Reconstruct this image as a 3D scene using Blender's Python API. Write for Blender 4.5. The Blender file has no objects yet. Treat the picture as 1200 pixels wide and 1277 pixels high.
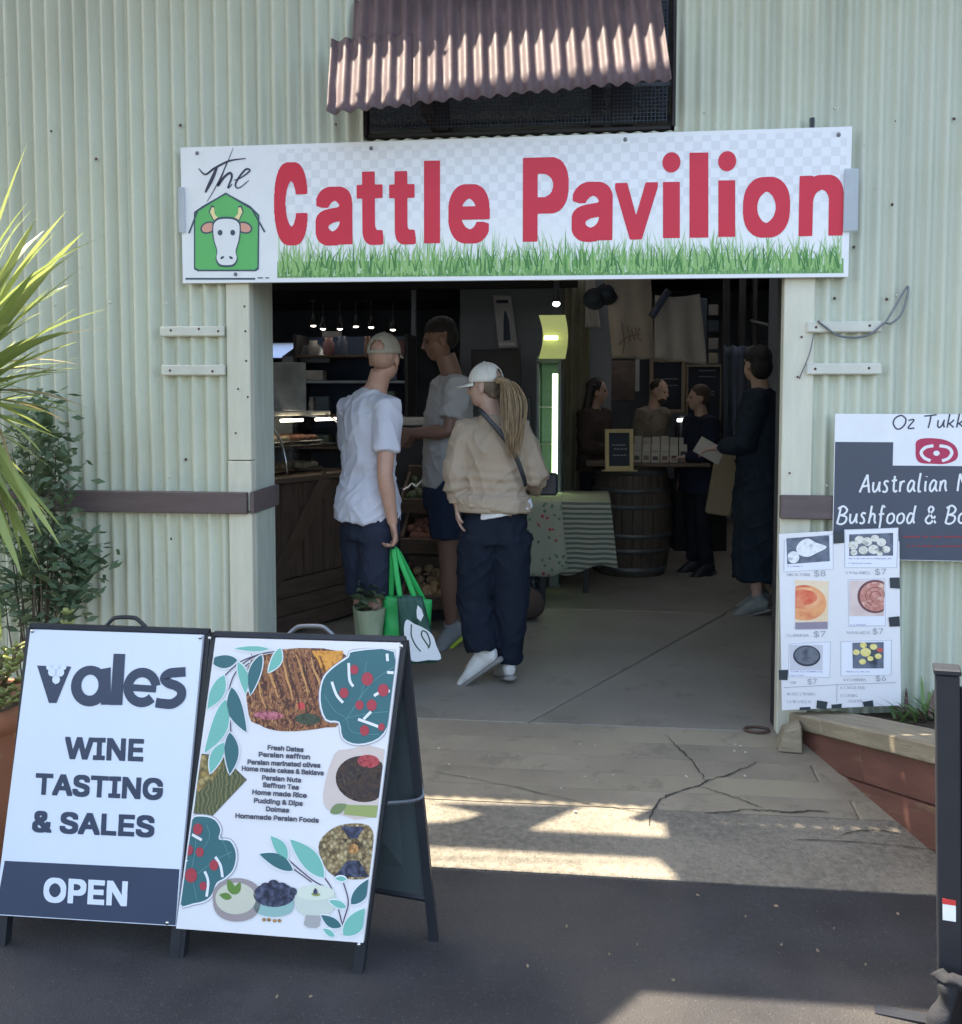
import bpy, bmesh, math, random
from math import sin, cos, pi, radians, sqrt, atan2
from mathutils import Vector, Matrix, noise, geometry
random.seed(7)
V = Vector
S = bpy.context.scene
COL = S.collection

# ---------------------------------------------------------------- camera, sky, sun
YAW, PITCH, FPX, CX, CY = radians(6.4), math.atan(71/1200), 1200.0, 600.0, 560.0
CAM = V((0.0, -4.38, 1.53))
_f = V((-sin(YAW)*cos(PITCH), cos(YAW)*cos(PITCH), -sin(PITCH)))
_r = V((cos(YAW), sin(YAW), 0)); _u = _r.cross(_f)
cd = bpy.data.cameras.new('camera'); cam = bpy.data.objects.new('camera', cd); COL.objects.link(cam)
cam.matrix_world = Matrix(((_r.x,_u.x,-_f.x,CAM.x),(_r.y,_u.y,-_f.y,CAM.y),(_r.z,_u.z,-_f.z,CAM.z),(0,0,0,1)))
cd.sensor_fit='HORIZONTAL'; cd.sensor_width=36; cd.lens=36*FPX/1200; cd.shift_y=-(638.5-CY)/1200
cd.clip_start=.05; cd.clip_end=2000
S.camera = cam
SUN = V((-0.38, 0.15, 0.85)).normalized()           # direction towards the sun
w = bpy.data.worlds.new('World'); S.world = w; w.use_nodes = True
nt = w.node_tree; bg = nt.nodes['Background']
sky = nt.nodes.new('ShaderNodeTexSky'); sky.sky_type='NISHITA'; sky.sun_disc=False
sky.sun_elevation = math.asin(SUN.z); sky.sun_rotation = atan2(SUN.x, SUN.y)
sky.air_density=1.0; sky.dust_density=2.5; sky.ozone_density=1.0
wb=nt.nodes.new('ShaderNodeMix'); wb.data_type='RGBA'; wb.blend_type='MULTIPLY'; wb.inputs[0].default_value=1; wb.inputs[7].default_value=(1.0,.96,.88,1)
nt.links.new(sky.outputs[0], wb.inputs[6]); nt.links.new(wb.outputs[2], bg.inputs[0]); bg.inputs[1].default_value=.12
ld = bpy.data.lights.new('sun','SUN'); ld.energy=3.2; ld.angle=radians(.5); ld.color=(1,.88,.70)
sun = bpy.data.objects.new('sun', ld); COL.objects.link(sun)
sun.rotation_euler = SUN.to_track_quat('Z','Y').to_euler(); sun.location=(0,0,12)
S.view_settings.view_transform='Standard'; S.view_settings.look='None'
S.view_settings.gamma=1; S.view_settings.exposure=2.62; S.view_settings.use_curve_mapping=False
S.render.engine='CYCLES'
S.cycles.use_denoising=True
S.cycles.max_bounces=10; S.cycles.diffuse_bounces=5; S.cycles.transparent_max_bounces=12
S.cycles.sample_clamp_indirect=6

# ---------------------------------------------------------------- geometry helpers
def ray(px,py):
    return (_f + _r*((px-CX)/FPX) + _u*((CY-py)/FPX)).normalized()
def hitp(px,py,o,n):
    d = ray(px,py); return CAM + d*((V(o)-CAM).dot(V(n))/d.dot(V(n)))
def W(px,py,off=0.0): return hitp(px,py,(0,-off,0),(0,1,0))     # on the wall plane, off = metres in front
RL, RD = 1.2, -.10
def gz(y): return 0 if y>=0 else max(RD, RD*(-y/RL))
def G(px,py):
    p = hitp(px,py,(0,0,0),(0,0,1))
    if p.y>=0: return p
    n = V((0, RD/RL, 1)); p = hitp(px,py,(0,0,0),n)   # z = -RD/RL*y*-1
    if p.y>=-RL: return p
    return hitp(px,py,(0,0,RD),(0,0,1))
def Zd(px,py,Z):                                                # on a vertical plane Z metres deep
    d = ray(px,py); return CAM + d*(Z/d.dot(V((-sin(YAW),cos(YAW),0))))
def wmx(o): return o.get('_w') and Matrix([list(r) for r in WM[o.name]]) or WM.get(o.name, Matrix())
WM = {}
def place(o, parent=None, M=Matrix()):
    COL.objects.link(o); WM[o.name]=M.copy()
    if parent:
        o.parent=parent; o.matrix_parent_inverse = WM[parent.name].inverted()
    o.matrix_basis = M
    return o
def tagit(o,label=None,cat=None,group=None,kind=None):
    if label: o['label']=label
    if cat: o['category']=cat
    if group: o['group']=group
    if kind: o['kind']=kind
    return o
def empty(name, loc, label=None, cat=None, group=None, kind=None, parent=None):
    o = bpy.data.objects.new(name,None); o.empty_display_size=.1
    place(o,parent,Matrix.Translation(V(loc))); return tagit(o,label,cat,group,kind)
def mk(name, verts, faces, m, parent=None, smooth=False, recenter=True, M=None, **t):
    verts=[V(v) for v in verts]
    c=V((0,0,0))
    if recenter and verts:
        xs=[v.x for v in verts]; ys=[v.y for v in verts]; zs=[v.z for v in verts]
        c=V(((min(xs)+max(xs))/2,(min(ys)+max(ys))/2,min(zs)))
        verts=[v-c for v in verts]
    me=bpy.data.meshes.new(name); me.from_pydata(verts,[],faces); me.update()
    if m is not None: me.materials.append(m)
    if smooth: me.polygons.foreach_set('use_smooth',[True]*len(me.polygons))
    o=bpy.data.objects.new(name,me)
    MM=Matrix.Translation(c) if M is None else M@Matrix.Translation(c)
    place(o,parent,MM); return tagit(o,**t)
def inst(src, name, parent, M):
    o=bpy.data.objects.new(name,src.data); return place(o,parent,M)
class B:                                                        # mesh builder
    def __init__(s): s.v=[]; s.f=[]
    def add(s,vs,fs):
        n=len(s.v); s.v+= [V(a) for a in vs]; s.f+=[tuple(i+n for i in f) for f in fs]; return s
    def box(s,a,b,M=None):
        a=V(a);b=V(b)
        vs=[V((x,y,z)) for x in (a.x,b.x) for y in (a.y,b.y) for z in (a.z,b.z)]
        if M is not None: vs=[M@v for v in vs]
        return s.add(vs,[(0,1,3,2),(4,6,7,5),(0,4,5,1),(2,3,7,6),(0,2,6,4),(1,5,7,3)])
    def bbox(s,a,b,bv=.004,M=None):                              # bevelled box
        a=V(a);b=V(b); c=(a+b)/2; h=[abs(b[i]-a[i])/2 for i in range(3)]; bv=min(bv,*[x*.45 for x in h])
        bm=bmesh.new(); bmesh.ops.create_cube(bm,size=2)
        for v in bm.verts: v.co=V((v.co.x*h[0],v.co.y*h[1],v.co.z*h[2]))+c
        bmesh.ops.bevel(bm,geom=bm.edges[:],offset=bv,segments=1,affect='EDGES')
        bm.verts.index_update()
        vs=[(M@v.co if M is not None else v.co.copy()) for v in bm.verts]; fs=[tuple(x.index for x in f.verts) for f in bm.faces]
        bm.free(); return s.add(vs,fs)
    def tube(s,pts,r,seg=8,lat=None,cap=True):
        pts=[V(p) for p in pts]; n=len(pts)
        rs=r if isinstance(r,(list,tuple)) and len(r)==n else [r]*n
        vs=[];fs=[]; prev=None
        for i,p in enumerate(pts):
            t=(pts[min(i+1,n-1)]-pts[max(i-1,0)])
            t=t.normalized() if t.length>1e-9 else V((0,0,1))
            if lat is not None: l=V(lat[i]) if isinstance(lat,list) else V(lat)
            else: l=prev if prev is not None else (V((1,0,0)) if abs(t.x)<.8 else V((0,1,0)))
            l=(l-t*l.dot(t)); l=l.normalized() if l.length>1e-6 else t.orthogonal().normalized()
            prev=l; b=t.cross(l)
            ra,rb=(rs[i] if isinstance(rs[i],(tuple,list)) else (rs[i],rs[i]))
            for k in range(seg):
                a=2*pi*k/seg; vs.append(p+l*(cos(a)*ra)+b*(sin(a)*rb))
        for i in range(n-1):
            for k in range(seg):
                a=i*seg+k; c=i*seg+(k+1)%seg
                fs.append((a,c,c+seg,a+seg))
        if cap: fs.append(tuple(range(seg-1,-1,-1))); fs.append(tuple((n-1)*seg+k for k in range(seg)))
        return s.add(vs,fs)
    def ell(s,c,r,seg=16,rng=10,M=None):
        c=V(c); vs=[];fs=[]
        R=M or Matrix()
        for i in range(1,rng):
            th=pi*i/rng
            for k in range(seg):
                a=2*pi*k/seg; vs.append(c+R@V((r[0]*sin(th)*cos(a),r[1]*sin(th)*sin(a),r[2]*cos(th))))
        vs.append(c+R@V((0,0,r[2]))); vs.append(c+R@V((0,0,-r[2]))); t=len(vs)-2
        for i in range(rng-2):
            for k in range(seg):
                a=i*seg+k;b=i*seg+(k+1)%seg; fs.append((a,a+seg,b+seg,b))
        for k in range(seg):
            fs.append((t,k,(k+1)%seg)); o=(rng-2)*seg; fs.append((t+1,o+(k+1)%seg,o+k))
        return s.add(vs,fs)
    def lathe(s,c,prof,seg=24,M=None):
        c=V(c); vs=[];fs=[]
        for r,z in prof:
            for k in range(seg):
                a=2*pi*k/seg; p=V((r*cos(a),r*sin(a),z)); vs.append(c+(M@p if M is not None else p))
        for i in range(len(prof)-1):
            for k in range(seg):
                a=i*seg+k;b=i*seg+(k+1)%seg; fs.append((a,b,b+seg,a+seg))
        return s.add(vs,fs)
    def mesh(s,name,m,parent=None,smooth=False,**t): return mk(name,s.v,s.f,m,parent,smooth,**t)

def catmull(pts,n=6,closed=False):
    P=[V(p) for p in pts]; out=[]; L=len(P)
    rng=range(L if closed else L-1)
    for i in rng:
        if closed: a,b,c,d=P[(i-1)%L],P[i],P[(i+1)%L],P[(i+2)%L]
        else: a,b,c,d=P[max(i-1,0)],P[i],P[i+1],P[min(i+2,L-1)]
        for k in range(n):
            t=k/n; out.append(.5*((2*b)+(c-a)*t+(2*a-5*b+4*c-d)*t*t+(3*b-a-3*c+d)*t**3))
    if not closed: out.append(P[-1])
    return out

class Pl:                                                       # a printed surface: u right, v up, n towards viewer
    def __init__(s,o,u,v):
        s.o=V(o); s.u=V(u).normalized(); s.v=V(v).normalized(); s.n=s.u.cross(s.v); s.k=0
        s.M=Matrix(((s.u.x,s.v.x,s.n.x,s.o.x),(s.u.y,s.v.y,s.n.y,s.o.y),(s.u.z,s.v.z,s.n.z,s.o.z),(0,0,0,1)))
    def h(s,px,py):
        p=hitp(px,py,s.o,s.n)-s.o; return V((p.dot(s.u),p.dot(s.v)))
    def q(s,pts): return [s.h(*p) for p in pts]
STEP=.0005
def prints(name,pl,shapes,m,parent,lvl=1,**t):
    """flat print: shapes = list of loops-lists (2D, plane coordinates); each shape a hair above the last"""
    vs=[];fs=[]
    for i,sh in enumerate(shapes):
        loops=sh if isinstance(sh[0],(list,tuple)) and not isinstance(sh[0],Vector) and isinstance(sh[0][0],(Vector,list,tuple)) else [sh]
        z=lvl*STEP+ (i%60)*.00001
        L3=[[V((p[0],p[1],0)) for p in lp] for lp in loops]
        flat=[p for lp in L3 for p in lp]
        n=len(vs); vs+=[V((p.x,p.y,z)) for p in flat]
        if len(L3)==1 and len(flat)<=4: tris=[tuple(range(len(flat)))]
        else: tris=geometry.tessellate_polygon(L3)
        for tr in tris:
            a=[flat[j] for j in tr]
            area=sum(a[j].x*a[(j+1)%len(a)].y-a[(j+1)%len(a)].x*a[j].y for j in range(len(a)))
            fs.append(tuple(n+j for j in (tr if area>0 else tuple(reversed(tr)))))
    return mk(name,vs,fs,m,parent,recenter=False,M=pl.M,**t)
def ribbon(pts,wd,taper=False):
    pts=[V((p[0],p[1])) for p in pts]; L=[];R=[]; n=len(pts)
    for i,p in enumerate(pts):
        t=pts[min(i+1,n-1)]-pts[max(i-1,0)]
        t=t.normalized() if t.length>1e-9 else V((1,0)); nn=V((-t.y,t.x))
        k=wd/2
        if taper: k*= .35+.65*sin(pi*min(1,max(0,(i+.5)/n)))
        L.append(p+nn*k); R.append(p-nn*k)
    return L+R[::-1]
def strip_faces(pts,wd,z,vs,fs,taper=False):
    poly=ribbon(pts,wd,taper); n=len(pts); b=len(vs)
    vs+=[V((p.x,p.y,z)) for p in poly]
    for i in range(n-1): fs.append((b+2*n-1-i,b+2*n-2-i,b+i+1,b+i))
def strokes(name,pl,lines,wd,m,parent,lvl=2,taper=False,**t):
    vs=[];fs=[]
    for i,l in enumerate(lines):
        w_=wd[i] if isinstance(wd,list) else wd
        strip_faces(l,w_,lvl*STEP+i*.00004,vs,fs,taper)
    return mk(name,vs,fs,m,parent,recenter=False,M=pl.M,**t)
def ring(c,rx,ry,n=28,a0=0,a1=2*pi,rot=0):
    out=[]
    closed=abs(a1-a0-2*pi)<1e-6
    for k in range(n if closed else n+1):
        a=a0+(a1-a0)*k/n; x=rx*cos(a); y=ry*sin(a)
        out.append(V((c[0]+x*cos(rot)-y*sin(rot),c[1]+x*sin(rot)+y*cos(rot))))
    return out
FONTS={}
def font(n='Inter.woff2'):
    if n in FONTS: return FONTS[n]
    f=None
    try:
        import os
        p=os.path.join(bpy.utils.system_resource('DATAFILES'),'fonts',n)
        if os.path.exists(p): f=bpy.data.fonts.load(p)
    except Exception: f=None
    FONTS[n]=f; return f
GC={}
def glyphs(txt,shear=0,spacing=1,fn='Inter.woff2',res=5):
    """outline loops of each connected glyph piece: list of lists of loops"""
    key=(txt,shear,spacing,fn)
    if key in GC: return GC[key]
    c=bpy.data.curves.new('t','FONT'); c.body=txt; c.shear=shear; c.space_character=spacing; c.resolution_u=res
    f=font(fn)
    if f: c.font=f
    o=bpy.data.objects.new('t',c); COL.objects.link(o)
    cu=o.to_curve(bpy.context.evaluated_depsgraph_get()); loops=[]
    for sp in cu.splines:
        P=sp.bezier_points; n=len(P); L=[]
        if n<2: continue
        for i_ in range(n):
            a,b=P[i_],P[(i_+1)%n]; p0,p1,p2,p3=a.co,a.handle_right,b.handle_left,b.co
            straight=((p1-p0).cross(p3-p0).length<1e-7 and (p2-p0).cross(p3-p0).length<1e-7)
            for q_ in range(1 if straight else res):
                t=q_/(1 if straight else res); v=p0*(1-t)**3+p1*3*t*(1-t)**2+p2*3*t*t*(1-t)+p3*t**3
                v=V((v.x,v.y))
                if not L or (v-L[-1]).length>1e-5: L.append(v)
        if (L[0]-L[-1]).length<1e-5: L.pop()
        if len(L)>2: loops.append(L)
    o.to_curve_clear(); bpy.data.objects.remove(o); bpy.data.curves.remove(c)
    ar=lambda L:sum(L[i_].x*L[(i_+1)%len(L)].y-L[(i_+1)%len(L)].x*L[i_].y for i_ in range(len(L)))/2
    def inside(p,L):
        r=False; n=len(L)
        for i_ in range(n):
            a,b=L[i_],L[(i_+1)%n]
            if (a.y>p.y)!=(b.y>p.y) and p.x<(b.x-a.x)*(p.y-a.y)/(b.y-a.y)+a.x: r=not r
        return r
    loops.sort(key=lambda L:-abs(ar(L))); out=[]
    for L in loops:
        sgn=ar(L)>0; host=None
        for g in out:
            if (ar(g[0])>0)!=sgn and inside(L[0],g[0]): host=g
        if host is not None: host.append(L)
        else: out.append([L])
    for g in out:
        if ar(g[0])<0:
            for k in range(len(g)): g[k]=g[k][::-1]
    out.sort(key=lambda ls:min(p.x for p in ls[0]))
    GC[key]=out; return out
def fatten(L,e):
    """move an outline outward by e (material on its left side)"""
    if abs(e)<1e-7: return L
    Q=[]
    for p in L:
        if not Q or (p-Q[-1]).length>abs(e)*.04+1e-6: Q.append(p)
    if (Q[0]-Q[-1]).length<abs(e)*.04+1e-6: Q.pop()
    n=len(Q); out=[]
    for i in range(n):
        a=(Q[i]-Q[i-1]).normalized(); b=(Q[(i+1)%n]-Q[i]).normalized()
        na=V((a.y,-a.x)); nb=V((b.y,-b.x)); m=na+nb
        if m.length<.3: out.append(Q[i]+na*e); out.append(Q[i]+nb*e); continue
        m.normalize(); k=min(1.6,1/max(.3,m.dot(na))); out.append(Q[i]+m*e*k)
    return out
import numpy as np
def fillglyph(VS,FS,pieces,fmap,e,z,cell=None):
    """robust bold lettering: rasterise the outlines (non-zero winding), dilate by e, trace the edge again"""
    loops=[[fmap(p) for p in L] for g in pieces for L in g]
    xs=[p.x for L in loops for p in L]; ys=[p.y for L in loops for p in L]
    hgt=max(ys)-min(ys)+2*e; cell=max(hgt/130,(max(xs)-min(xs)+2*e)/1500); pad=e+cell*4
    x0,y0=min(xs)-pad,min(ys)-pad; nx=int((max(xs)+pad-x0)/cell)+2; ny=int((max(ys)+pad-y0)/cell)+2
    wn=np.zeros((ny,nx),np.int32); ar=0
    A=[];
    for L in loops:
        n=len(L)
        for k in range(n):
            a,b=L[k],L[(k+1)%n]
            if a.y==b.y: continue
            sg=1 if b.y>a.y else -1
            lo,hi=(a,b) if sg>0 else (b,a)
            j0=int(math.ceil((lo.y-y0)/cell)); j1=int(math.ceil((hi.y-y0)/cell))
            for j in range(max(0,j0),min(ny,j1)):
                yy=y0+j*cell; xx=lo.x+(hi.x-lo.x)*(yy-lo.y)/(hi.y-lo.y)
                i0=int(math.ceil((xx-x0)/cell))
                if i0<nx: wn[j,max(0,i0):]+=sg
    m=(wn!=0)
    r=e/cell
    if r>=.5:
        out=m.copy(); R_=int(math.ceil(r))
        for dy in range(-R_,R_+1):
            for dx in range(-R_,R_+1):
                if abs(dx)**14+abs(dy)**14<=(r+.1)**14 and (dx or dy):
                    out|=np.roll(np.roll(m,dy,0),dx,1)
        m=out
    f=m.astype(np.float32)
    for _ in range(1):
        f=(np.roll(f,1,0)+2*f+np.roll(f,-1,0))/4; f=(np.roll(f,1,1)+2*f+np.roll(f,-1,1))/4
    f-=.5; f[0,:]=f[-1,:]=-.5; f[:,0]=f[:,-1]=-.5; f[f==0]=1e-4
    nxt={}
    def ex(j,i): return (2*j,2*i+1)                              # edge between (j,i),(j,i+1)
    def ey(j,i): return (2*j+1,2*i)
    sgn=f>0
    cells=np.argwhere((sgn[:-1,:-1]!=sgn[:-1,1:])|(sgn[:-1,:-1]!=sgn[1:,:-1])|(sgn[1:,1:]!=sgn[:-1,1:])|(sgn[1:,1:]!=sgn[1:,:-1]))
    T={1:[(3,0)],2:[(0,1)],3:[(3,1)],4:[(1,2)],5:[(3,0),(1,2)],6:[(0,2)],7:[(3,2)],8:[(2,3)],9:[(2,0)],10:[(0,1),(2,3)],11:[(2,1)],12:[(1,3)],13:[(1,0)],14:[(0,3)]}
    for j,i in cells:
        c=int(sgn[j,i])|int(sgn[j,i+1])<<1|int(sgn[j+1,i+1])<<2|int(sgn[j+1,i])<<3
        E=(ex(j,i),ey(j,i+1),ex(j+1,i),ey(j,i))
        for a,b in T.get(c,[]): nxt[E[a]]=E[b]
    def pos(k):
        j,i=k
        if j%2==0: j//=2;i=(i-1)//2; a,b=f[j,i],f[j,i+1]; t=a/(a-b); return V((x0+(i+t)*cell,y0+j*cell))
        j=(j-1)//2;i//=2; a,b=f[j,i],f[j+1,i]; t=a/(a-b); return V((x0+i*cell,y0+(j+t)*cell))
    LL=[]
    while nxt:
        k0=next(iter(nxt)); k=k0; L=[]
        while k in nxt: L.append(k); k=nxt.pop(k)
        if len(L)>5:
            P=[pos(q) for q in L]; Q=[P[0]]; tol=cell*.22; a=0; n=len(P)      # simple greedy line fit
            while a<n-1:
                b=min(a+2,n-1); best=a+1
                while a+1<b<n and b-a<40:
                    d=P[b]-P[a]; ln=d.length or 1e-9
                    if max(abs(d.x*(P[q].y-P[a].y)-d.y*(P[q].x-P[a].x))/ln for q in range(a+1,b) ) >tol: break
                    best=b; b+=1
                Q.append(P[best]); a=best
            if len(Q)>3: LL.append(Q[:-1] if (Q[0]-Q[-1]).length<cell*.5 else Q)
    area=lambda L:sum(L[q].x*L[(q+1)%len(L)].y-L[(q+1)%len(L)].x*L[q].y for q in range(len(L)))/2
    def ins(p,L):
        r=False; n=len(L)
        for q in range(n):
            a,b=L[q],L[(q+1)%n]
            if (a.y>p.y)!=(b.y>p.y) and p.x<(b.x-a.x)*(p.y-a.y)/(b.y-a.y)+a.x: r=not r
        return r
    LL.sort(key=lambda L:-abs(area(L))); G_=[]
    for L in LL:
        host=None
        for g in G_:
            if area(g[0])*area(L)<0 and ins(L[0],g[0]): host=g
        if host is not None: host.append(L)
        else: G_.append([L])
    for g in G_:
        L3=[[V((p.x,p.y,0)) for p in L] for L in g]; flat=[p for L in L3 for p in L]; n=len(VS)
        VS+=[V((p.x,p.y,z)) for p in flat]
        for tr in geometry.tessellate_polygon(L3):
            a=[flat[j_] for j_ in tr]; ar=sum(a[q_].x*a[(q_+1)%3].y-a[(q_+1)%3].x*a[q_].y for q_ in range(3))
            if abs(ar)<1e-13: continue
            FS.append(tuple(n+j_ for j_ in (tr if ar>0 else tuple(reversed(tr)))))
def text(name,pl,items,m,parent,lvl=3,shear=0,spacing=1,fn='Inter.woff2',each=False):
    """items: (string, (px0,py0) top-left, (px1,py1) bottom-right, fatten in px)"""
    ob=None
    for k,it in enumerate(items):
        s_,a,b,e=it; pc=glyphs(s_,shear,spacing,fn); pts=[p for ls in pc for L in ls for p in L]
        x0=min(v.x for v in pts);x1=max(v.x for v in pts);y0=min(v.y for v in pts);y1=max(v.y for v in pts)
        A=pl.h(*a);Bq=pl.h(*b); ee=e*(pl.h(a[0]+1,a[1])-A).length
        X0,X1,Y0,Y1=A.x+ee,Bq.x-ee,Bq.y+ee,A.y-ee
        VS=[];FS=[]
        fillglyph(VS,FS,pc,lambda p:V((X0+(p.x-x0)/(x1-x0)*(X1-X0),Y0+(p.y-y0)/(y1-y0)*(Y1-Y0))),ee,lvl*STEP)
        ob=mk(name,VS,FS,m,parent,recenter=False,M=pl.M)
    return ob

# ---------------------------------------------------------------- materials
def lin(r,g,b):
    f=lambda c:(c/255)/12.92 if c/255<=.04045 else (((c/255)+.055)/1.055)**2.4
    return (f(r),f(g),f(b))
def mat(name,col,rough=.7,var=.12,vscale=5,bump=.15,bscale=90,metal=0,emit=0,spots=None,spec=.4,dist=.004,stretch=(1,1,1),hue=None,streak=None,alpha=1,trans=0,coat=0):
    m=bpy.data.materials.new(name); m.use_nodes=True; N=m.node_tree.nodes; L=m.node_tree.links
    b=N['Principled BSDF']; b.inputs['Roughness'].default_value=rough; b.inputs['Metallic'].default_value=metal
    b.inputs['Specular IOR Level'].default_value=spec
    if coat: b.inputs['Coat Weight'].default_value=coat
    tc=N.new('ShaderNodeTexCoord'); oi=N.new('ShaderNodeObjectInfo')
    ad=N.new('ShaderNodeVectorMath'); ad.operation='ADD'
    mu=N.new('ShaderNodeVectorMath'); mu.operation='SCALE'; mu.inputs[0].default_value=(17,9,23)
    L.new(oi.outputs['Random'],mu.inputs['Scale']); L.new(tc.outputs['Object'],ad.inputs[0]); L.new(mu.outputs[0],ad.inputs[1])
    mp=N.new('ShaderNodeMapping'); mp.inputs['Scale'].default_value=stretch; L.new(ad.outputs[0],mp.inputs[0])
    co=mp.outputs[0]
    def mix(a,bb,fac,mode='MIX'):
        x=N.new('ShaderNodeMix'); x.data_type='RGBA'; x.blend_type=mode
        if hasattr(fac,'is_linked') or not isinstance(fac,(int,float)): L.new(fac,x.inputs[0])
        else: x.inputs[0].default_value=fac
        for i,c in ((6,a),(7,bb)):
            if isinstance(c,tuple): x.inputs[i].default_value=(*c[:3],1)
            else: L.new(c,x.inputs[i])
        return x.outputs[2]
    def nz(sc,det=4,vec=co,rg=.55):
        n=N.new('ShaderNodeTexNoise'); n.inputs['Scale'].default_value=sc; n.inputs['Detail'].default_value=det; n.inputs['Roughness'].default_value=rg
        L.new(vec,n.inputs['Vector']); return n.outputs[0]
    def mr(x,a,bb,c=0,d=1):
        n=N.new('ShaderNodeMapRange'); n.inputs[1].default_value=a;n.inputs[2].default_value=bb;n.inputs[3].default_value=c;n.inputs[4].default_value=d
        L.new(x,n.inputs[0]); return n.outputs[0]
    c=tuple(col)
    lo=tuple(x*(1-var) for x in c); hi=tuple(min(1,x*(1+var)) for x in c)
    out=mix(lo,hi,mr(nz(vscale),.3,.7))
    if var>0:
        out=mix(out,tuple(x*(1-var*.8) for x in c),mr(nz(vscale*7,3),.52,.75,0,.7))
    if hue: out=mix(out,tuple(hue[0]),mr(nz(hue[1],3),.45,.62,0,hue[2]))
    if spots: out=mix(out,tuple(spots[0]),mr(nz(spots[1],5,rg=.7),spots[2],spots[2]+.06,0,spots[3]))
    if streak:                                                     # vertical run-down stains
        m2=N.new('ShaderNodeMapping'); m2.inputs['Scale'].default_value=(streak[1],streak[1],streak[1]*.06); L.new(ad.outputs[0],m2.inputs[0])
        out=mix(out,tuple(streak[0]),mr(nz(1,4,m2.outputs[0]),.5,.72,0,streak[2]))
    L.new(out,b.inputs['Base Color'])
    if bump:
        bp=N.new('ShaderNodeBump'); bp.inputs['Strength'].default_value=bump; bp.inputs['Distance'].default_value=dist
        L.new(nz(bscale,5),bp.inputs['Height']); L.new(bp.outputs[0],b.inputs['Normal'])
        L.new(mr(nz(vscale*2),.3,.7,max(0,rough-.08),min(1,rough+.08)),b.inputs['Roughness'])
    if emit:
        b.inputs['Emission Color'].default_value=(*c[:3],1); b.inputs['Emission Strength'].default_value=emit
    if trans: b.inputs['Transmission Weight'].default_value=trans; b.inputs['IOR'].default_value=1.3
    if alpha<1: b.inputs['Alpha'].default_value=alpha
    return m
def glassmat(name,col=(.8,.85,.85),a=.18,rough=.05):
    m=bpy.data.materials.new(name); m.use_nodes=True; N=m.node_tree.nodes; L=m.node_tree.links
    N.remove(N['Principled BSDF']); o=N['Material Output']
    t=N.new('ShaderNodeBsdfTransparent'); t.inputs[0].default_value=(*col,1); g=N.new('ShaderNodeBsdfGlossy'); g.inputs['Roughness'].default_value=rough
    fr=N.new('ShaderNodeFresnel'); fr.inputs[0].default_value=1.5; ma=N.new('ShaderNodeMath'); ma.operation='ADD'; ma.inputs[1].default_value=a*.4
    L.new(fr.outputs[0],ma.inputs[0]); mx=N.new('ShaderNodeMixShader'); L.new(ma.outputs[0],mx.inputs[0]); L.new(t.outputs[0],mx.inputs[1]); L.new(g.outputs[0],mx.inputs[2]); L.new(mx.outputs[0],o.inputs[0]); return m
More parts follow.
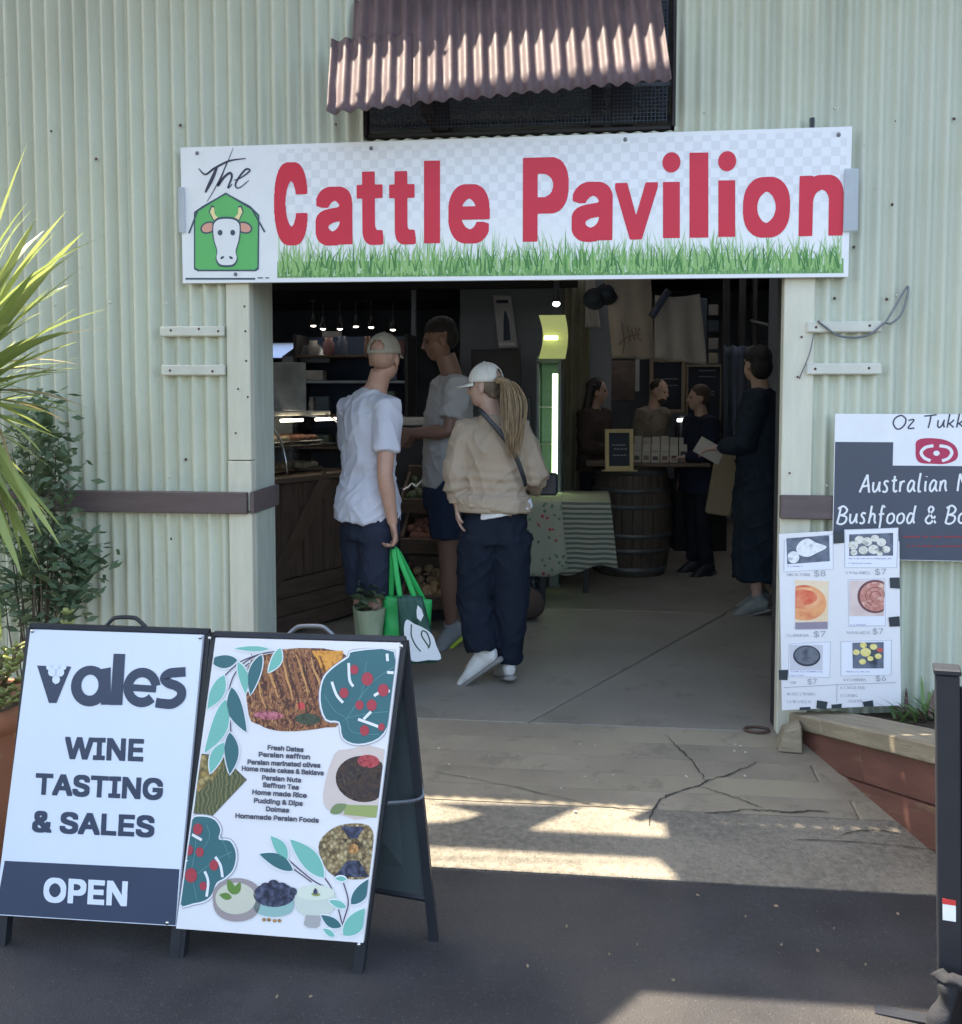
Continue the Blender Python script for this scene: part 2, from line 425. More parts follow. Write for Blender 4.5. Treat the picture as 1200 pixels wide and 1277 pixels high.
def picmat(name,cols,scale=30,kind='vor',warp=.02,rough=.45,stretch=(1,1,1)):
    """a printed food photograph: blotches of several colours"""
    m=bpy.data.materials.new(name); m.use_nodes=True; N=m.node_tree.nodes; L=m.node_tree.links
    b=N['Principled BSDF']; b.inputs['Roughness'].default_value=rough
    tc=N.new('ShaderNodeTexCoord'); mp=N.new('ShaderNodeMapping'); mp.inputs['Scale'].default_value=stretch; L.new(tc.outputs['Object'],mp.inputs[0])
    n0=N.new('ShaderNodeTexNoise'); n0.inputs['Scale'].default_value=scale*.8; L.new(mp.outputs[0],n0.inputs['Vector'])
    sc=N.new('ShaderNodeVectorMath'); sc.operation='SCALE'; sc.inputs['Scale'].default_value=warp; L.new(n0.outputs['Color'],sc.inputs[0])
    ad=N.new('ShaderNodeVectorMath'); L.new(mp.outputs[0],ad.inputs[0]); L.new(sc.outputs[0],ad.inputs[1])
    rmp=N.new('ShaderNodeValToRGB'); cr=rmp.color_ramp
    while len(cr.elements)<len(cols): cr.elements.new(.5)
    for i,c in enumerate(cols): cr.elements[i].position=(i+.0)/max(1,len(cols)-1); cr.elements[i].color=(*c,1)
    if kind=='vor':
        t=N.new('ShaderNodeTexVoronoi'); t.inputs['Scale'].default_value=scale; L.new(ad.outputs[0],t.inputs['Vector'])
        sx=N.new('ShaderNodeSeparateColor'); L.new(t.outputs['Color'],sx.inputs[0]); L.new(sx.outputs[0],rmp.inputs[0])
        mx=N.new('ShaderNodeMix'); mx.data_type='RGBA'; mx.blend_type='MULTIPLY'; mx.inputs[0].default_value=.8
        r2=N.new('ShaderNodeMapRange'); r2.inputs[1].default_value=.1;r2.inputs[2].default_value=.75;r2.inputs[3].default_value=1.1;r2.inputs[4].default_value=.25
        L.new(t.outputs['Distance'],r2.inputs[0]); L.new(rmp.outputs[0],mx.inputs[6]); L.new(r2.outputs[0],mx.inputs[7]); L.new(mx.outputs[2],b.inputs['Base Color'])
    else:
        if kind=='wave':
            t=N.new('ShaderNodeTexWave'); t.inputs['Scale'].default_value=scale; t.inputs['Distortion'].default_value=4; t.inputs['Detail'].default_value=3; L.new(ad.outputs[0],t.inputs['Vector']); L.new(t.outputs['Fac'],rmp.inputs[0])
        elif kind=='ring':
            t=N.new('ShaderNodeTexWave'); t.wave_type='RINGS'; t.rings_direction='Z'; t.inputs['Scale'].default_value=scale; t.inputs['Distortion'].default_value=3; L.new(ad.outputs[0],t.inputs['Vector']); L.new(t.outputs['Fac'],rmp.inputs[0])
        else:
            t=N.new('ShaderNodeTexNoise'); t.inputs['Scale'].default_value=scale; t.inputs['Detail'].default_value=4; L.new(ad.outputs[0],t.inputs['Vector'])
            r2=N.new('ShaderNodeMapRange'); r2.inputs[1].default_value=.32;r2.inputs[2].default_value=.68; L.new(t.outputs[0],r2.inputs[0]); L.new(r2.outputs[0],rmp.inputs[0])
        L.new(rmp.outputs[0],b.inputs['Base Color'])
    return m
def ink(name,c,rough=.45,emit=0): return mat(name,c,rough,var=.03,vscale=9,bump=0,spec=.3,emit=emit)

M={}
M['wall']=mat('painted_iron',(.565,.585,.47),.6,var=.07,vscale=2.2,bump=.12,bscale=35,dist=.003,spots=((.28,.22,.16),22,.675,.5),streak=((.38,.40,.33),8,.5),hue=((.53,.56,.48),1.1,.5))
M['post']=mat('painted_timber',(.62,.60,.49),.55,var=.07,vscale=4,bump=.3,bscale=40,stretch=(6,6,1),spots=((.25,.22,.18),20,.69,.5))
M['jamb']=mat('painted_jamb',(.45,.485,.42),.55,var=.12,vscale=4,bump=.3,bscale=40,stretch=(6,6,1),spots=((.2,.2,.18),14,.66,.5))
M['rail']=mat('brown_rail',(.115,.085,.085),.5,var=.15,vscale=5,bump=.25,bscale=30,stretch=(1,6,6))
M['batten']=mat('batten_paint',(.60,.60,.52),.55,var=.1,vscale=7,bump=.35,bscale=60,spots=((.2,.18,.14),30,.66,.6))
M['nail']=mat('rusty_nail',(.10,.06,.045),.7,var=.3,bump=.3)
M['awn']=mat('red_oxide_sheet',(.120,.080,.085),.6,var=.14,vscale=4,bump=.25,bscale=30,spots=((.30,.20,.17),18,.64,.45),streak=((.19,.13,.14),9,.5))
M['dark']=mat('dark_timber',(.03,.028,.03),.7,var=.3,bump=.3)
M['mesh']=mat('wire_mesh',(.06,.08,.12),.5,var=.2,bump=0,metal=.4)
M['concrete']=mat('apron_concrete',(.255,.22,.165),.85,var=.16,vscale=3.5,bump=.6,bscale=45,dist=.005,spots=((.15,.135,.10),6,.57,.45),hue=((.31,.27,.19),1.4,.8))
M['concrete2']=mat('rough_aggregate',(.20,.18,.145),.95,var=.3,vscale=40,bump=1.0,bscale=110,dist=.009,spots=((.10,.095,.08),60,.56,.5),hue=((.28,.25,.20),3,.5))
M['floor']=mat('floor_concrete',(.235,.215,.18),.62,var=.14,vscale=2.5,bump=.25,bscale=50,spots=((.15,.135,.11),4,.57,.45),hue=((.27,.24,.19),1.2,.5))
M['asphalt']=mat('asphalt',(.043,.042,.046),.9,var=.30,vscale=5,bump=1,bscale=190,dist=.010,spots=((.13,.125,.115),120,.60,.7),hue=((.070,.064,.060),1.3,.8))
M['soil']=mat('soil',(.06,.045,.03),1,var=.3,vscale=9,bump=.8,bscale=30,dist=.02)
M['crack']=ink('crack_dark',(.05,.045,.038),.9); M['bed']=ink('joint_dirt',(.085,.078,.062),.95)
M['white']=ink('sign_white',(.80,.81,.84),.35)
M['vales']=mat('sign_white_cool',(.74,.78,.87),.3,var=.02,bump=0)
M['navy']=ink('sign_navy',(.050,.066,.110),.35)
M['red']=ink('letter_red',(.62,.030,.062),.4)
M['scriptink']=ink('script_ink',(.045,.05,.085),.4)
M['black']=mat('black_frame',(.022,.024,.03),.4,var=.1,bump=.05)
M['greyback']=mat('board_back',(.05,.065,.07),.6,var=.1)
M['chrome']=mat('chrome',(.6,.6,.6),.2,metal=1,var=.05,bump=0)
M['steel']=mat('grey_steel',(.18,.19,.21),.4,metal=.7,var=.1,bump=.05)
# ---------------------------------------------------------------- ground
big=60
mk('ground',[(-big,-big,-.16),(big,-big,-.16),(big,big,-.16),(-big,big,-.16)],[(0,1,2,3)],M['soil'],kind='structure')
mk('asphalt_road',[(-big,-big,RD),(big,-big,RD),(big,-RL-.01,RD),(-big,-RL-.01,RD)],[(0,1,2,3)],M['asphalt'],kind='structure')
def slab(name,poly,zf,th,m,parent,**t):
    """poly in plan (ccw), zf(x,y) top"""
    b=bmesh.new(); n=len(poly)
    vs=[]; top=[(x,y,zf(y)) for x,y in poly]; mid=[]
    cx=sum(p[0] for p in poly)/n; cy=sum(p[1] for p in poly)/n
    b.free()
    ins=[]
    for x,y in poly:
        dx,dy=cx-x,cy-y; l=math.hypot(dx,dy); k=.006*1.4/l
        ins.append((x+dx*k,y+dy*k,zf(y)))
    lowr=[(x,y,zf(y)-.006) for x,y in poly]; bot=[(x,y,zf(y)-th) for x,y in poly]
    V_=ins+lowr+bot
    F=[tuple(range(n))]+[(i+n,(i+1)%n+n,(i+1)%n,i) for i in range(n)]+[(i+2*n,(i+1)%n+2*n,(i+1)%n+n,i+n) for i in range(n)]
    return mk(name,V_,F,m,parent,**t)
apron=empty('concrete_apron',(0,-.6,-.1),kind='structure')
mk('joint_bed',[(-3.2,-RL,RD-.012),(3.2,-RL,RD-.012),(3.2,0,-.012),(-3.2,0,-.012)],[(0,1,2,3)],M['bed'],apron)
ys=[-.006,-.165,-.315,-.46,-.60,-.74]
R=random.Random(3)
for i in range(5):
    xs=[-3.2,-1.1+R.uniform(-.3,.3),R.uniform(.9,1.4),3.2]
    for j in range(3):
        g=.0008
        slab('concrete_strip',[(xs[j]+g,ys[i+1]+g),(xs[j+1]-g,ys[i+1]+g),(xs[j+1]-g,ys[i]-g),(xs[j]+g,ys[i]-g)],gz,.03,M['concrete'],apron)
p=W(1000,900); 
slab('aggregate_strip',[(-3.2,-RL),(3.2,-RL),(3.2,-.745),(-3.2,-.745)],gz,.05,M['concrete2'],apron)
# cracks lie in the apron
def groundpath(pts,n=5,jit=.006):
    P=[G(*p) for p in pts]; P=catmull(P,n); 
    return [q+V((R.uniform(-jit,jit),R.uniform(-jit,jit),0)) for q in P]
def crack(name,pts,wd,parent,lift=.004,jit=.006):
    P=groundpath(pts,7,jit); vs=[];fs=[]
    for i,q in enumerate(P):
        t=P[min(i+1,len(P)-1)]-P[max(i-1,0)]; t.z=0; t.normalize(); nn=V((-t.y,t.x,0))*wd/2*R.uniform(.35,1.3)*(.3+.7*sin(pi*(i+.5)/len(P))**.5)
        z=gz(q.y)+lift
        vs+= [V((q.x,q.y,z))+nn, V((q.x,q.y,z))-nn]
    for i in range(len(P)-1): fs.append((2*i,2*i+1,2*i+3,2*i+2))
    return mk(name,vs,fs,M['crack'],parent)
crack('crack',[(808,1030),(815,1010),(832,993),(868,982),(880,976),(920,962),(945,951)],.009,apron)
crack('crack',[(832,918),(845,932),(862,948),(872,962),(879,975)],.006,apron)
crack('crack',[(876,983),(905,991),(930,1000),(950,1008)],.006,apron)
crack('crack',[(880,1016),(915,1012),(950,1011),(985,1014),(1010,1012),(1035,1014)],.009,apron)
crack('crack',[(1045,1043),(1085,1036),(1120,1040)],.006,apron)
crack('crack',[(533,962),(620,978),(740,1004),(860,1022)],.004,apron)
crack('crack',[(992,1048),(1080,1052),(1160,1060)],.005,apron,jit=.002)
# chips, leaves and grit on the ground
leafm=mat('dry_leaf',(.27,.22,.14),.8,var=.3,bump=.1); leafm2=mat('pale_chip',(.55,.52,.44),.9,var=.2)
ORD='first second third fourth fifth sixth seventh eighth ninth tenth eleventh twelfth thirteenth fourteenth fifteenth sixteenth seventeenth eighteenth nineteenth twentieth'.split()
def litter(name,px,py,s,m,label,cat,grp):
    p=G(px,py); a=R.uniform(0,6.28); b=B()
    n=7; top=[];bot=[]
    for k in range(n):
        t=2*pi*k/n; r=s*.62*(1 if k%3 else .55)*R.uniform(.7,1.1); x,y=cos(t)*r*1.5,sin(t)*r*.7
        x,y=x*cos(a)-y*sin(a),x*sin(a)+y*cos(a)
        top.append((p.x+x,p.y+y,gz(p.y+y)+.006+R.uniform(0,.003))); bot.append((p.x+x*.9,p.y+y*.9,gz(p.y+y)+.0035))
    b.add(top+bot,[tuple(range(n)),tuple(range(2*n-1,n-1,-1))]+[(i+n,(i+1)%n+n,(i+1)%n,i) for i in range(n)])
    b.mesh(name,m,label=label,cat=cat,group=grp)
for q_,(px,py,s) in enumerate(sorted([(658,1207,.012),(345,1246,.01),(388,1245,.009),(707,1157,.01),(795,1180,.006),(968,1132,.012),(1120,1142,.01),(1020,1188,.011),(870,1118,.008),(930,1145,.006),(760,1192,.006),(975,1180,.008),(840,1225,.007),(1080,1205,.007),(1040,1160,.006)])):
    litter('dry_leaf',px,py,s,leafm,'small dry leaf on the dark asphalt, %s from the left'%ORD[q_],'leaf','dry leaves scattered on the asphalt')
for q_,(px,py,s) in enumerate(sorted([(730,970,.011),(745,975,.009),(765,968,.008),(724,930,.007),(742,932,.007),(916,938,.011),(924,932,.009),(930,940,.009),(917,930,.008),(856,970,.010),(929,969,.010),(718,1014,.012),(547,935,.010),(560,955,.009),(700,985,.006),(660,960,.006),(690,935,.006),(610,945,.008),(585,970,.006)])):
    litter('concrete_chip',px,py,s,leafm2,'pale chip of grit on the concrete apron, %s from the left'%ORD[q_],'grit','pale chips on the concrete apron')
# interior floor
fl=empty('floor',(0,3,0),kind='structure')
mk('floor_bed',[(-5,-.0,-.03),(4,-.0,-.03),(4,8,-.03),(-5,8,-.03)],[(0,1,2,3)],M['crack'],fl)
a=G(650,907); b_=G(897,769)
slope=(b_.x-a.x)/(b_.y-a.y)
jx=lambda y:a.x+slope*(y-a.y); g=.005
yc=2.35
slab('floor_slab',[(-5,.0),(jx(0)-g,.0),(jx(yc)-g,yc-g),(-5,yc-g)],gz,.03,M['floor'],fl)
slab('floor_slab',[(jx(0)+g,.0),(4,.0),(4,yc-g),(jx(yc)+g,yc-g)],gz,.03,M['floor'],fl)
slab('floor_slab',[(-5,yc+g),(jx(yc)-g,yc+g),(jx(8)-g,8),(-5,8)],gz,.03,M['floor'],fl)
slab('floor_slab',[(jx(yc)+g,yc+g),(4,yc+g),(4,8),(jx(8)+g,8)],gz,.03,M['floor'],fl)
# rusty pull ring set in the threshold
rc=G(944,912); bb=B(); bb.tube([rc+V((cos(t)*.055,sin(t)*.035,.008)) for t in [i*2*pi/20 for i in range(21)]],.006,6)
bb.mesh('floor_ring',M['nail'],smooth=True,label='rusty oval pull ring lying flat on the threshold by the right post',cat='ring')

# ---------------------------------------------------------------- corrugated building front
PITCH_C=.0685; AMP=.0150
DL,DR=W(339,500).x,W(974,500).x            # clear opening
PL,PR=W(287,500).x,W(1012,500).x           # outer edges of the posts
DTOP=2.30
WL,WR=W(455,160).x,W(841,160).x; WZ0=W(650,164).z; TOPZ=3.95
bld=empty('shed_front',(0,0,0),'pale green corrugated iron shed wall round the wide doorway','building')
def corr(name,x0,x1,z0,z1,off,m,parent,amp=AMP,nz_=7,wob=.0015,pitch=PITCH_C):
    n=max(2,int((x1-x0)/pitch*10)); vs=[];fs=[]; rr=R.uniform(0,9)
    for j in range(nz_+1):
        z=z0+(z1-z0)*j/nz_
        for i in range(n+1):
            x=x0+(x1-x0)*i/n
            y=-off-amp*cos(2*pi*x/pitch)+wob*noise.noise(V((x*2.2+rr,0,z*1.3)))*2
            vs.append((x,y,z))
    for j in range(nz_):
        for i in range(n):
            a=j*(n+1)+i; fs.append((a,a+1,a+n+2,a+n+1))
    return mk(name,vs,fs,m,parent,smooth=True)
def sheetrun(x0,x1,z0,z1,k0=0,wd=PITCH_C*10):
    x=x0;k=k0
    while x<x1-.01:
        e=min(x+wd,x1)
        if x1-e<PITCH_C: e=x1
        corr('corrugated_sheet',x-(.02 if x>x0 else 0),e,z0,z1,.012+(.0028 if k%2 else 0),M['wall'],bld); x=e;k+=1
LX=-4.2; RX=3.6
sheetrun(LX,PL+.01,-.12,TOPZ)
sheetrun(PL+.01,WL,DTOP-.2,TOPZ,1)
sheetrun(WR,PR-.01,DTOP-.2,TOPZ,1)
sheetrun(PR-.01,RX,-.12,TOPZ,1)
sheetrun(WL-.01,WR+.01,DTOP-.2,WZ0-.022)
# roofing screws on the wall
def screw(px,py,parent,r=.007,off=.022):
    p=W(px,py,off); b=B(); b.ell(p,(r,r*.6,r),8,6); b.mesh('screw',M['nail'],parent,smooth=True)
for px,py in [(225,156),(120,198),(300,205),(232,573),(277,575),(213,672),(1113,255),(1065,308),(1075,300),(1155,360),(1041,372),(1099,153),(1118,151),(1190,148),(1106,373),(1012,362)]: screw(px,py,bld)
rs_=random.Random(21)
for zz in (.32,1.12,1.95,2.75):
    for k in range(int((RX-LX)/(PITCH_C*4))):
        x=LX+PITCH_C*(4*k)+PITCH_C*.5
        if x+.03>WR+.02 or x<WL-.02 or zz<2.0:
            if PL-.02<x<PR+.05 and zz<2.3: continue
            if rs_.random()<.35: continue
            p=V((x,-.012-AMP-.002,zz+rs_.uniform(-.006,.006))); b=B(); b.ell(p,(.0055,.0035,.0055),7,5); b.mesh('screw',M['batten'] if rs_.random()<.75 else M['nail'],bld,smooth=True)
# posts (front boards + deep jamb on the left)
def board(name,x0,x1,y0,y1,z0,z1,m,parent,bv=.004): return B().bbox((x0,y0,z0),(x1,y1,z1),bv).mesh(name,m,parent)
xi=W(316,500).x
board('post_board',PL,xi,-.040,.02,-.03,W(300,638).z,M['post'],bld)
board('post_board',PL,xi,-.042,.02,W(300,637).z+.004,W(300,611).z+.14,M['post'],bld).hide_render=False
board('post_board',PL+.002,xi,-.040,.02,W(300,611).z+.144,DTOP,M['post'],bld)
board('jamb_board',xi-.06,xi-.001,.022,.30,0.0,W(300,640).z,M['jamb'],bld)
board('jamb_board',xi-.06,xi-.0015,.021,.30,W(300,640).z+.004,DTOP,M['jamb'],bld)
xr=W(975,500).x
board('post_board',DR,PR,-.036,.03,0,DTOP,M['post'],bld)
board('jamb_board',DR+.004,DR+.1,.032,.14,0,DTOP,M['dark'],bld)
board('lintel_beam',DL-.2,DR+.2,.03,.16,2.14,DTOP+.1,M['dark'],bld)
for px,py in [(305,382),(306,413),(307,450),(297,485),(309,495),(308,640),(294,540),(1000,420),(985,590),(995,470)]: screw(px,py,bld,.005,.042)
# brown rail band
zr0,zr1=W(250,638).z,W(250,611.5).z
board('rail',LX,W(314,620).x,-.075,-.043,zr0,zr1,M['rail'],bld)
board('rail',xi+.001,xi+.020,-.070,.30,zr0+.002,zr1+.003,M['rail'],bld)
board('rail',W(970,620).x,RX,-.075,-.040,W(1000,645).z,W(1000,616).z,M['rail'],bld)
# four short battens
def batten(x0,x1,y0,y1,label,px):
    a=W(x0,y0,.05); b=W(x1,y1,.05)
    t=empty('batten',((a.x+b.x)/2,-.03,b.z),label,'batten','short painted battens fixed beside the doorway')
    B().bbox((a.x,-.052,b.z),(b.x,-.022,a.z),.005).mesh('board',M['batten'],t)
    for x,y in px:
        p=W(x,y,.052); B().ell(p,(.006,.003,.006),8,6).mesh('nail',M['nail'],t,smooth=True)
batten(199,279,407,419,'upper short batten on the iron left of the doorway',[(213,412),(248,410),(272,413)])
batten(201,280,455,468,'lower short batten on the iron left of the doorway',[(212,462),(265,463)])
batten(1007,1100,401,414,'upper short batten right of the doorway with a grey cable hanging over it',[(1018,408),(1085,406)])
batten(1006,1100,453,467,'lower short batten right of the doorway below the grey cable',[(1017,460),(1084,459)])
# cable
cab=[W(1020,400,.06),W(1030,408,.062),W(1045,418,.064),W(1065,421,.064),W(1085,417,.064),W(1100,405,.064),W(1106,400,.06),W(1118,380,.05),W(1132,357,.05),W(1131,372,.05),W(1124,392,.05),W(1112,403,.055),W(1104,402,.06)]
B().tube(catmull(cab,8),.0045,6).mesh('cable',M['steel'],smooth=True,label='thin grey cable looped over the batten right of the doorway',cat='cable')
B().tube(catmull([W(1015,416,.055),W(1010,440,.055),W(1000,465,.055),W(997,472,.05)],8),.003,5).mesh('torn_strip',M['steel'],smooth=True,label='dangling dark string between the right battens',cat='string')
B().tube([W(1013,147,.04),W(1013,330,.04)],.011,6).mesh('bolt_rod',M['steel'],smooth=True,label='steel rod sticking up behind the banner near its right end',cat='rod')
# window with mesh above the banner
wn=empty('window',(0,0,WZ0),None,None,parent=bld)
zt=3.75
board('window_frame',WL-.004,WL+.012,-.02,.05,WZ0,zt,M['dark'],wn)
board('window_frame',WR-.012,WR+.004,-.02,.05,WZ0,zt,M['dark'],wn)
board('window_frame',WL+.013,WR-.013,-.004,.05,WZ0-.012,WZ0+.008,M['dark'],wn)
for x in (W(551,140).x,W(745,140).x): board('window_bar',x-.03,x+.03,.02,.05,WZ0+.021,zt,M['dark'],wn)
B().bbox((-.05,.02,WZ0+.021),(.05,.05,zt),.004,Matrix.Translation(V((W(748,140).x+.10,.0,.0)))@Matrix.Shear('XY',4,(0,0))).mesh('window_bar',M['dark'],wn)
b=B(); x=WL+.035
while x<WR-.03: b.box((x,-.004,WZ0+.022),(x+.0022,-.002,zt)); x+=.0165
z=WZ0+.03
while z<zt: b.box((WL+.032,-.0062,z),(WR-.032,-.0042,z+.0022)); z+=.0165
b.mesh('wire_netting',M['mesh'],wn,kind='stuff')
# things seen dimly through it: a loft board and a box
board('loft_board',WL-.2,WR+.2,.9,1.0,2.3,4.0,mat('loft_panel',(.10,.10,.105),.8,var=.5,vscale=2),bld)
# red oxide awning flap
AW=empty('awning',(0,-.15,3.0),'dull red corrugated iron flap propped out over the window, sun on its ridges','awning')
A0=Zd(408,141,4.14); A1=Zd(838,101,4.02)                       # lower corners
T1=Zd(862,-60,4.36); T0=Zd(440,-20,4.36)
u=(A1-A0).normalized(); up=((T1-A1)); up=(up-u*up.dot(u)).normalized(); nn=u.cross(up)
if nn.y>0: nn=-nn
def aw(x0,x1,l,l0,lift,name):
    n=int((x1-x0)/.066*10); vs=[];fs=[]; K=8
    for j in range(K+1):
        v=l0+(l-l0)*j/K
        for i in range(n+1):
            s=x0+(x1-x0)*i/n
            d=.0105*cos(2*pi*s/.066)+lift
            dent=.012*max(0,noise.noise(V((s*9,v*7,3))))*(1-v)**4 if v<.35 else 0
            rag=.010*noise.noise(V((s*14,0,1))) if j==0 else 0
            vs.append(A0+u*s+up*(v+rag)+nn*(d-dent))
    for j in range(K):
        for i in range(n): a=j*(n+1)+i; fs.append((a,a+1,a+n+2,a+n+1))
    o=mk(name,vs,fs,M['awn'],AW,smooth=True); md=o.modifiers.new('thickness','SOLIDIFY'); md.thickness=.0022
LN=(A1-A0).length
aw(0,.36,.42,-.0,.004,'awning_sheet')
aw(.30,LN+.0,.95,.012,0,'awning_sheet')
aw(.09,.36,.95,.40,-.004,'awning_sheet')
B().bbox((A0.x+.2,-.06,3.42),(A1.x,-.03,3.50),.004).mesh('hinge_rail',M['dark'],AW)
# ---------------------------------------------------------------- unseen sheets added above the frame to shade the forecourt
blocker=empty('sun_blocker',(0,-1,4.0),'added sun blocking sheets over the forecourt, above the view','sun blocker')
ZR=4.05
def shp(x,y,z=0):                                               # where the sun ray to (x,y,z) meets the height of the added sheets
    k=(ZR-z)/SUN.z; return x+SUN.x*k, y+SUN.y*k
def rect(x0,x1,y0,y1):
    if x1-x0<.01 or y1-y0<.01: return
    B().bbox((x0,y0,ZR),(x1,y1,ZR+.03),.002).mesh('blocker_sheet',M['steel'],blocker)
# gaps in the added sheets, shaped for the sun strips on the ground
def blockerpt(p): return shp(p.x,p.y,p.z)
yA1=blockerpt(G(700,1037))[1]; yB0=blockerpt(G(700,1064))[1]; yB1=blockerpt(G(700,1090))[1]
yF=blockerpt(G(900,1243))[1]; xF=blockerpt(G(748,1236))[0]
xA=blockerpt(G(828,1030))[0]; xB=blockerpt(G(838,1080))[0]
XL,XR=-7.0,6.5
rect(xA,XR,yA1+.002,-.082)
rect(xA,-1.75,-.08,-.002)
rect(-.02,XR,-.08,-.002)
rect(-2.6,xA-.05,yB0,yA1)
rect(xA-.048,XR,yB0,yA1)
rect(xB,XR,yB1+.002,yB0-.002)
def shadepoly(px,dz):  # unseen sheet cut so that its shadow outlines the sun patches
    P=[blockerpt(G(*p)) for p in px]; n=len(P); vs=[(x,min(y,-.002) if y<.05 else y,z) for z in (ZR+dz,ZR+dz+.004) for x,y in P]
    mk('blocker_sheet',vs,[tuple(range(n-1,-1,-1)),tuple(range(n,2*n))]+[(i,(i+1)%n,(i+1)%n+n,i+n) for i in range(n)],M['steel'],blocker)
shadepoly([(530,1000),(730,1000),(705,1011),(655,1034),(648,1042),(490,1042),(490,1026),(560,1023),(596,1014)],.034)
shadepoly([(800,1058),(1000,1058),(1000,1104),(880,1100),(836,1091),(822,1078),(812,1068)],.039)
shadepoly([(480,1066.5),(845,1074),(845,1075.5),(480,1068)],.044)
rect(XL,blockerpt(G(594,1020))[0],yA1+.002,yA1+.05) if False else None
rect(-2.6,XR,yF,yB1)
rect(XL,-2.602,yF,-.85)
mk('blocker_sheet',[(XL,-7,ZR),(xF-.35,-7,ZR),(xF-.2,yF-.45,ZR),(xF+.12,yF-.002,ZR),(XL,yF-.002,ZR)],[(0,1,2,3,4)],M['steel'],blocker)
for y0,y1 in ((.16,1.3),(3.0,3.6),(5.6,8)): B().bbox((XL,y0,TOPZ),(XR,y1,TOPZ+.05),.01).mesh('shed_roof',M['steel'],kind='structure')  # open bands let daylight onto the added translucent ceiling panels
B().bbox((XL,.0,TOPZ-.1),(XR,.158,TOPZ+.03),.01).mesh('roof_plate',M['dark'],bld)
# ---------------------------------------------------------------- main banner
def frame_pl(TL,TR,BL,off=None,y=None):
    """vertical plane through three photo points at wall offset"""
    a=W(*TL,off);b=W(*TR,off);c=W(*BL,off)
    u=(b-a).normalized(); v=V((0,0,1)); v=(v-u*u.dot(v)).normalized()
    return Pl(c,u,v)
bn=empty('banner',(0,-.08,2.1),'long white banner reading The Cattle Pavilion above the doorway','banner')
bp=Pl(W(228,353,.075),V((1,0,0)),V((0,0,1)))
TL,TR,BR,BL=bp.h(225,184),bp.h(1063,157.5),bp.h(1058,345),bp.h(228,353)
bv=[bp.M@V((p.x,p.y,z)) for z in (0,-.028) for p in (BL,BR,TR,TL)]
mk('banner_board',bv,[(0,1,2,3),(7,6,5,4),(0,4,5,1),(1,5,6,2),(2,6,7,3),(3,7,4,0)],M['white'],bn)
# checked background print
ck=bpy.data.materials.new('banner_check'); ck.use_nodes=True; N=ck.node_tree.nodes; L=ck.node_tree.links
t=N.new('ShaderNodeTexChecker'); t.inputs['Scale'].default_value=1/.0385; tc=N.new('ShaderNodeTexCoord'); t.inputs['Color1'].default_value=(.80,.81,.85,1); t.inputs['Color2'].default_value=(.70,.71,.75,1)
L.new(tc.outputs['Object'],t.inputs['Vector'])
mx=N.new('ShaderNodeMix'); mx.data_type='RGBA'; sx=N.new('ShaderNodeSeparateXYZ'); L.new(tc.outputs['Object'],sx.inputs[0])
mr_=N.new('ShaderNodeMapRange'); mr_.inputs[1].default_value=.18; mr_.inputs[2].default_value=.36; L.new(sx.outputs[1],mr_.inputs[0]); L.new(mr_.outputs[0],mx.inputs[0])
mx.inputs[6].default_value=(.82,.83,.84,1); L.new(t.outputs[0],mx.inputs[7]); L.new(mx.outputs[2],N['Principled BSDF'].inputs['Base Color']); N['Principled BSDF'].inputs['Roughness'].default_value=.35
q=bp.q
prints('checked_print',bp,[q([(346,347.5),(1052,341),(1057,163),(346,186)])],ck,bn,1)
gm=[ink('grass_print_%s'%n,c,.4) for n,c in (('pale',(.50,.64,.44)),('mid',(.16,.36,.10)),('leaf',(.30,.50,.18)),('deep',(.07,.21,.06)))]
gb=bpy.data.materials.new('grass_band'); gb.use_nodes=True; N=gb.node_tree.nodes; L=gb.node_tree.links
tc=N.new('ShaderNodeTexCoord'); mp=N.new('ShaderNodeMapping'); mp.inputs['Scale'].default_value=(90,9,1); n1=N.new('ShaderNodeTexNoise'); n1.inputs['Scale'].default_value=1; n1.inputs['Detail'].default_value=3
L.new(tc.outputs['Object'],mp.inputs[0]); L.new(mp.outputs[0],n1.inputs['Vector']); cr=N.new('ShaderNodeValToRGB'); cr.color_ramp.elements[0].position=.3; cr.color_ramp.elements[0].color=(.03,.14,.03,1); cr.color_ramp.elements[1].position=.7; cr.color_ramp.elements[1].color=(.26,.50,.16,1)
L.new(n1.outputs[0],cr.inputs[0]); L.new(cr.outputs[0],N['Principled BSDF'].inputs['Base Color']); N['Principled BSDF'].inputs['Roughness'].default_value=.4
prints('grass_print',bp,[q([(346,346.5),(1052,340.5),(1052,322),(346,326)])],gb,bn,2)
rg=random.Random(5); sets=[[],[],[],[]]
for i in range(1150):
    px=rg.uniform(346,1050); base=347-(px-346)*.009; h=rg.choice([rg.uniform(16,34)]*4+[rg.uniform(30,54)]); ln=rg.gauss(0,7); wd=rg.uniform(1.3,2.6)
    k=0 if h>34 and rg.random()<.5 else rg.choice([1,1,2,2,3] if h<30 else [1,2,0])
    base-= rg.uniform(2,14)
    ex=min(1050,max(347,px+ln)); mxp=min(1049,max(348,px+ln*.35))
    sets[k].append(q([(px-wd/2,base),(min(px+wd/2,1051),base),(mxp+wd*.35,base-h*.6),(ex,base-h),(mxp-wd*.35,base-h*.6)]))
for k,sh in enumerate(sets):
    for c in range(0,len(sh),1): pass
    vs=[];fs=[]
    for i,s_ in enumerate(sh):
        n=len(vs); vs+=[V((p.x,p.y,.0011+(k*400+i)*8e-7)) for p in s_]; fs+=[(n,n+1,n+2,n+4),(n+4,n+2,n+3)]
    mk('grass_print',vs,fs,gm[k],bn,recenter=False,M=bp.M,kind='stuff')
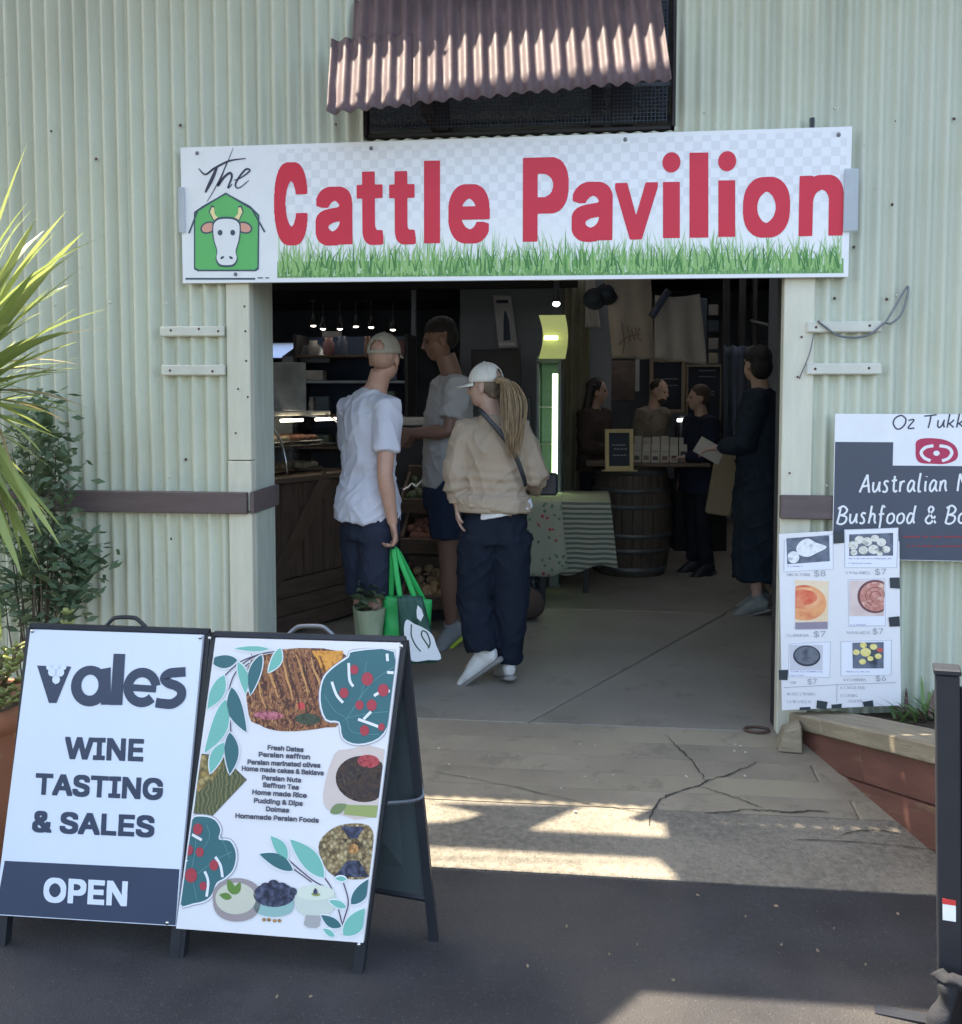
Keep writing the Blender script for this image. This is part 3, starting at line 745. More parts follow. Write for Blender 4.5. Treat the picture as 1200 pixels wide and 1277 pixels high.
L_=[('C',341,202.5,384.5,306),('a',393,233,440,306),('t',444.5,214,479,305.5),('t',485,213.5,519,305),('l',529,200.5,549,303.5),('e',559,230,611,303.5),
    ('P',652,196.5,709,301),('a',713,227,764,301),('v',767,228,820,298.5),('i',827,190.5,848,297),('l',860,190.5,883.5,296.5),('i',895,188.5,919,295.5),('o',927,221,985,296),('n',997,218.5,1051,294)]
text('lettering',bp,[(c,(a,b_),(d,e),{'C':5.2,'t':4.5,'v':3.3,'n':4.2,'P':5.0,'e':4.1,'a':4.0}.get(c,4.5)) for c,a,b_,d,e in L_ if c not in 'li'],M['red'],bn,5)
for a,y0,d,y1 in [(529,200.5,549,303.5),(860,190.5,883.5,296.5),(827,227,848,297),(896,225,917,295.5)]:
    prints('lettering',bp,[bp.q([(a,y1),(d,y1-.3),(d,y0-.3),(a,y0)])],M['red'],bn,5)
for cx_,cy_ in ((837.5,202.5),(907,201)):
    rx_=(bp.h(cx_+11.3,cy_)-bp.h(cx_,cy_)).length; prints('lettering',bp,[ring(bp.h(cx_,cy_),rx_,rx_*1.12)],M['red'],bn,5)
# "The" in brush script, traced strokes
f=lambda l:[(200+x*.375,y*.375) for x,y in l]
def PS(pl,l,n=6): return catmull([V((*pl.h(*p),0)) for p in l],n)
thes=[f([(128,560),(150,580),(180,560),(230,535),(285,527)]),f([(190,555),(170,600),(150,640)]),f([(243,492),(215,560),(180,630),(155,672)]),f([(222,540),(205,585),(192,618),(212,590),(232,575),(238,590),(225,625),(240,612)]),f([(245,600),(270,590),(298,568),(285,563),(262,590),(250,615),(262,625),(295,600)])]
strokes('script_lettering',bp,[PS(bp,l) for l in thes],[.010,.017,.005,.011,.009],M['scriptink'],bn,4,taper=True)
# cow badge
cg=ink('badge_green',(.13,.47,.15)); co=ink('badge_outline',(.06,.09,.13)); cw=ink('cow_white',(.78,.79,.82)); ce=ink('cow_ear',(.70,.36,.28)); chn=ink('cow_horn',(.86,.72,.38)); cgd=ink('cow_shade',(.45,.47,.55))
h1=[f([(112,895),(112,705),(140,685),(218,641),(300,685),(330,715),(328,895),(318,902),(125,902)])]
def outl(pl,pts,k,c=None):
    P=pl.q(pts); cx=sum(p.x for p in P)/len(P); cy=sum(p.y for p in P)/len(P)
    return [V((cx+(p.x-cx)*k,cy+(p.y-cy)*k)) for p in P]
prints('badge_print',bp,[outl(bp,h1[0],1.0)],co,bn,3)
prints('badge_print',bp,[outl(bp,h1[0],.955)],cg,bn,4)
strokes('badge_print',bp,[[bp.h(*p) for p in f([(96,776),(125,700),(218,643),(305,695),(348,772)])]],.008,co,bn,5)
def cel(c,rx,ry,rot=0):
    p=bp.h(200+c[0]*.375,c[1]*.375); s=.375*bp_s; return ring(p,rx*s,ry*s,24,rot=rot)
bp_s=(bp.h(300,250)-bp.h(200,250)).length/100
for sx_ in (-1,1):
    hx=lambda x:220+sx_*(x-220)
    horn=[(hx(180),735),(hx(165),705),(hx(172),688),(hx(180),690),(hx(182),712),(hx(198),730)]
    prints('badge_print',bp,[outl(bp,f(horn),1.25)],co,bn,5); prints('badge_print',bp,[outl(bp,f(horn),.95)],chn,bn,6)
    prints('badge_print',bp,[cel((hx(160),757),27,19,sx_*.3)],co,bn,5); prints('badge_print',bp,[cel((hx(160),757),22,14,sx_*.3)],ce,bn,6)
head=[(176,765),(180,740),(200,727),(240,727),(262,740),(266,765),(262,800),(252,835),(256,860),(245,880),(222,884),(198,880),(187,860),(190,835),(180,800)]
hp=catmull([V((x,y,0)) for x,y in head],4,True)
prints('badge_print',bp,[outl(bp,f([(p.x,p.y) for p in hp]),1.06)],co,bn,7)
prints('badge_print',bp,[outl(bp,f([(p.x,p.y) for p in hp]),.97)],cw,bn,8)
prints('badge_print',bp,[cel((200,774),8,9),cel((242,774),8,9),cel((207,857),7,4,.5),cel((236,857),7,4,-.5)],co,bn,9)
prints('badge_print',bp,[bp.q(f([(84,924),(316,924),(316,930),(84,930)])),bp.q(f([(324,922),(342,922),(342,926),(324,926)])),bp.q(f([(350,922),(362,922),(362,926),(350,926)]))],co,bn,3)
for px,py in [(246,191),(463,185),(294,342),(780,174),(1046,168)]:
    p=bp.M@V((*bp.h(px,py),.003)); B().ell(p,(.009,.004,.009),10,6).mesh('screw',M['steel'],bn,smooth=True)
clr=glassmat('clear_plastic',(.72,.76,.8),.5,.15)
for x0,x1,y0,y1 in ((222,231,233,290),(1054,1070,210,288)):
    a=W(x0,y0,.09);b=W(x1,y1,.09); B().bbox((a.x,-.092,b.z),(b.x,-.0825,a.z),.002).mesh('clear_bracket',mat('bracket_plastic',(.5,.54,.6),.15,var=.05,bump=0,alpha=.55),bn)

# ---------------------------------------------------------------- sandwich boards
def stroke_board(pl,name): pass
def aframe(pl,cor,feet,rearfeet,label,M_):
    base=(pl.M@V((*feet[0],0))+pl.M@V((*feet[1],0)))/2
    t=empty('sandwich_board',(base.x,base.y,RD),label,'sandwich board')
    TL,TR,BR,BL=cor
    P=lambda p,z: pl.M@V((p[0],p[1],z))
    # front panel
    vs=[P(p,z) for z in (0,-.014) for p in (BL,BR,TR,TL)]
    mk('front_panel',vs,[(0,1,2,3),(7,6,5,4),(0,4,5,1),(1,5,6,2),(2,6,7,3),(3,7,4,0)],M_,t)
    for a,b,c,s in ((TL,BL,feet[0],-1),(TR,BR,feet[1],1)):
        top=V((a[0]+s*.004,a[1]+.004)); f_=V((c[0],c[1]))
        w2=.015; vs=[]
        for z in (.001,-.030):
            for p in (V((f_.x-w2,f_.y)),V((f_.x+w2,f_.y)),V((top.x+w2*.8,top.y)),V((top.x-w2*1.2,top.y))):
                vs.append(P(p,z if True else 0)+pl.n*(-.0155))
        mk('leg',vs,[(0,1,2,3),(7,6,5,4),(0,4,5,1),(1,5,6,2),(2,6,7,3),(3,7,4,0)],M['black'],t)
    # rear frame from top hinge to rear feet
    rl,rr=[V(x) for x in rearfeet]
    tl=P(TL,-.050)+V((0,0,.002)); tr=P(TR,-.050)+V((0,0,.002))
    for a,b in ((tl,rl),(tr,rr)):
        d=(b-a).normalized(); side=(tr-tl).normalized(); q_=d.cross(side).normalized()
        vs=[]
        for p in (a,b):
            for s1,s2 in ((-1,-1),(1,-1),(1,1),(-1,1)): vs.append(p+side*.013*s1+q_*.011*s2)
        mk('leg',vs,[(0,1,2,3),(7,6,5,4),(0,4,5,1),(1,5,6,2),(2,6,7,3),(3,7,4,0)],M['black'],t)
    k=.86; a,b=tl.lerp(rl,k),tr.lerp(rr,k); d=(rr-tr).normalized()
    side=(b-a).normalized(); nq=d.cross(side).normalized()*.005
    a2,b2=tl.lerp(rl,.02),tr.lerp(rr,.02)
    vs=[p+s*nq+e for s in (1,-1) for p,e in ((a,side*.014),(b,-side*.014),(b2,-side*.014),(a2,side*.014))]
    mk('back_panel',vs,[(0,1,2,3),(7,6,5,4),(0,4,5,1),(1,5,6,2),(2,6,7,3),(3,7,4,0)],M['greyback'],t)
    B().tube([a,b],.011,6).mesh('cross_bar',M['black'],t)
    # top rail, handle, hinge bolts, chain strap
    B().tube([P((TL[0]-.012,TL[1]+.007),-.022),P((TR[0]+.012,TR[1]+.007),-.022)],.012,6).mesh('top_rail',M['black'],t)
    return t,P
# board 1
t1=radians(9.7)
o1=G(213,1199); pl1=Pl(o1,V((1,0,0)),V((0,sin(t1),cos(t1))))
c1=[pl1.h(38,785),pl1.h(253,792),pl1.h(219,1155),pl1.h(-7,1141)]
f1=[V((c1[3].x+.012,0)),V((c1[2].x-.012,0))]
f1r=pl1.h(214,1199); fl_=V((c1[3].x+.015,f1r.y))
a1,b1=pl1.M@V((*fl_,0)),pl1.M@V((*f1r,0))
rear1=(V((a1.x+.05,a1.y+.27,RD)),V((b1.x+.035,b1.y+.27,RD)))
sb1,P1=aframe(pl1,c1,(fl_,f1r),rear1,'navy framed sandwich board reading vales wine tasting and sales open',M['vales'])
def handle(t,P,pl,pts,m):
    Q=[pl.M@V((*pl.h(*p),-.03)) for p in pts]
    B().tube(catmull(Q,5),.0065,8).mesh('handle',m,t,smooth=True)
handle(sb1,P1,pl1,[(122,787),(132,775),(140,771),(160,771),(168,775),(180,787)],M['black'])
prints('lower_print',pl1,[pl1.q([(6,1073.5),(224,1084),(219,1154),(-6,1140)])],M['navy'],sb1,1)
f=lambda x,y:(x/2.775,760+y/2.776)
VN=M['navy']; nl=VN
def T1(txt,x0,y0,x1,y1,off=.03): return (txt,f(x0,y0),f(x1,y1),off)
def tl_text(name,pl,lines,m,parent,lvl,fn='Inter.woff2'):
    """each line: text, baseline-left px, baseline-right px, cap-height px, fatten px - follows the slope"""
    VS=[];FS=[]
    for k,(s_,a,b,hh,e) in enumerate(lines):
        pc=glyphs(s_,0,1,fn); pts=[p for ls in pc for L in ls for p in L]
        x0=min(v.x for v in pts);x1=max(v.x for v in pts); cap=max(p.y for g in glyphs('H',0,1,fn) for L in g for p in L)
        A=pl.h(*a);Bq=pl.h(*b); ux=(Bq-A); hm=(pl.h(a[0],a[1]-hh)-A).length; ee=e*(pl.h(a[0]+1,a[1])-A).length
        up=V((-ux.y,ux.x)).normalized(); un=ux.normalized(); W_=ux.length-2*ee
        fillglyph(VS,FS,pc,lambda p:A+un*(ee+(p.x-x0)/(x1-x0)*W_)+up*(ee+(hm-2*ee)*p.y/cap),ee,lvl*STEP+k*.00003)
    return mk(name,VS,FS,m,parent,recenter=False,M=pl.M)
def ff(x,y): return (x/2.775,760+y/2.776)
tl_text('lettering',pl1,[('WINE',ff(222,518),ff(496,527),28,1.5),('TASTING',ff(120,641),ff(563,661),27,1.5),('& SALES',ff(110,771),ff(534,790),27,1.5)],VN,sb1,2)
tl_text('lettering',pl1,[('OPEN',ff(149,1013),ff(440,1028),31,1.75)],M['vales'],sb1,3)
# vales logo
def lp(l): return [pl1.h(*ff(x,y)) for x,y in l]
def circ(x,y,r,n=28,ry=None):
    p=pl1.h(*ff(x,y)); k=(pl1.h(*ff(400,y))-pl1.h(*ff(300,y))).length/100; return ring(p,r*k,(ry or r)*k,n)
def arcp(x,y,r,a0,a1,ry=None,n=26):
    p=pl1.h(*ff(x,y)); k=(pl1.h(*ff(400,y))-pl1.h(*ff(300,y))).length/100
    return ring(p,r*k,(ry or r)*k,n,radians(a0),radians(a1))
k1=(pl1.h(*ff(400,250))-pl1.h(*ff(300,250))).length/100
prints('logo',pl1,[lp([(129,194),(170,196),(192,262),(214,196),(247,198),(196,324),(170,324)])],VN,sb1,2)
prints('logo',pl1,[[circ(312,265,66,ry=66),circ(312,262,30,ry=34)],lp([(352,206),(384,200),(384,330),(350,330),(350,300)]),lp([(394,153),(434,154),(424,331),(382,331)])],VN,sb1,3)
sv=[]
ep=arcp(492,270,48,8,318)
strokes('logo',pl1,[ep,lp([(452,270),(541,276)])],[31*k1,22*k1],VN,sb1,3)
sp=catmull([V((*pl1.h(*ff(x,y)),0)) for x,y in [(643,216),(612,218),(586,222),(570,238),(584,255),(610,264),(628,280),(625,306),(598,326),(565,326),(540,322)]],5)
strokes('logo',pl1,[sp],[31*k1],VN,sb1,4)
prints('logo',pl1,[circ(181,217,13.5),circ(210,218,13.5),circ(195.5,243,13.5),circ(170,200,9),circ(196,199,9),circ(222,200,9)],M['vales'],sb1,4)
for px,py in [(262,796),(41,787),(250,795),(209,1151)]:
    p=pl1.M@V((*pl1.h(px,py),.002)); B().ell(p,(.006,.004,.006),8,6).mesh('bolt',M['chrome'],sb1,smooth=True)

# board 2
yw=radians(2.3); u2=V((cos(yw),-sin(yw),0)); back=V((sin(yw),cos(yw),0)); t2=radians(9.2)
o2=G(218,1200); o2b=G(444,1219); u2=(o2b-o2); u2.z=0; u2.normalize(); u2=(u2+V((cos(yw),-sin(yw),0))).normalized(); back=V((-u2.y,u2.x,0))
pl2=Pl(o2b,u2,back*sin(t2)+V((0,0,cos(t2))))
c2=[pl2.h(269,795.5),pl2.h(499,802),pl2.h(453,1176),pl2.h(219.5,1158)]
fa,fb=pl2.h(219,1201),pl2.h(443,1220)
rr=G(541,1172); rl=rr-u2*.50+V((0,.10,0)); rl.z=RD; rr.z=RD
M['poster']=mat('poster_white',(.80,.78,.80),.4,var=.03,vscale=3,bump=.15,bscale=6,dist=.01)
sb2,P2=aframe(pl2,c2,(fa,fb),(rl,rr),'dark framed sandwich board with persian food pictures and leaf drawings',M['poster'])
handle(sb2,P2,pl2,[(352,796),(364,785),(372,782),(395,782),(404,786),(418,799)],M['steel'])
tlr,trr=P2(c2[0],-.050),P2(c2[1],-.050)
B().tube(catmull([P2(((c2[1].x+c2[2].x)/2+.012,.47),-.02),P2(((c2[1].x+c2[2].x)/2+.09,.465),-.12),trr.lerp(rr,.44)],6),.006,6).mesh('stay_strap',M['steel'],sb2)
tl_text('lettering',pl2,[(s,(a,y0),(b,y1),6.3,.38) for s,a,y0,b,y1 in [
 ('Fresh Dates',334,935,379,938),('Persian saffron',323,943.5,387,947),('Persian marinated olives',309,953,400,957.5),('Home made cakes & Baklava',302,961,404,967),
 ('Persian Nuts',327,972.5,376,976),('Saffron Tea',328,981.5,373,985),('Home made Rice',315,990.5,383,995),('Pudding & Dips',317,1001,378,1005),('Dolmas',332,1011.5,361,1013.5),('Homemade Persian Foods',294,1020,398,1026)]],ink('menu_ink',(.10,.10,.13)),sb2,6)
# artwork traced from crop coordinates A (230,780, x4.2857) and B (210,980, x4.138)
fA=lambda x,y:(230+x/4.2857,780+y/4.2857); fB=lambda x,y:(210+x/4.138,980+y/4.138)
tealD=ink('leaf_teal_dark',(.055,.155,.175)); tealL=ink('leaf_teal_light',(.20,.50,.42)); wht=ink('print_white',(.82,.82,.84)); shade=ink('print_shadow',(.42,.38,.42)); berry=ink('berry_red',(.42,.06,.08)); stemc=ink('stem_print',(.10,.07,.11)); vein=ink('vein_print',(.13,.30,.31))
def leafpoly(a,b,wd,bend=0):
    a=pl2.h(*a);b=pl2.h(*b); d=b-a; n_=V((-d.y,d.x)).normalized(); Ln=d.length; L1=[];L2=[]
    for i in range(13):
        t=i/12; c=a+d*t+n_*bend*Ln*sin(pi*t); w_=wd*Ln*sin(pi*t**.85)**.9/2 if 0<t<1 else 0
        L1.append(c+n_*w_); L2.append(c-n_*w_)
    return L1+L2[1:-1][::-1]
def scaled(P,k):
    cx=sum(p.x for p in P)/len(P); cy=sum(p.y for p in P)/len(P); return [V((cx+(p.x-cx)*k,cy+(p.y-cy)*k)) for p in P]
def grow(P,e):
    n=len(P); out=[]
    ar=sum(P[i].x*P[(i+1)%n].y-P[(i+1)%n].x*P[i].y for i in range(n)); sg=1 if ar>0 else -1
    for i in range(n):
        t=P[(i+1)%n]-P[i-1]; t=t.normalized() if t.length>1e-9 else V((1,0)); out.append(P[i]+V((t.y,-t.x))*e*sg)
    return out
# clip everything to the panel outline
def inside(P):
    out=[]
    x0=lambda y:c2[3].x+(c2[0].x-c2[3].x)*y0f(y)+.006; x1=lambda y:c2[2].x+(c2[1].x-c2[2].x)*y0f(y)-.006
    y0f=lambda y:(y-c2[2].y)/(c2[1].y-c2[2].y)
    for p in P:
        y=min(max(p.y,c2[2].y+.01),c2[0].y-.012); out.append(V((min(max(p.x,x0(y)),x1(y)),y)))
    return out
LV=[5]
def leafset(defs):
    for a,b,wd,bend,dark in defs:
        P=leafpoly(a,b,wd,bend)
        prints('leaf_print',pl2,[inside(grow(P,.0035))],wht,sb2,LV[0]); prints('leaf_print',pl2,[inside(P)],tealD if dark else tealL,sb2,LV[0]+1)
photo=[]
def picture(P,m,lvl=2): prints('food_picture',pl2,[inside(P)],m,sb2,lvl)
grill=picmat('print_grill',[lin(35,22,22),lin(95,52,42),lin(60,35,32),lin(165,105,68),lin(85,45,40),lin(205,150,95),lin(110,60,50)],34,'noise',.25,stretch=(1,.55,1))
P=[pl2.h(*fA(x,y)) for x,y in [(345,480),(400,530),(480,560),(600,565),(760,545),(830,520),(900,300),(840,140),(500,130),(340,220)]]
picture(catmull([V((p.x,p.y,0)) for p in P],3,True),grill)
P=[pl2.h(*fA(x,y)) for x,y in [(680,135),(850,135),(840,190),(800,250),(740,250)]]
picture(P,picmat('print_gold',[lin(190,120,40),lin(230,160,70),lin(150,90,40)],40,'noise'),3)
picture(ring(pl2.h(*fA(625,430)),.011,.011),ink('tomato',(.6,.08,.08)),3)
picture(ring(pl2.h(*fA(660,500)),.038,.016),picmat('print_salad',[lin(30,40,35),lin(70,80,60),lin(40,50,60)],60,'noise'),3)
picture(ring(pl2.h(*fA(450,480)),.045,.012),picmat('print_onion',[lin(150,60,80),lin(200,120,130),lin(120,40,60)],60,'noise'),3)
P=[pl2.h(*fA(x,y)) for x,y in [(95,690),(200,700),(330,825),(150,1015),(45,1000)]]
picture(scaled(P,1.03),ink('platter_edge',(.12,.10,.11)),2); picture(P,picmat('print_dolma',[lin(60,70,50),lin(110,115,75),lin(45,55,45),lin(140,130,85)],26,'wave',.02,stretch=(1,1.6,1)),3)
P=[pl2.h(*fA(x,y)) for x,y in [(85,690),(150,705),(215,740),(150,830),(60,900)]]
picture(P,picmat('print_pickle',[lin(190,150,90),lin(120,115,60),lin(210,180,120),lin(90,95,60)],60,'vor'),4)
P=[pl2.h(*fA(x,y)) for x,y in [(800,690),(870,662),(1075,662),(1028,1025),(800,1000),(745,950),(750,850)]]
picture(catmull([V((p.x,p.y,0)) for p in P],2,True),ink('plate_pink',(.66,.55,.50)),2)
stew=picmat('print_stew',[lin(30,25,28),lin(75,55,45),lin(45,38,42),lin(95,80,60)],40,'noise')
picture(ring(pl2.h(*fA(955,820)),.080,.064,30),stew,3)
picture(ring(pl2.h(*fA(985,725)),.032,.018,20),picmat('print_red',[lin(150,40,50),lin(190,80,85),lin(60,20,25)],60,'noise'),4)
picture([pl2.h(*fA(x,y)) for x,y in [(860,958),(1040,962),(1035,1028),(855,1010)]],ink('green_block',(.33,.38,.14)),4)
picture(leafpoly(fA(780,1000),fA(870,955),.5),ink('green_leaf_p',(.20,.26,.12)),5)
P=[pl2.h(*fB(x,y)) for x,y in [(780,290),(880,205),(1035,205),(1062,320),(1040,470),(870,470),(800,400)]]
P=catmull([V((p.x,p.y,0)) for p in P],4,True); picture(P,picmat('print_nuts',[lin(60,50,45),lin(175,150,105),lin(205,185,140),lin(120,95,65),lin(190,165,120)],95,'vor',.01),2)
dk=picmat('print_dates',[lin(30,32,48),lin(55,58,80),lin(90,95,120)],60,'noise')
picture([pl2.h(*fB(x,y)) for x,y in [(890,210),(1015,210),(975,272),(935,272)]],dk,3)
picture([pl2.h(*fB(x,y)) for x,y in [(855,470),(925,385),(985,385),(1040,470)]],dk,3)
picture(ring(pl2.h(*fB(955,325)),.016,.014,10),picmat('print_cashew',[lin(200,140,80),lin(225,170,110)],90,'vor'),3)
rgk=random.Random(7); mg_=[picmat('print_meat_%s'%n,[lin(*a_),lin(*b_),lin(*c_)],120,'noise',.1) for n,a_,b_,c_ in (('dark',(45,25,22),(95,55,42),(30,18,18)),('brown',(120,70,48),(170,110,72),(70,40,32)),('gold',(190,125,70),(215,160,100),(120,70,45)))]
for k in range(17):
    x0=360+k*27; y0=165+rgk.uniform(-15,25); L_=rgk.uniform(190,270); pts=[fA(max(360,x0-60+i*L_*.30/4+rgk.uniform(-6,6)),min(500,y0+i*L_/4)) for i in range(5)]
    strokes('food_picture',pl2,[inside(PS(pl2,pts,4))],.0062+rgk.uniform(-.001,.0015),mg_[k%3],sb2,3,taper=True)
# bowls
def bowl(cx,cy,rx,ry,bot,bw,mb,mt,tx,ty,trx,try_,lv=5):
    n=14; P=[pl2.h(*fB(cx+rx*cos(pi*i/n),cy+ (0 if i in(0,n) else bot*(sin(pi*i/n)**.6)))) for i in range(n+1)]
    prints('bowl_print',pl2,[inside(P+[pl2.h(*fB(cx+rx*cos(pi+pi*i/n),cy-ry*sin(pi*i/n))) for i in range(1,n)])],mb,sb2,lv)
    prints('bowl_print',pl2,[inside([pl2.h(*fB(tx+trx*cos(a_),ty+try_*sin(a_))) for a_ in [2*pi*i/24 for i in range(24)]])],mt,sb2,lv+1)
cream=ink('cream_food',(.62,.60,.48)); 
bowl(355,560,125,85,140,50,ink('bowl_mauve',(.36,.30,.30)),cream,350,580,105,82)
prints('bowl_print',pl2,[leafpoly(fB(340,560),fB(310,480),.5),leafpoly(fB(345,560),fB(375,495),.5),leafpoly(fB(330,575),fB(265,560),.5)],ink('mint',(.14,.25,.06)),sb2,7)
bowl(545,600,105,30,75,40,ink('bowl_aqua',(.30,.48,.45)),dk,548,560,108,64)
prints('bowl_print',pl2,[ring(pl2.h(*fB(x,y)),.0155,.012,14) for x,y in [(505,520),(545,505),(590,520),(480,560),(610,560),(640,545)]],dk,sb2,7)
bowl(760,570,108,30,105,40,ink('pudding',(.62,.66,.58)),ink('pudding_top',(.70,.73,.62)),760,550,100,40)
prints('bowl_print',pl2,[[pl2.h(*fB(x,y)) for x,y in [(712,665),(785,668),(782,720),(765,732),(725,730),(700,715)]]],ink('glass_foot',(.42,.40,.40)),sb2,6)
prints('bowl_print',pl2,[ring(pl2.h(*fB(763,558)),.013,.005,14)],ink('pistachio',(.30,.33,.10)),sb2,8); prints('bowl_print',pl2,[leafpoly(fB(762,560),fB(762,525),.7)],dk,sb2,9)
prints('bowl_print',pl2,[ring(pl2.h(*fB(x,690)),.006,.005,8) for x in (495,520)]+[ring(pl2.h(*fB(x,695)),.006,.005,8) for x in (550,575)],picmat('spice',[lin(190,150,90),lin(60,40,35)],60,'noise'),sb2,5)
# monstera leaves
def monstera(pts,slits,veins,dots,f_):
    P=[pl2.h(*f_(*p)) for p in pts]; C=[V((p.x,p.y)) for p in catmull([V((p.x,p.y,0)) for p in P],3,True)]
    prints('leaf_print',pl2,[inside(grow(C,.007))],shade,sb2,3)
    prints('leaf_print',pl2,[inside(grow(C,.0045))],wht,sb2,4); prints('leaf_print',pl2,[inside(C)],tealD,sb2,5)
    strokes('leaf_print',pl2,[inside(PS(pl2,[f_(*p) for p in s_],4)) for s_ in veins],.0016,vein,sb2,6)
    strokes('leaf_print',pl2,[inside(PS(pl2,[f_(*p) for p in s_],4)) for s_ in slits],.008,wht,sb2,7)
    prints('berry_print',pl2,[inside(ring(pl2.h(*f_(x,y)),r*.00062,r*.00062*1.1,12)) for x,y,r in dots],berry,sb2,8,kind='stuff')
monstera([(905,140),(1120,140),(1115,330),(1100,500),(1040,600),(930,632),(850,600),(830,515),(760,500),(730,400),(745,290),(800,225),(880,170)],
 [[(880,200),(885,290),(905,325)],[(790,300),(815,370),(850,412)],[(1085,150),(1088,190)],[(1085,250),(1120,252)],[(1015,375),(1060,350),(1100,350)],[(930,500),(1000,525),(1065,550)],[(1000,460),(960,500)]],
 [[(975,190),(950,360),(880,480),(850,510)],[(1120,220),(1000,310),(900,450)],[(750,370),(800,450),(860,490)],[(1090,460),(980,470),(870,495)],[(870,500),(890,560),(960,580),(1040,580)]],
 [(910,235,20),(980,285,28),(855,360,22),(1065,345,26),(938,425,20),(1003,425,24),(965,560,22),(1055,542,16)],fA)
monstera([(120,175),(180,158),(240,175),(270,225),(262,275),(320,285),(350,350),(335,430),(290,475),(250,500),(225,560),(190,590),(130,605),(60,610),(75,450),(95,300)],
 [[(125,250),(175,278)],[(245,365),(272,410),(282,470)],[(190,440),(208,490),(200,570)],[(85,380),(98,390)]],
 [[(150,200),(140,330),(120,440)],[(200,200),(215,260),(180,330)],[(330,340),(250,380),(130,470)],[(270,250),(320,370)],[(150,590),(130,500),(110,470)]],
 [(155,222,24),(108,330,22),(165,340,20),(238,408,22),(120,460,30),(183,515,18)],fB)
stems=[[(520,135),(420,150),(330,180),(280,210),(215,270),(200,290)],[(400,155),(320,200),(260,280),(235,400),(250,560),(215,640)],[(350,200),(300,240)]]
strokes('stem_print',pl2,[inside(PS(pl2,[fA(*p) for p in s_])) for s_ in stems],.0075,wht,sb2,4); strokes('stem_print',pl2,[inside(PS(pl2,[fA(*p) for p in s_])) for s_ in stems],.004,stemc,sb2,5)
stB=[[(620,380),(700,450),(760,495),(830,530)],[(805,470),(850,540),(880,640),(905,740)],[(905,500),(930,600),(905,700),(900,770)],[(650,430),(740,495)]]
strokes('stem_print',pl2,[inside(PS(pl2,[fB(*p) for p in s_])) for s_ in stB],.008,wht,sb2,3); strokes('stem_print',pl2,[inside(PS(pl2,[fB(*p) for p in s_])) for s_ in stB],.004,stemc,sb2,4)
LV[0]=6
leafset([(fA(285,185),fA(130,185),.42,.05,1),(fA(455,125),fA(270,122),.14,0,0),(fA(515,120),fA(450,250),.38,.08,0),(fA(415,155),fA(355,370),.30,-.05,1),(fA(290,195),fA(330,365),.30,.06,0),
 (fA(215,265),fA(120,445),.38,.05,0),(fA(222,395),fA(110,680),.30,.08,0),(fA(255,330),fA(335,570),.34,-.08,1),(fA(245,570),fA(245,795),.36,.05,1),(fA(215,625),fA(140,790),.36,-.05,0)])
leafset([(fB(615,378),fB(530,258),.42,-.05,0),(fB(645,435),fB(472,350),.34,-.05,1),(fB(805,472),fB(630,275),.36,-.03,0),(fB(920,480),fB(862,475),.4,0,0),(fB(945,610),fB(1035,480),.42,-.05,1),(fB(905,770),fB(1015,630),.5,-.05,0),(fB(895,725),fB(790,665),.42,.05,1),(fB(920,625),fB(830,590),.36,0,0),(fB(860,775),fB(800,735),.4,0,0)])
for px,py in [(501,806),(448,1178)]:
    p=pl2.M@V((*pl2.h(px,py),.002)); B().ell(p,(.006,.004,.006),8,6).mesh('bolt',M['chrome'],sb2,smooth=True)
# ---------------------------------------------------------------- signs on the right
def zof(p): d=p-CAM; return d.dot(V((-sin(YAW),cos(YAW),0)))
sg=empty('shop_sign',(1.35,-.1,.9),'dark grey and white bushfood sign fixed to the iron right of the doorway','sign')
sp_=Pl(W(1038,697,.086),V((1,0,0)),V((0,0,1)))
a=sp_.h(1038,516); wS=1.15; hS=a.y
mk('sign_board',[sp_.M@V(v) for v in [(0,0,0),(wS,0,0),(wS,hS,0),(0,hS,0),(0,0,-.006),(wS,0,-.006),(wS,hS,-.006),(0,hS,-.006)]],[(0,1,2,3),(7,6,5,4),(0,4,5,1),(1,5,6,2),(2,6,7,3),(3,7,4,0)],M['white'],sg)
gr=mat('sign_slate',(.070,.082,.115),.4,var=.04,bump=0)
b1=sp_.h(1038,551); b2=sp_.h(1113.5,551); b3=sp_.h(1113.5,580.5)
prints('slate_print',sp_,[[V((.002,.002)),V((wS-.002,.002)),V((wS-.002,b3.y)),V((b3.x,b3.y)),V((b3.x,b1.y)),V((.002,b1.y))]],gr,sg,1)
f3=lambda x,y:(960+x/3.192,500+y/3.192)
mg=ink('emblem_red',(.46,.045,.11))
E=[V((p.x,p.y)) for p in catmull([V((*sp_.h(*f3(x,y)),0)) for x,y in [(585,160),(620,148),(690,153),(735,175),(750,208),(740,235),(700,250),(650,250),(600,246),(583,225),(581,190)]],4,True)]
prints('emblem',sp_,[E],mg,sg,2)
strokes('emblem',sp_,[PS(sp_,[f3(*p) for p in l]) for l in ([(652,178),(620,185),(603,205),(615,226),(640,238)],[(676,178),(710,185),(725,205),(712,228),(686,238)])],[.013,.013],M['white'],sg,3)
prints('emblem',sp_,[ring(sp_.h(*f3(664,208)),.013,.011,16)],M['white'],sg,3)
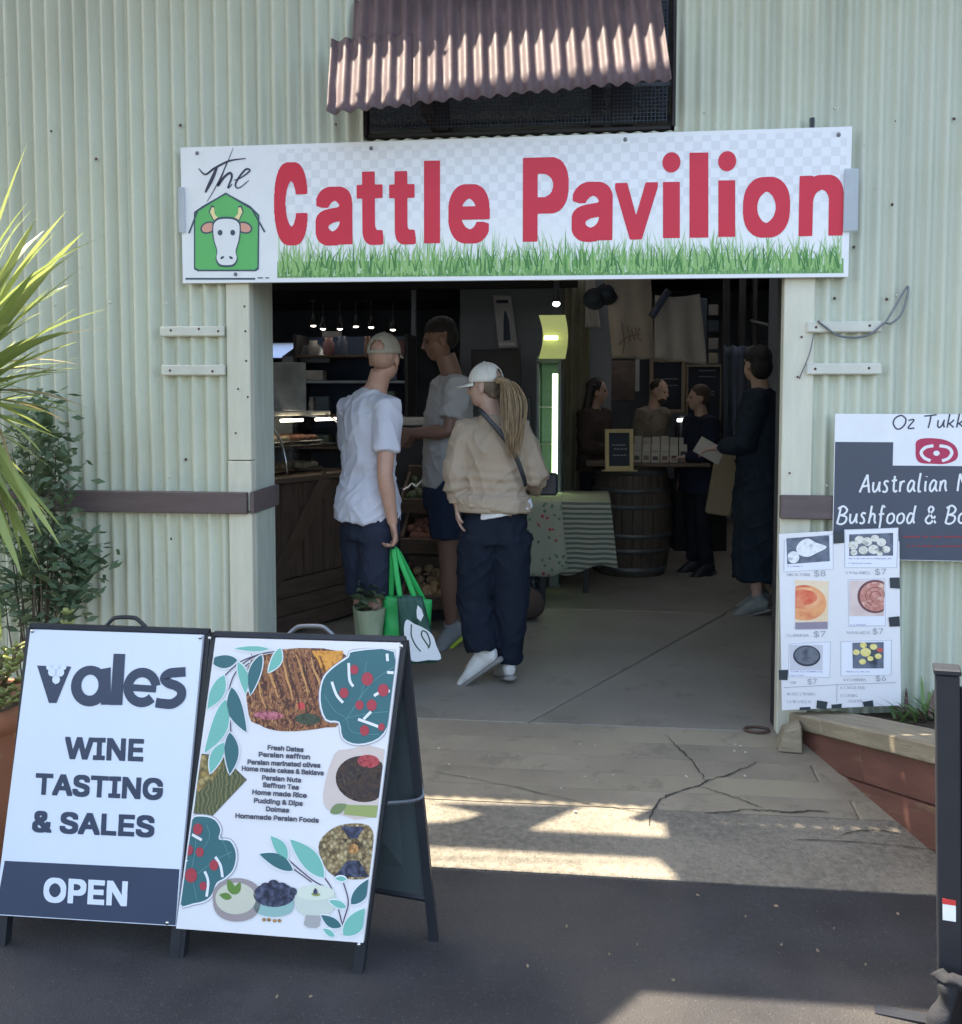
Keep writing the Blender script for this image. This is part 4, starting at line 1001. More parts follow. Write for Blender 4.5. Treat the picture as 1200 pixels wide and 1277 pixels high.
GL={'O':(1,[[(.5,1),(.15,.8),(0,.4),(.25,0),(.6,0),(.95,.35),(1,.75),(.7,1),(.45,.97)]]),'z':(.6,[[(.1,.62),(.85,.65),(.05,.03),(.9,.02)]]),
'T':(.9,[[(.0,.93),(.5,.96),(1.1,1.02)],[(.6,1),(.5,.5),(.35,0)]]),'u':(.6,[[(.1,.6),(.02,.2),(.2,.02),(.6,.2),(.9,.62)],[(.9,.62),(.8,.25),(.9,.02)]]),
'k':(.6,[[(.35,1.05),(.15,.5),(0,0)],[(.9,.6),(.5,.38),(.12,.3)],[(.2,.33),(.6,.15),(.85,0)]]),'A':(.85,[[(0,0),(.4,.6),(.72,1.05)],[(.72,1.05),(.78,.5),(.85,-.02)],[(.15,.33),(.9,.42)]]),
's':(.5,[[(.9,.6),(.5,.66),(.25,.5),(.6,.3),(.6,.08),(.2,.0),(0,.08)]]),'t':(.45,[[(.6,.95),(.4,.4),(.4,.08),(.7,.02),(.9,.1)],[(.05,.66),(.95,.70)]]),
'r':(.45,[[(.2,.62),(.1,.3),(.05,0)],[(.1,.3),(.4,.58),(.9,.62)]]),'a':(.6,[[(.85,.55),(.5,.66),(.1,.4),(.05,.1),(.3,.02),(.7,.3),(.85,.6)],[(.85,.6),(.75,.2),(.95,.0)]]),
'l':(.3,[[(.8,1.1),(.4,.6),(.2,.2),(.3,0),(.8,.03)]]),'i':(.28,[[(.6,.62),(.4,.3),(.4,.0)],[(.8,.9),(.78,.86)]]),'n':(.62,[[(.15,.62),(.08,.3),(0,0)],[(.08,.3),(.4,.6),(.7,.58),(.68,.25),(.8,0)]]),
'N':(.8,[[(0,0),(.1,.5),(.25,1.02)],[(.25,1.02),(.5,.5),(.8,.0)],[(.8,0),(.9,.5),(1.05,1.05)]]),
'B':(.8,[[(.35,1),(.2,.5),(0,0)],[(.1,.92),(.6,1.08),(.95,.85),(.7,.6),(.3,.52)],[(.3,.52),(.85,.42),(.8,.12),(.4,-.04),(0,.02)]]),
'h':(.6,[[(.4,1.1),(.2,.5),(0,0)],[(.12,.3),(.45,.6),(.75,.52),(.72,.2),(.85,0)]]),'f':(.45,[[(1.0,.98),(.7,1.1),(.45,.8),(.3,.2),(.1,-.3)],[(.0,.55),(.9,.6)]]),
'o':(.58,[[(.5,.62),(.12,.45),(.05,.12),(.4,0),(.85,.18),(.9,.5),(.55,.64)]]),'d':(.62,[[(.75,.55),(.4,.62),(.05,.3),(.15,.02),(.5,.08),(.8,.45)],[(1.05,1.1),(.85,.6),(.78,.2),(.9,0)]]),
'&':(.8,[[(1,.0),(.6,.45),(.35,.85),(.6,1.03),(.8,.85),(.4,.5),(.08,.22),(.25,0),(.6,.05),(.95,.45)]]),' ':(.4,[])}
def script(name,pl,txt,a,b,hpx,wd,m,parent,lvl=3):
    A=pl.h(*a);Bq=pl.h(*b); hm=(pl.h(a[0],a[1]-hpx)-A).length
    tot=sum(GL[c][0]+.16 for c in txt)-.16; k=(Bq-A).length/tot; x=0; ux=(Bq-A).normalized(); up=V((-ux.y,ux.x)); L_=[]
    for c in txt:
        w_,ls=GL[c]
        for l in ls: L_.append(catmull([V((*(A+ux*(x+px*w_*k/1.0)+up*(py*hm)),0)) for px,py in l],5))
        x+=(w_+.16)*k
    strokes(name,pl,L_,wd,m,parent,lvl)
script('script_lettering',sp_,'Oz Tukk',f3(492,110),f3(775,105),16,.006,M['scriptink'],sg,2)
script('script_lettering',sp_,'Australian N',f3(358,364),f3(790,358),21,.0085,M['white'],sg,3)
script('script_lettering',sp_,'Bushfood & Bo',f3(268,488),f3(782,486),20,.0085,M['white'],sg,4)
rr_=random.Random(2)
for y0 in (541,578):
    for k in range(2):
        pass
    ls=[];x=(530 if y0==541 else 548)
    while x<900:
        w_=rr_.uniform(6,12); ls.append([sp_.h(*f3(x,y0+2)),sp_.h(*f3(x+w_*.5,y0-3)),sp_.h(*f3(x+w_,y0+3))]); x+=w_+rr_.choice([2,2,2,9])
    strokes('small_lettering',sp_,ls,.004,ink('small_red',(.35,.05,.06)),sg,3)
# menu poster
mp_=empty('menu_poster',(1.05,-.11,.12),'white taped menu poster with six food photos right of the doorway','poster')
mpl=Pl(W(975.5,886,.130),V((1,0,0)),V((0,.03,1)))
f5=lambda x,y:(970+x/5.106,640+y/5.106)
h5=lambda l:[mpl.h(*f5(x,y)) for x,y in l]
O=[(8,132),(350,113),(352,185),(425,190),(424,104),(768,93),(776,400),(776,740),(786,1224),(430,1238),(28,1255)]
P=h5(O); n=len(P)
prints('paper_sheet',mpl,[P],M['poster'],mp_,0); 
mk('backing_card',[mpl.M@V((p.x,p.y,z)) for z in (-.001,-.008) for p in h5([(8,200),(776,180),(786,1224),(28,1255)])],[(0,3,2,1)[::-1],(7,6,5,4)[::-1],(0,1,5,4),(1,2,6,5),(2,3,7,6),(3,0,4,7)],M['poster'],mp_)
pa=ink('photo_paper',(.82,.82,.88)); inkp=ink('caption_purple',(.28,.24,.50)); pen=ink('pen_grey',(.36,.37,.40))
def card(o,pic,m,extras=()):
    prints('photo_card',mpl,[scaled(h5(o),1.03)],ink('card_edge',(.52,.52,.58)),mp_,1)
    prints('photo_card',mpl,[h5(o)],pa,mp_,2); prints('food_photo',mpl,[h5(pic)],m,mp_,3)
def circ5(x,y,rx,ry,n=24):
    k=(mpl.h(*f5(400,600))-mpl.h(*f5(300,600))).length/100; return ring(mpl.h(*f5(x,y)),rx*k,ry*k,n)
grey1=picmat('photo_grey',[lin(60,66,80),lin(110,118,135),lin(80,86,100)],14,'noise')
pale=picmat('photo_pale',[lin(215,215,220),lin(240,240,240),lin(170,175,185)],25,'noise')
card([(45,175),(350,135),(352,355),(42,372)],[(55,160),(328,140),(332,305),(60,325)],grey1)
prints('food_photo',mpl,[catmull([V((p.x,p.y,0)) for p in h5([(118,225),(140,185),(190,160),(240,185),(312,215),(245,255),(190,278),(135,262)])],5,True),circ5(100,280,38,40)],pale,mp_,4)
card([(430,110),(765,95),(755,345),(430,345)],[(455,135),(735,125),(735,270),(455,272)],grey1)
prints('food_photo',mpl,[circ5(x,y,r,r*.9,14) for x,y,r in [(480,205,32),(520,170,30),(570,180,32),(620,160,26),(610,230,34),(545,235,30),(660,185,30),(690,230,26),(485,250,22),(650,255,20)]],picmat('photo_garlic',[lin(200,195,180),lin(235,232,222),lin(150,145,135)],40,'noise'),mp_,4)
org=picmat('photo_orange',[lin(225,120,85),lin(240,170,115),lin(210,90,70)],10,'noise'); 
prints('food_photo',mpl,[h5([(112,425),(325,432),(318,735),(112,738)])],picmat('photo_cream',[lin(240,225,200),lin(235,200,160)],9,'noise'),mp_,3)
prints('food_photo',mpl,[[V((min(max(p.x,h5([(113,500)])[0].x),h5([(320,500)])[0].x),p.y)) for p in circ5(170,570,140,118,40)]],org,mp_,4)
prints('food_photo',mpl,[[V((max(p.x,h5([(113,500)])[0].x),p.y)) for p in circ5(165,540,118,72,40)]],picmat('photo_orange2',[lin(250,190,140),lin(225,130,95)],12,'noise'),mp_,5)
prints('food_photo',mpl,[[V((max(p.x,h5([(113,500)])[0].x),p.y)) for p in circ5(160,535,92,52,30)]],picmat('photo_redsauce',[lin(220,95,70),lin(235,150,110)],30,'noise'),mp_,6)
prints('food_photo',mpl,[h5([(112,695),(318,690),(318,735),(112,738)])],ink('plate_grey',lin(150,140,155)),mp_,6)
card([(450,425),(682,420),(684,715),(455,718)],[(455,428),(680,424),(676,655),(455,655)],picmat('photo_pinkbg',[lin(230,210,205),lin(215,190,185)],12,'noise'))
cl=lambda P:[V((min(p.x,h5([(678,500)])[0].x),p.y)) for p in P]
prints('food_photo',mpl,[cl(circ5(620,530,112,110,34))],ink('bowl_rim_b',lin(120,80,85)),mp_,4); prints('food_photo',mpl,[cl(circ5(622,530,98,96,34))],picmat('photo_swirl',[lin(220,165,150),lin(185,115,105),lin(230,190,170)],22,'noise',.1),mp_,5)
strokes('food_photo',mpl,[cl([circ5(622,530,a_,a_,30)[i] for i in range(22)]) for a_ in (35,62)],.003,ink('swirl_line',lin(150,85,80)),mp_,6)
card([(75,835),(335,820),(330,1045),(70,1040)],[(78,838),(288,838),(285,1000),(78,1000)],ink('cloth_pale',lin(205,203,210)))
prints('food_photo',mpl,[circ5(185,908,88,70)],ink('bowl_dark',lin(60,62,75)),mp_,4); prints('food_photo',mpl,[circ5(185,905,78,60)],picmat('photo_soup',[lin(85,92,105),lin(115,120,130),lin(70,75,88)],20,'noise'),mp_,5)
card([(405,820),(722,810),(720,1030),(405,1035)],[(475,825),(675,820),(675,988),(478,988)],grey1)
prints('food_photo',mpl,[circ5(x,y,r,r*.85,14) for x,y,r in [(500,885,22),(560,885,34),(545,840,22),(540,945,22),(590,925,20),(610,850,24),(640,910,22)]],picmat('photo_potato',[lin(225,205,110),lin(240,225,150),lin(190,160,80)],30,'noise'),mp_,4)
prints('food_photo',mpl,[circ5(650,870,20,15,12)],ink('tomato_b',lin(200,100,90)),mp_,5)
rr_=random.Random(8)
def squig(x0,x1,y,h,m,wd=.0016,lvl=4,name='handwriting'):
    ls=[];x=x0
    while x<x1:
        w_=rr_.uniform(8,16)
        ls.append(PS(mpl,[f5(x,y+rr_.uniform(-h,h)),f5(x+w_*.3,y-h),f5(x+w_*.6,y+h),f5(x+w_,y+rr_.uniform(-h,h))],3)); x+=w_+rr_.choice([1,1,8])
    strokes(name,mpl,ls,wd,m,mp_,lvl)
for x0,x1,y in [(62,158,337),(452,722,288),(450,590,318),(85,280,1008),(85,165,1032),(440,580,1008),(462,560,710)]: squig(x0,x1,y,3,inkp,.0016,5,'caption')
for x0,x1,y in [(55,200,390),(435,580,378),(60,190,778),(440,575,760),(80,120,1078),(420,560,1060),(60,230,1150),(60,200,1200),(400,560,1110),(400,500,1160),(450,540,1195)]: squig(x0,x1,y,9,pen,.0014)
tl_text('handwriting',mpl,[('$8',f5(232,402),f5(305,400),7,0),('$7',f5(620,392),f5(692,388),7,0),('$7',f5(230,788),f5(305,785),7,0),('$7',f5(605,770),f5(672,768),7,0),('$7',f5(190,1088),f5(250,1086),6.5,0),('$6',f5(625,1068),f5(690,1066),6.5,0)],pen,mp_,5)
strokes('handwriting',mpl,[[mpl.h(*f5(40,1110)),mpl.h(*f5(400,1090)),mpl.h(*f5(755,1078))],[mpl.h(*f5(378,1092)),mpl.h(*f5(376,1205))]],.0022,pen,mp_,4)
for o in ([(712,410),(775,408),(778,480),(715,475)],[(705,662),(775,655),(778,720),(712,722)],[(5,998),(66,996),(62,1062),(8,1060)],[(250,1190),(318,1200),(308,1248),(245,1240)],[(140,1235),(208,1232),(208,1250),(138,1254)],[(340,1218),(408,1212),(405,1240),(345,1244)],[(540,1200),(605,1190),(610,1228),(548,1232)],[(355,125),(423,120),(423,188),(355,194)]):
    prints('tape',mpl,[h5(o)],mat('black_tape',(.04,.05,.06),.4,var=.1,bump=0),mp_,7)

# ---------------------------------------------------------------- planter with sleepers
pt=empty('planter_bed',(1.3,-.5,-.1),'raised garden bed of red sleepers with a weathered timber cap, right of the doorway','planter')
M['cap']=mat('weathered_cap',(.29,.245,.17),.8,var=.22,vscale=4,bump=.6,bscale=30,stretch=(1,8,8),dist=.004,spots=((.14,.11,.08),10,.60,.5))
M['slp']=mat('red_sleeper',(.155,.068,.050),.75,var=.2,vscale=4,bump=.5,bscale=30,stretch=(1,6,6),dist=.003,spots=((.22,.17,.09),6,.60,.45))
Q0=G(1000,925); Q1=G(1168,1067)
Z0,Z1=zof(Q0),zof(Q1)
zt0=CAM.z-(897-489)*Z0/1200; zt1=CAM.z-(937-489)*Z1/1200
dr=(V((Q1.x,Q1.y,zt1))-V((Q0.x,Q0.y,zt0))); Lq=dr.length; dx=dr.normalized()
Mx=lambda s0:None
inw=V((dx.y*-1,dx.x,0)).normalized()                           # towards the bed (to the right/back)
if inw.x<0: inw=-inw
upq=dx.cross(inw); upq=upq if upq.z>0 else -upq
O0=V((Q0.x,Q0.y,zt0))
MQ=Matrix(((dx.x,inw.x,upq.x,O0.x),(dx.y,inw.y,upq.y,O0.y),(dx.z,inw.z,upq.z,O0.z),(0,0,0,1)))
def sleeper(name,x0,x1,y0,y1,z0,z1,m):
    b=B().bbox((x0,y0,z0),(x1,y1,z1),.006); return mk(name,b.v,b.f,m,pt,recenter=False,M=MQ)
th=.066; j1=.19
sleeper('cap_sleeper',-.10,j1,-.025,.20,-th,0,M['cap']); sleeper('cap_sleeper',j1+.004,Lq+.55,-.025,.20,-th,0.002,M['cap'])
sleeper('sleeper',-.02,.43,0,.07,-th-.150,-th-.003,M['slp']); sleeper('sleeper',.434,Lq+.55,0,.07,-th-.150,-th-.003,M['slp'])
sleeper('sleeper',-.02,Lq-.03,.002,.07,-th-.31,-th-.154,M['slp']); sleeper('sleeper',Lq-.026,Lq+.55,.002,.07,-th-.31,-th-.154,M['slp'])
sleeper('sleeper',-.02,Lq+.55,.004,.07,-th-.47,-th-.314,M['slp'])
e1=O0+dx*(Lq+.55)
mk('planter_soil',[O0+inw*.12+V((0,0,-.03)),e1+inw*.12+V((0,0,-.03)),V((3.4,e1.y,zt1)),V((3.4,-.03,zt1-.05)),V((O0.x+.1,-.03,zt0-.02))],[(0,1,2,3,4)],M['soil'],pt)
# timber wedge by the post
wb=G(984,933); b=B(); 
vs=[(-.055,-.05,0),(.045,-.06,0),(.055,.05,0),(-.045,.06,0),(-.03,-.045,.085),(.04,-.05,.115),(.05,.045,.115),(-.02,.055,.085)]
b.add([V(v)+wb for v in vs],[(3,2,1,0),(4,5,6,7),(0,1,5,4),(1,2,6,5),(2,3,7,6),(3,0,4,7)])
o=b.mesh('timber_block',M['cap'],label='weathered timber offcut wedged at the foot of the right post',cat='timber block')
bm_=o.modifiers.new('bevel','BEVEL'); bm_.width=.004
# ---------------------------------------------------------------- plants
def blade(L,wd,bend,keel=.25,n=9,tipd=1):
    vs=[];fs=[]
    for i in range(n+1):
        t=i/n; w_=wd*(.55+.45*sin(pi*min(1,t*1.6)/2))*(1-t**3.2)**.8 if t<1 else .0005
        if t<.12: w_=wd*.6
        x=L*(t-.12*bend*t**2); z=-L*bend*t**2.2*.5
        vs+=[V((x,-w_/2,z+keel*w_*.5)),V((x,0,z)),V((x,w_/2,z+keel*w_*.5))]
    for i in range(n):
        a=i*3; fs+=[(a,a+3,a+4,a+1),(a+1,a+4,a+5,a+2)]
    return vs,fs
def leafmat(name,c,c2,rough=.45,tr=.35):
    m=bpy.data.materials.new(name); m.use_nodes=True; N=m.node_tree.nodes; L=m.node_tree.links
    b=N['Principled BSDF']; b.inputs['Roughness'].default_value=rough
    oi=N.new('ShaderNodeObjectInfo'); tc=N.new('ShaderNodeTexCoord'); mp=N.new('ShaderNodeMapping'); mp.inputs['Scale'].default_value=(3,60,3)
    L.new(tc.outputs['Object'],mp.inputs[0]); n=N.new('ShaderNodeTexNoise'); n.inputs['Scale'].default_value=1.5; L.new(mp.outputs[0],n.inputs['Vector'])
    ma=N.new('ShaderNodeMath'); ma.operation='ADD'; L.new(oi.outputs['Random'],ma.inputs[0]); L.new(n.outputs[0],ma.inputs[1]); m2=N.new('ShaderNodeMath'); m2.operation='MULTIPLY'; m2.inputs[1].default_value=.6; L.new(ma.outputs[0],m2.inputs[0])
    x=N.new('ShaderNodeMix'); x.data_type='RGBA'; L.new(m2.outputs[0],x.inputs[0]); x.inputs[6].default_value=(*c,1); x.inputs[7].default_value=(*c2,1)
    L.new(x.outputs[2],b.inputs['Base Color'])
    t=N.new('ShaderNodeBsdfTranslucent'); L.new(x.outputs[2],t.inputs[0]); ms=N.new('ShaderNodeMixShader'); ms.inputs[0].default_value=tr
    L.new(b.outputs[0],ms.inputs[1]); L.new(t.outputs[0],ms.inputs[2]); L.new(ms.outputs[0],N['Material Output'].inputs[0]); return m
yg=leafmat('yucca_green',(.20,.28,.07),(.44,.50,.17)); yd=leafmat('yucca_dead',(.42,.34,.16),(.30,.21,.10),.7,.2)
yc_=Zd(-62,500,3.5); yu=empty('yucca',(yc_.x,yc_.y,RD),'spiky sunlit yucca with long pale green blades at the left edge','plant')
B().tube([(yc_.x,yc_.y+.0,RD),(yc_.x+.02,yc_.y,.6),(yc_.x,yc_.y,yc_.z+.02)],[.07,.06,.055],10).mesh('trunk',mat('yucca_trunk',(.17,.12,.08),.9,bump=.9,bscale=30),yu,smooth=True)
protos=[]
ry=random.Random(11)
def bladeobj(i,L,wd,bend,m):
    vs,fs=blade(L,wd,bend); me=bpy.data.meshes.new('leaf'); me.from_pydata(vs,[],fs); me.update(); me.materials.append(m)
    me.polygons.foreach_set('use_smooth',[True]*len(me.polygons)); return me
pg=[bladeobj(i,l,.030,bd,yg) for i,(l,bd) in enumerate([(.52,.1),(.48,.25),(.56,.4),(.50,.6),(.44,.05)])]
pdm=[bladeobj(i,l,.020,bd,yd) for i,(l,bd) in enumerate([(.50,.9),(.45,1.3)])]
def addleaf(par,me,base,d,roll,sc=1,name='leaf'):
    d=V(d).normalized(); s_=V((0,0,1)).cross(d); s_=s_.normalized() if s_.length>.05 else V((1,0,0)); u_=d.cross(s_)
    Mm=Matrix(((d.x,s_.x,u_.x,base.x),(d.y,s_.y,u_.y,base.y),(d.z,s_.z,u_.z,base.z),(0,0,0,1)))@Matrix.Rotation(roll,4,'X')@Matrix.Scale(sc,4)
    o=bpy.data.objects.new(name,me); return place(o,par,Mm)
tips=[(22,188),(60,255),(62,290),(92,333),(45,300),(95,366),(90,288),(70,320),(98,360),(96,395),(60,370),(92,420),(100,412),(75,430),(97,445),(96,480),(45,440),(98,500),(80,483),(100,530),(60,470),(72,565),(75,638),(62,600),(42,662),(35,640),(22,700),(20,745),(12,790),(40,560),(30,520),(50,520),(66,540),(10,640),(15,600),(28,580)]
for i,(px,py) in enumerate(tips):
    tp=Zd(px,py,3.5+ry.uniform(-.32,.25)); dd=tp-yc_; L=dd.length
    me=pdm[i%2] if i in (12,16,18,29) else pg[i%5]
    l0={0:.52,1:.48,2:.56,3:.50,4:.44}[i%5]
    up_=.10 if py<500 else .06
    addleaf(yu,me,yc_+V((0,0,ry.uniform(-.05,.05))),dd+V((0,0,up_*L)),ry.uniform(-.5,.5),L/(l0*.96))
tips2=[(ry.uniform(-20,78),ry.uniform(230,720)) for _ in range(84)]
for i,(px,py) in enumerate(tips2):
    tp=Zd(px,py,3.5+ry.uniform(-.35,.28)); dd=tp-yc_
    addleaf(yu,pg[i%5] if i%7 else pdm[i%2],yc_+V((0,0,ry.uniform(-.06,.06))),dd+V((0,0,.07*dd.length)),ry.uniform(-.6,.6),dd.length/({0:.52,1:.48,2:.56,3:.50,4:.44}[i%5] if i%7 else .5))
for i in range(80):
    th_=ry.uniform(0,2*pi); el=ry.uniform(-.7,1.3); d=V((cos(th_)*cos(el),sin(th_)*cos(el),sin(el)))
    if d.x>.35: d.x*=-.6
    addleaf(yu,pg[i%5] if i%9 else pdm[i%2],yc_+V((0,0,ry.uniform(-.08,.06))),d,ry.uniform(-.6,.6),ry.uniform(.8,1.0))
# broadleaf shrub against the wall
def broad(L,wd,n=5,fold=.18,curl=.25):
    vs=[];fs=[]
    for i in range(n+1):
        t=i/n; w_=wd*sin(pi*min(.999,max(.02,t))**.9)**.8
        z=-L*curl*t*t; vs+=[V((L*t,-w_/2,z+fold*w_)),V((L*t,0,z)),V((L*t,w_/2,z+fold*w_))]
    for i in range(n): a=i*3; fs+=[(a,a+3,a+4,a+1),(a+1,a+4,a+5,a+2)]
    return vs,fs
def leafmesh(vf,m):
    me=bpy.data.meshes.new('leaf'); me.from_pydata(vf[0],[],vf[1]); me.update(); me.materials.append(m); me.polygons.foreach_set('use_smooth',[True]*len(me.polygons)); return me
sgm=leafmat('shrub_green',(.085,.14,.08),(.14,.20,.11),.5,.2)
lm=[leafmesh(broad(.10,.036),sgm),leafmesh(broad(.07,.026,curl=.4),sgm),leafmesh(broad(.12,.038,curl=.15),sgm)]
def shrub(label,pts,Yr,nleaf,root,seed,par=None,lms=lm,sc=1,stem=.006,nmass=900):
    rs=random.Random(seed); t=empty('shrub',(root.x,root.y,RD),label,'shrub'); b=B()
    per=max(1,nleaf//len(pts))
    for px,py in pts:
        tip=W(px,py,rs.uniform(*Yr)); mid=root.lerp(tip,.5)+V((rs.uniform(-.05,.05),0,.06))
        b.tube(catmull([V((root.x,root.y,RD)),mid,tip],5),[stem*(1-.7*i/10) for i in range(11)],5)
        for k in range(per):
            f_=rs.random(); base=tip.lerp(mid,f_*.35)+V((rs.uniform(-.015,.015),rs.uniform(-.02,.02),rs.uniform(-.01,.01)))
            a_=rs.uniform(0,2*pi); d=(tip-mid).normalized()*.7+V((cos(a_),sin(a_)*.8-.2,rs.uniform(-.3,.6)))
            addleaf(t,lms[rs.randrange(len(lms))],base,d,rs.uniform(-.6,.6),sc*rs.uniform(.75,1.2))
    vs=[];fs=[]                                                     # the many small inner leaves, too small to pick apart
    for k in range(nmass):
        px,py=pts[k%len(pts)]; tip=W(px,py,rs.uniform(*Yr)); mid=root.lerp(tip,.5)
        base=tip+V((rs.gauss(0,.055),rs.uniform(-.05,.06),rs.gauss(-.02,.06))); a_=rs.uniform(0,2*pi); d=V((cos(a_),sin(a_)*.8-.3,rs.uniform(-.5,.6))).normalized()
        s_=V((0,0,1)).cross(d).normalized(); u_=d.cross(s_); q_=(s_*cos(a_*3)+u_*sin(a_*3)); L_=rs.uniform(.05,.085)*sc
        n=len(vs); vs+=[base,base+d*L_*.5+q_*L_*.19,base+d*L_,base+d*L_*.5-q_*L_*.19]; fs+=[(n,n+1,n+2),(n,n+2,n+3)]
    if nmass: mk('foliage',vs,fs,sgm,t,kind='stuff')
    b.mesh('stem',mat('stem_bark',(.09,.07,.05),.9),t,smooth=True); return t
rt=W(40,760,.28); rt.z=RD
shrub('dark glossy shrub growing against the iron wall behind the yucca',[(118,690),(105,683),(90,680),(95,700),(80,650),(60,660),(45,640),(70,690),(85,745),(60,740),(40,720),(25,690),(10,660),(70,620),(80,760),(30,760),(85,575),(70,555),(60,530),(45,545),(30,510),(15,560),(50,500),(5,600),(20,720),(50,690),(100,730),(5,740),(35,600),(55,580)],(.10,.30),294,rt,4)
# terracotta pot with a jade plant
pm=mat('terracotta',(.40,.16,.085),.75,var=.15,vscale=4,bump=.3,bscale=50,spots=((.55,.40,.30),5,.58,.5))
pr=Zd(25,884,3.15); rad=.27; pc=V((pr.x-rad,pr.y+.05,RD)); hz=pr.z-RD
po=empty('plant_pot',pc,'large terracotta pot half hidden behind the vales sandwich board','pot')
B().lathe(pc,[(0,0),(rad*.62,0),(rad*.66,.03),(rad*.82,hz*.45),(rad*.90,hz-.085),(rad*.90,hz-.08),(rad,hz-.075),(rad*1.02,hz-.01),(rad,hz),(rad*.9,hz),(rad*.86,hz-.06)],40).mesh('pot_body',pm,po,smooth=True)
B().lathe(pc+V((0,0,hz-.05)),[(0,.01),(rad*.86,0)],24).mesh('pot_soil',M['soil'],po)
jm=leafmat('jade_leaf',(.16,.22,.05),(.36,.36,.12),.3,.15)
def jl():
    b=B(); b.ell((.022,0,0),(.022,.014,.006),8,6); return b.v,b.f
jme=leafmesh(jl(),jm)
jp=empty('jade_plant',pc+V((0,0,hz-.04)),'sunlit jade plant with round yellow green leaves in the terracotta pot','plant')
rj=random.Random(6); jb=B()
for px,py in [(8,812),(22,806),(28,822),(5,845),(18,860),(25,850),(3,870),(12,835),(26,866),(2,825),(-15,810),(-25,840),(-40,830),(15,875)]:
    tip=Zd(px,py,zof(pc)+rj.uniform(-.16,.02)); r0=pc+V((rj.uniform(-.1,.12),rj.uniform(-.1,.05),hz-.05))
    jb.tube([r0,r0.lerp(tip,.5)+V((.01,0,.01)),tip],[.010,.008,.006],6)
    for k in range(11):
        a_=k*2.4; base=tip.lerp(r0,(k//3)*.10); addleaf(jp,jme,base,V((cos(a_),sin(a_),rj.uniform(.1,.9))),rj.uniform(-.5,.5),rj.uniform(.55,.95))
jb.mesh('stem',mat('jade_stem',(.16,.13,.06),.8),jp,smooth=True)
sprig=empty('seedling',Zd(85,860,3.4),'sunlit sprig of round leaves peeping over the top of the vales board','plant')
r0=Zd(85,900,3.4); r0.z=RD; tip=Zd(84,772,3.4)
B().tube([r0,r0.lerp(tip,.5)+V((.01,0,0)),tip],[.007,.005,.003],6).mesh('stem',mat('sprig_stem',(.14,.16,.06),.8),sprig,smooth=True)
for k in range(9):
    a_=k*2.3; addleaf(sprig,jme,tip.lerp(r0,(k//3)*.05-.02),V((cos(a_),sin(a_),.7)),0,.8)
WM  # strappy plants in the raised bed
st=leafmesh(blade(.22,.018,.5,n=6),leafmat('strap_leaf',(.10,.20,.05),(.20,.30,.10),.4,.25)); st2=leafmesh(blade(.20,.020,.6,n=6),leafmat('purple_leaf',(.10,.04,.05),(.16,.10,.07),.4,.2))
for i,(px,lab) in enumerate([(1135,'small strappy plant at the left end of the raised bed'),(1165,'strappy green and purple plant in the raised bed behind the black post'),(1192,'grassy plant in the raised bed at the right edge')]):
    base=W(px,905,.12); t=empty('bed_plant',base,lab,'plant')
    for k in range(30):
        a_=rj.uniform(0,6.28); addleaf(t,(st,st2)[(k+i)%3==0],base+V((rj.uniform(-.06,.06),rj.uniform(-.05,.04),-.01)),V((cos(a_),sin(a_)*.6-.1,rj.uniform(.4,1.6))),rj.uniform(-.4,.4),rj.uniform(.7,1.15))
# black gate post at the right edge
gt=empty('barrier_gate',(1.15,-2.3,RD),'black steel barrier post with a small red and white sticker at the right edge','gate')
Zg=2.36; g0=Zd(1166,1200,Zg); g1=Zd(1188,1200,Zg); tp=Zd(1175,842,Zg)
xa=Zd(1177,1000,Zg).x
cy_=g0.y
bk=M['black']
Mg=Matrix.Translation(V((xa,cy_,0)))@Matrix.Rotation(radians(-2),4,'Y')@Matrix.Rotation(radians(-16),4,'Z')
def gb_(name,a,b,m,bv=.003):
    x=B().bbox(a,b,bv); return mk(name,x.v,x.f,m,gt,recenter=False,M=Mg)
gb_('post',(0,0,RD+.01),(.055,.055,tp.z),bk); gb_('post_cap',(-.004,-.004,tp.z+.001),(.059,.059,tp.z+.016),bk)
gb_('gate_panel',(.0565,.015,.05),(.60,.030,tp.z-.03),bk); gb_('base_plate',(-.15,.02,RD+.002),(.26,.06,RD+.010),bk)
for k in range(8): gb_('gate_bar',(.12+k*.06,.008,.06),(.132+k*.06,.014,tp.z-.04),M['steel'])
s0=.20
gb_('sticker',(.012,-.0015,s0),(.042,-.0005,s0+.055),M['white'],.0002); gb_('sticker',(.012,-.0024,s0+.042),(.042,-.0016,s0+.056),mat('sticker_red',(.6,.05,.05),.4,bump=0),.0002)
# black cloth knotted on the post
rc_=random.Random(4)
cp=Mg@V((.030,-.025,.055)); cb=B()
cb.tube(catmull([cp+V(v) for v in [(.06,.02,.0),(.02,-.02,.02),(-.01,-.03,.01),(-.03,-.02,-.06),(-.05,-.03,-.14),(-.055,-.03,-.19)]],6),[(.018,.013)]*2+[(.018+.0007*i,.014+.0006*i) for i in range(29)],12)
cb.tube(catmull([cp+V(v) for v in [(-.01,-.02,.02),(.03,-.035,.0),(.05,-.03,-.08),(.06,-.02,-.19)]],6),[(.014+.0024*i,.012+.001*i) for i in range(19)],12)
cb.tube(catmull([cp+V(v) for v in [(-.035,-.01,.03),(-.012,-.05,.028),(.025,-.04,.005),(.04,0,-.02)]],6),.015,10)
def crumple(vs,amp,sc,seed=0):
    return [v+V([amp*noise.noise(v*sc+V((seed+k*9,0,0))) for k in range(3)]) for v in vs]
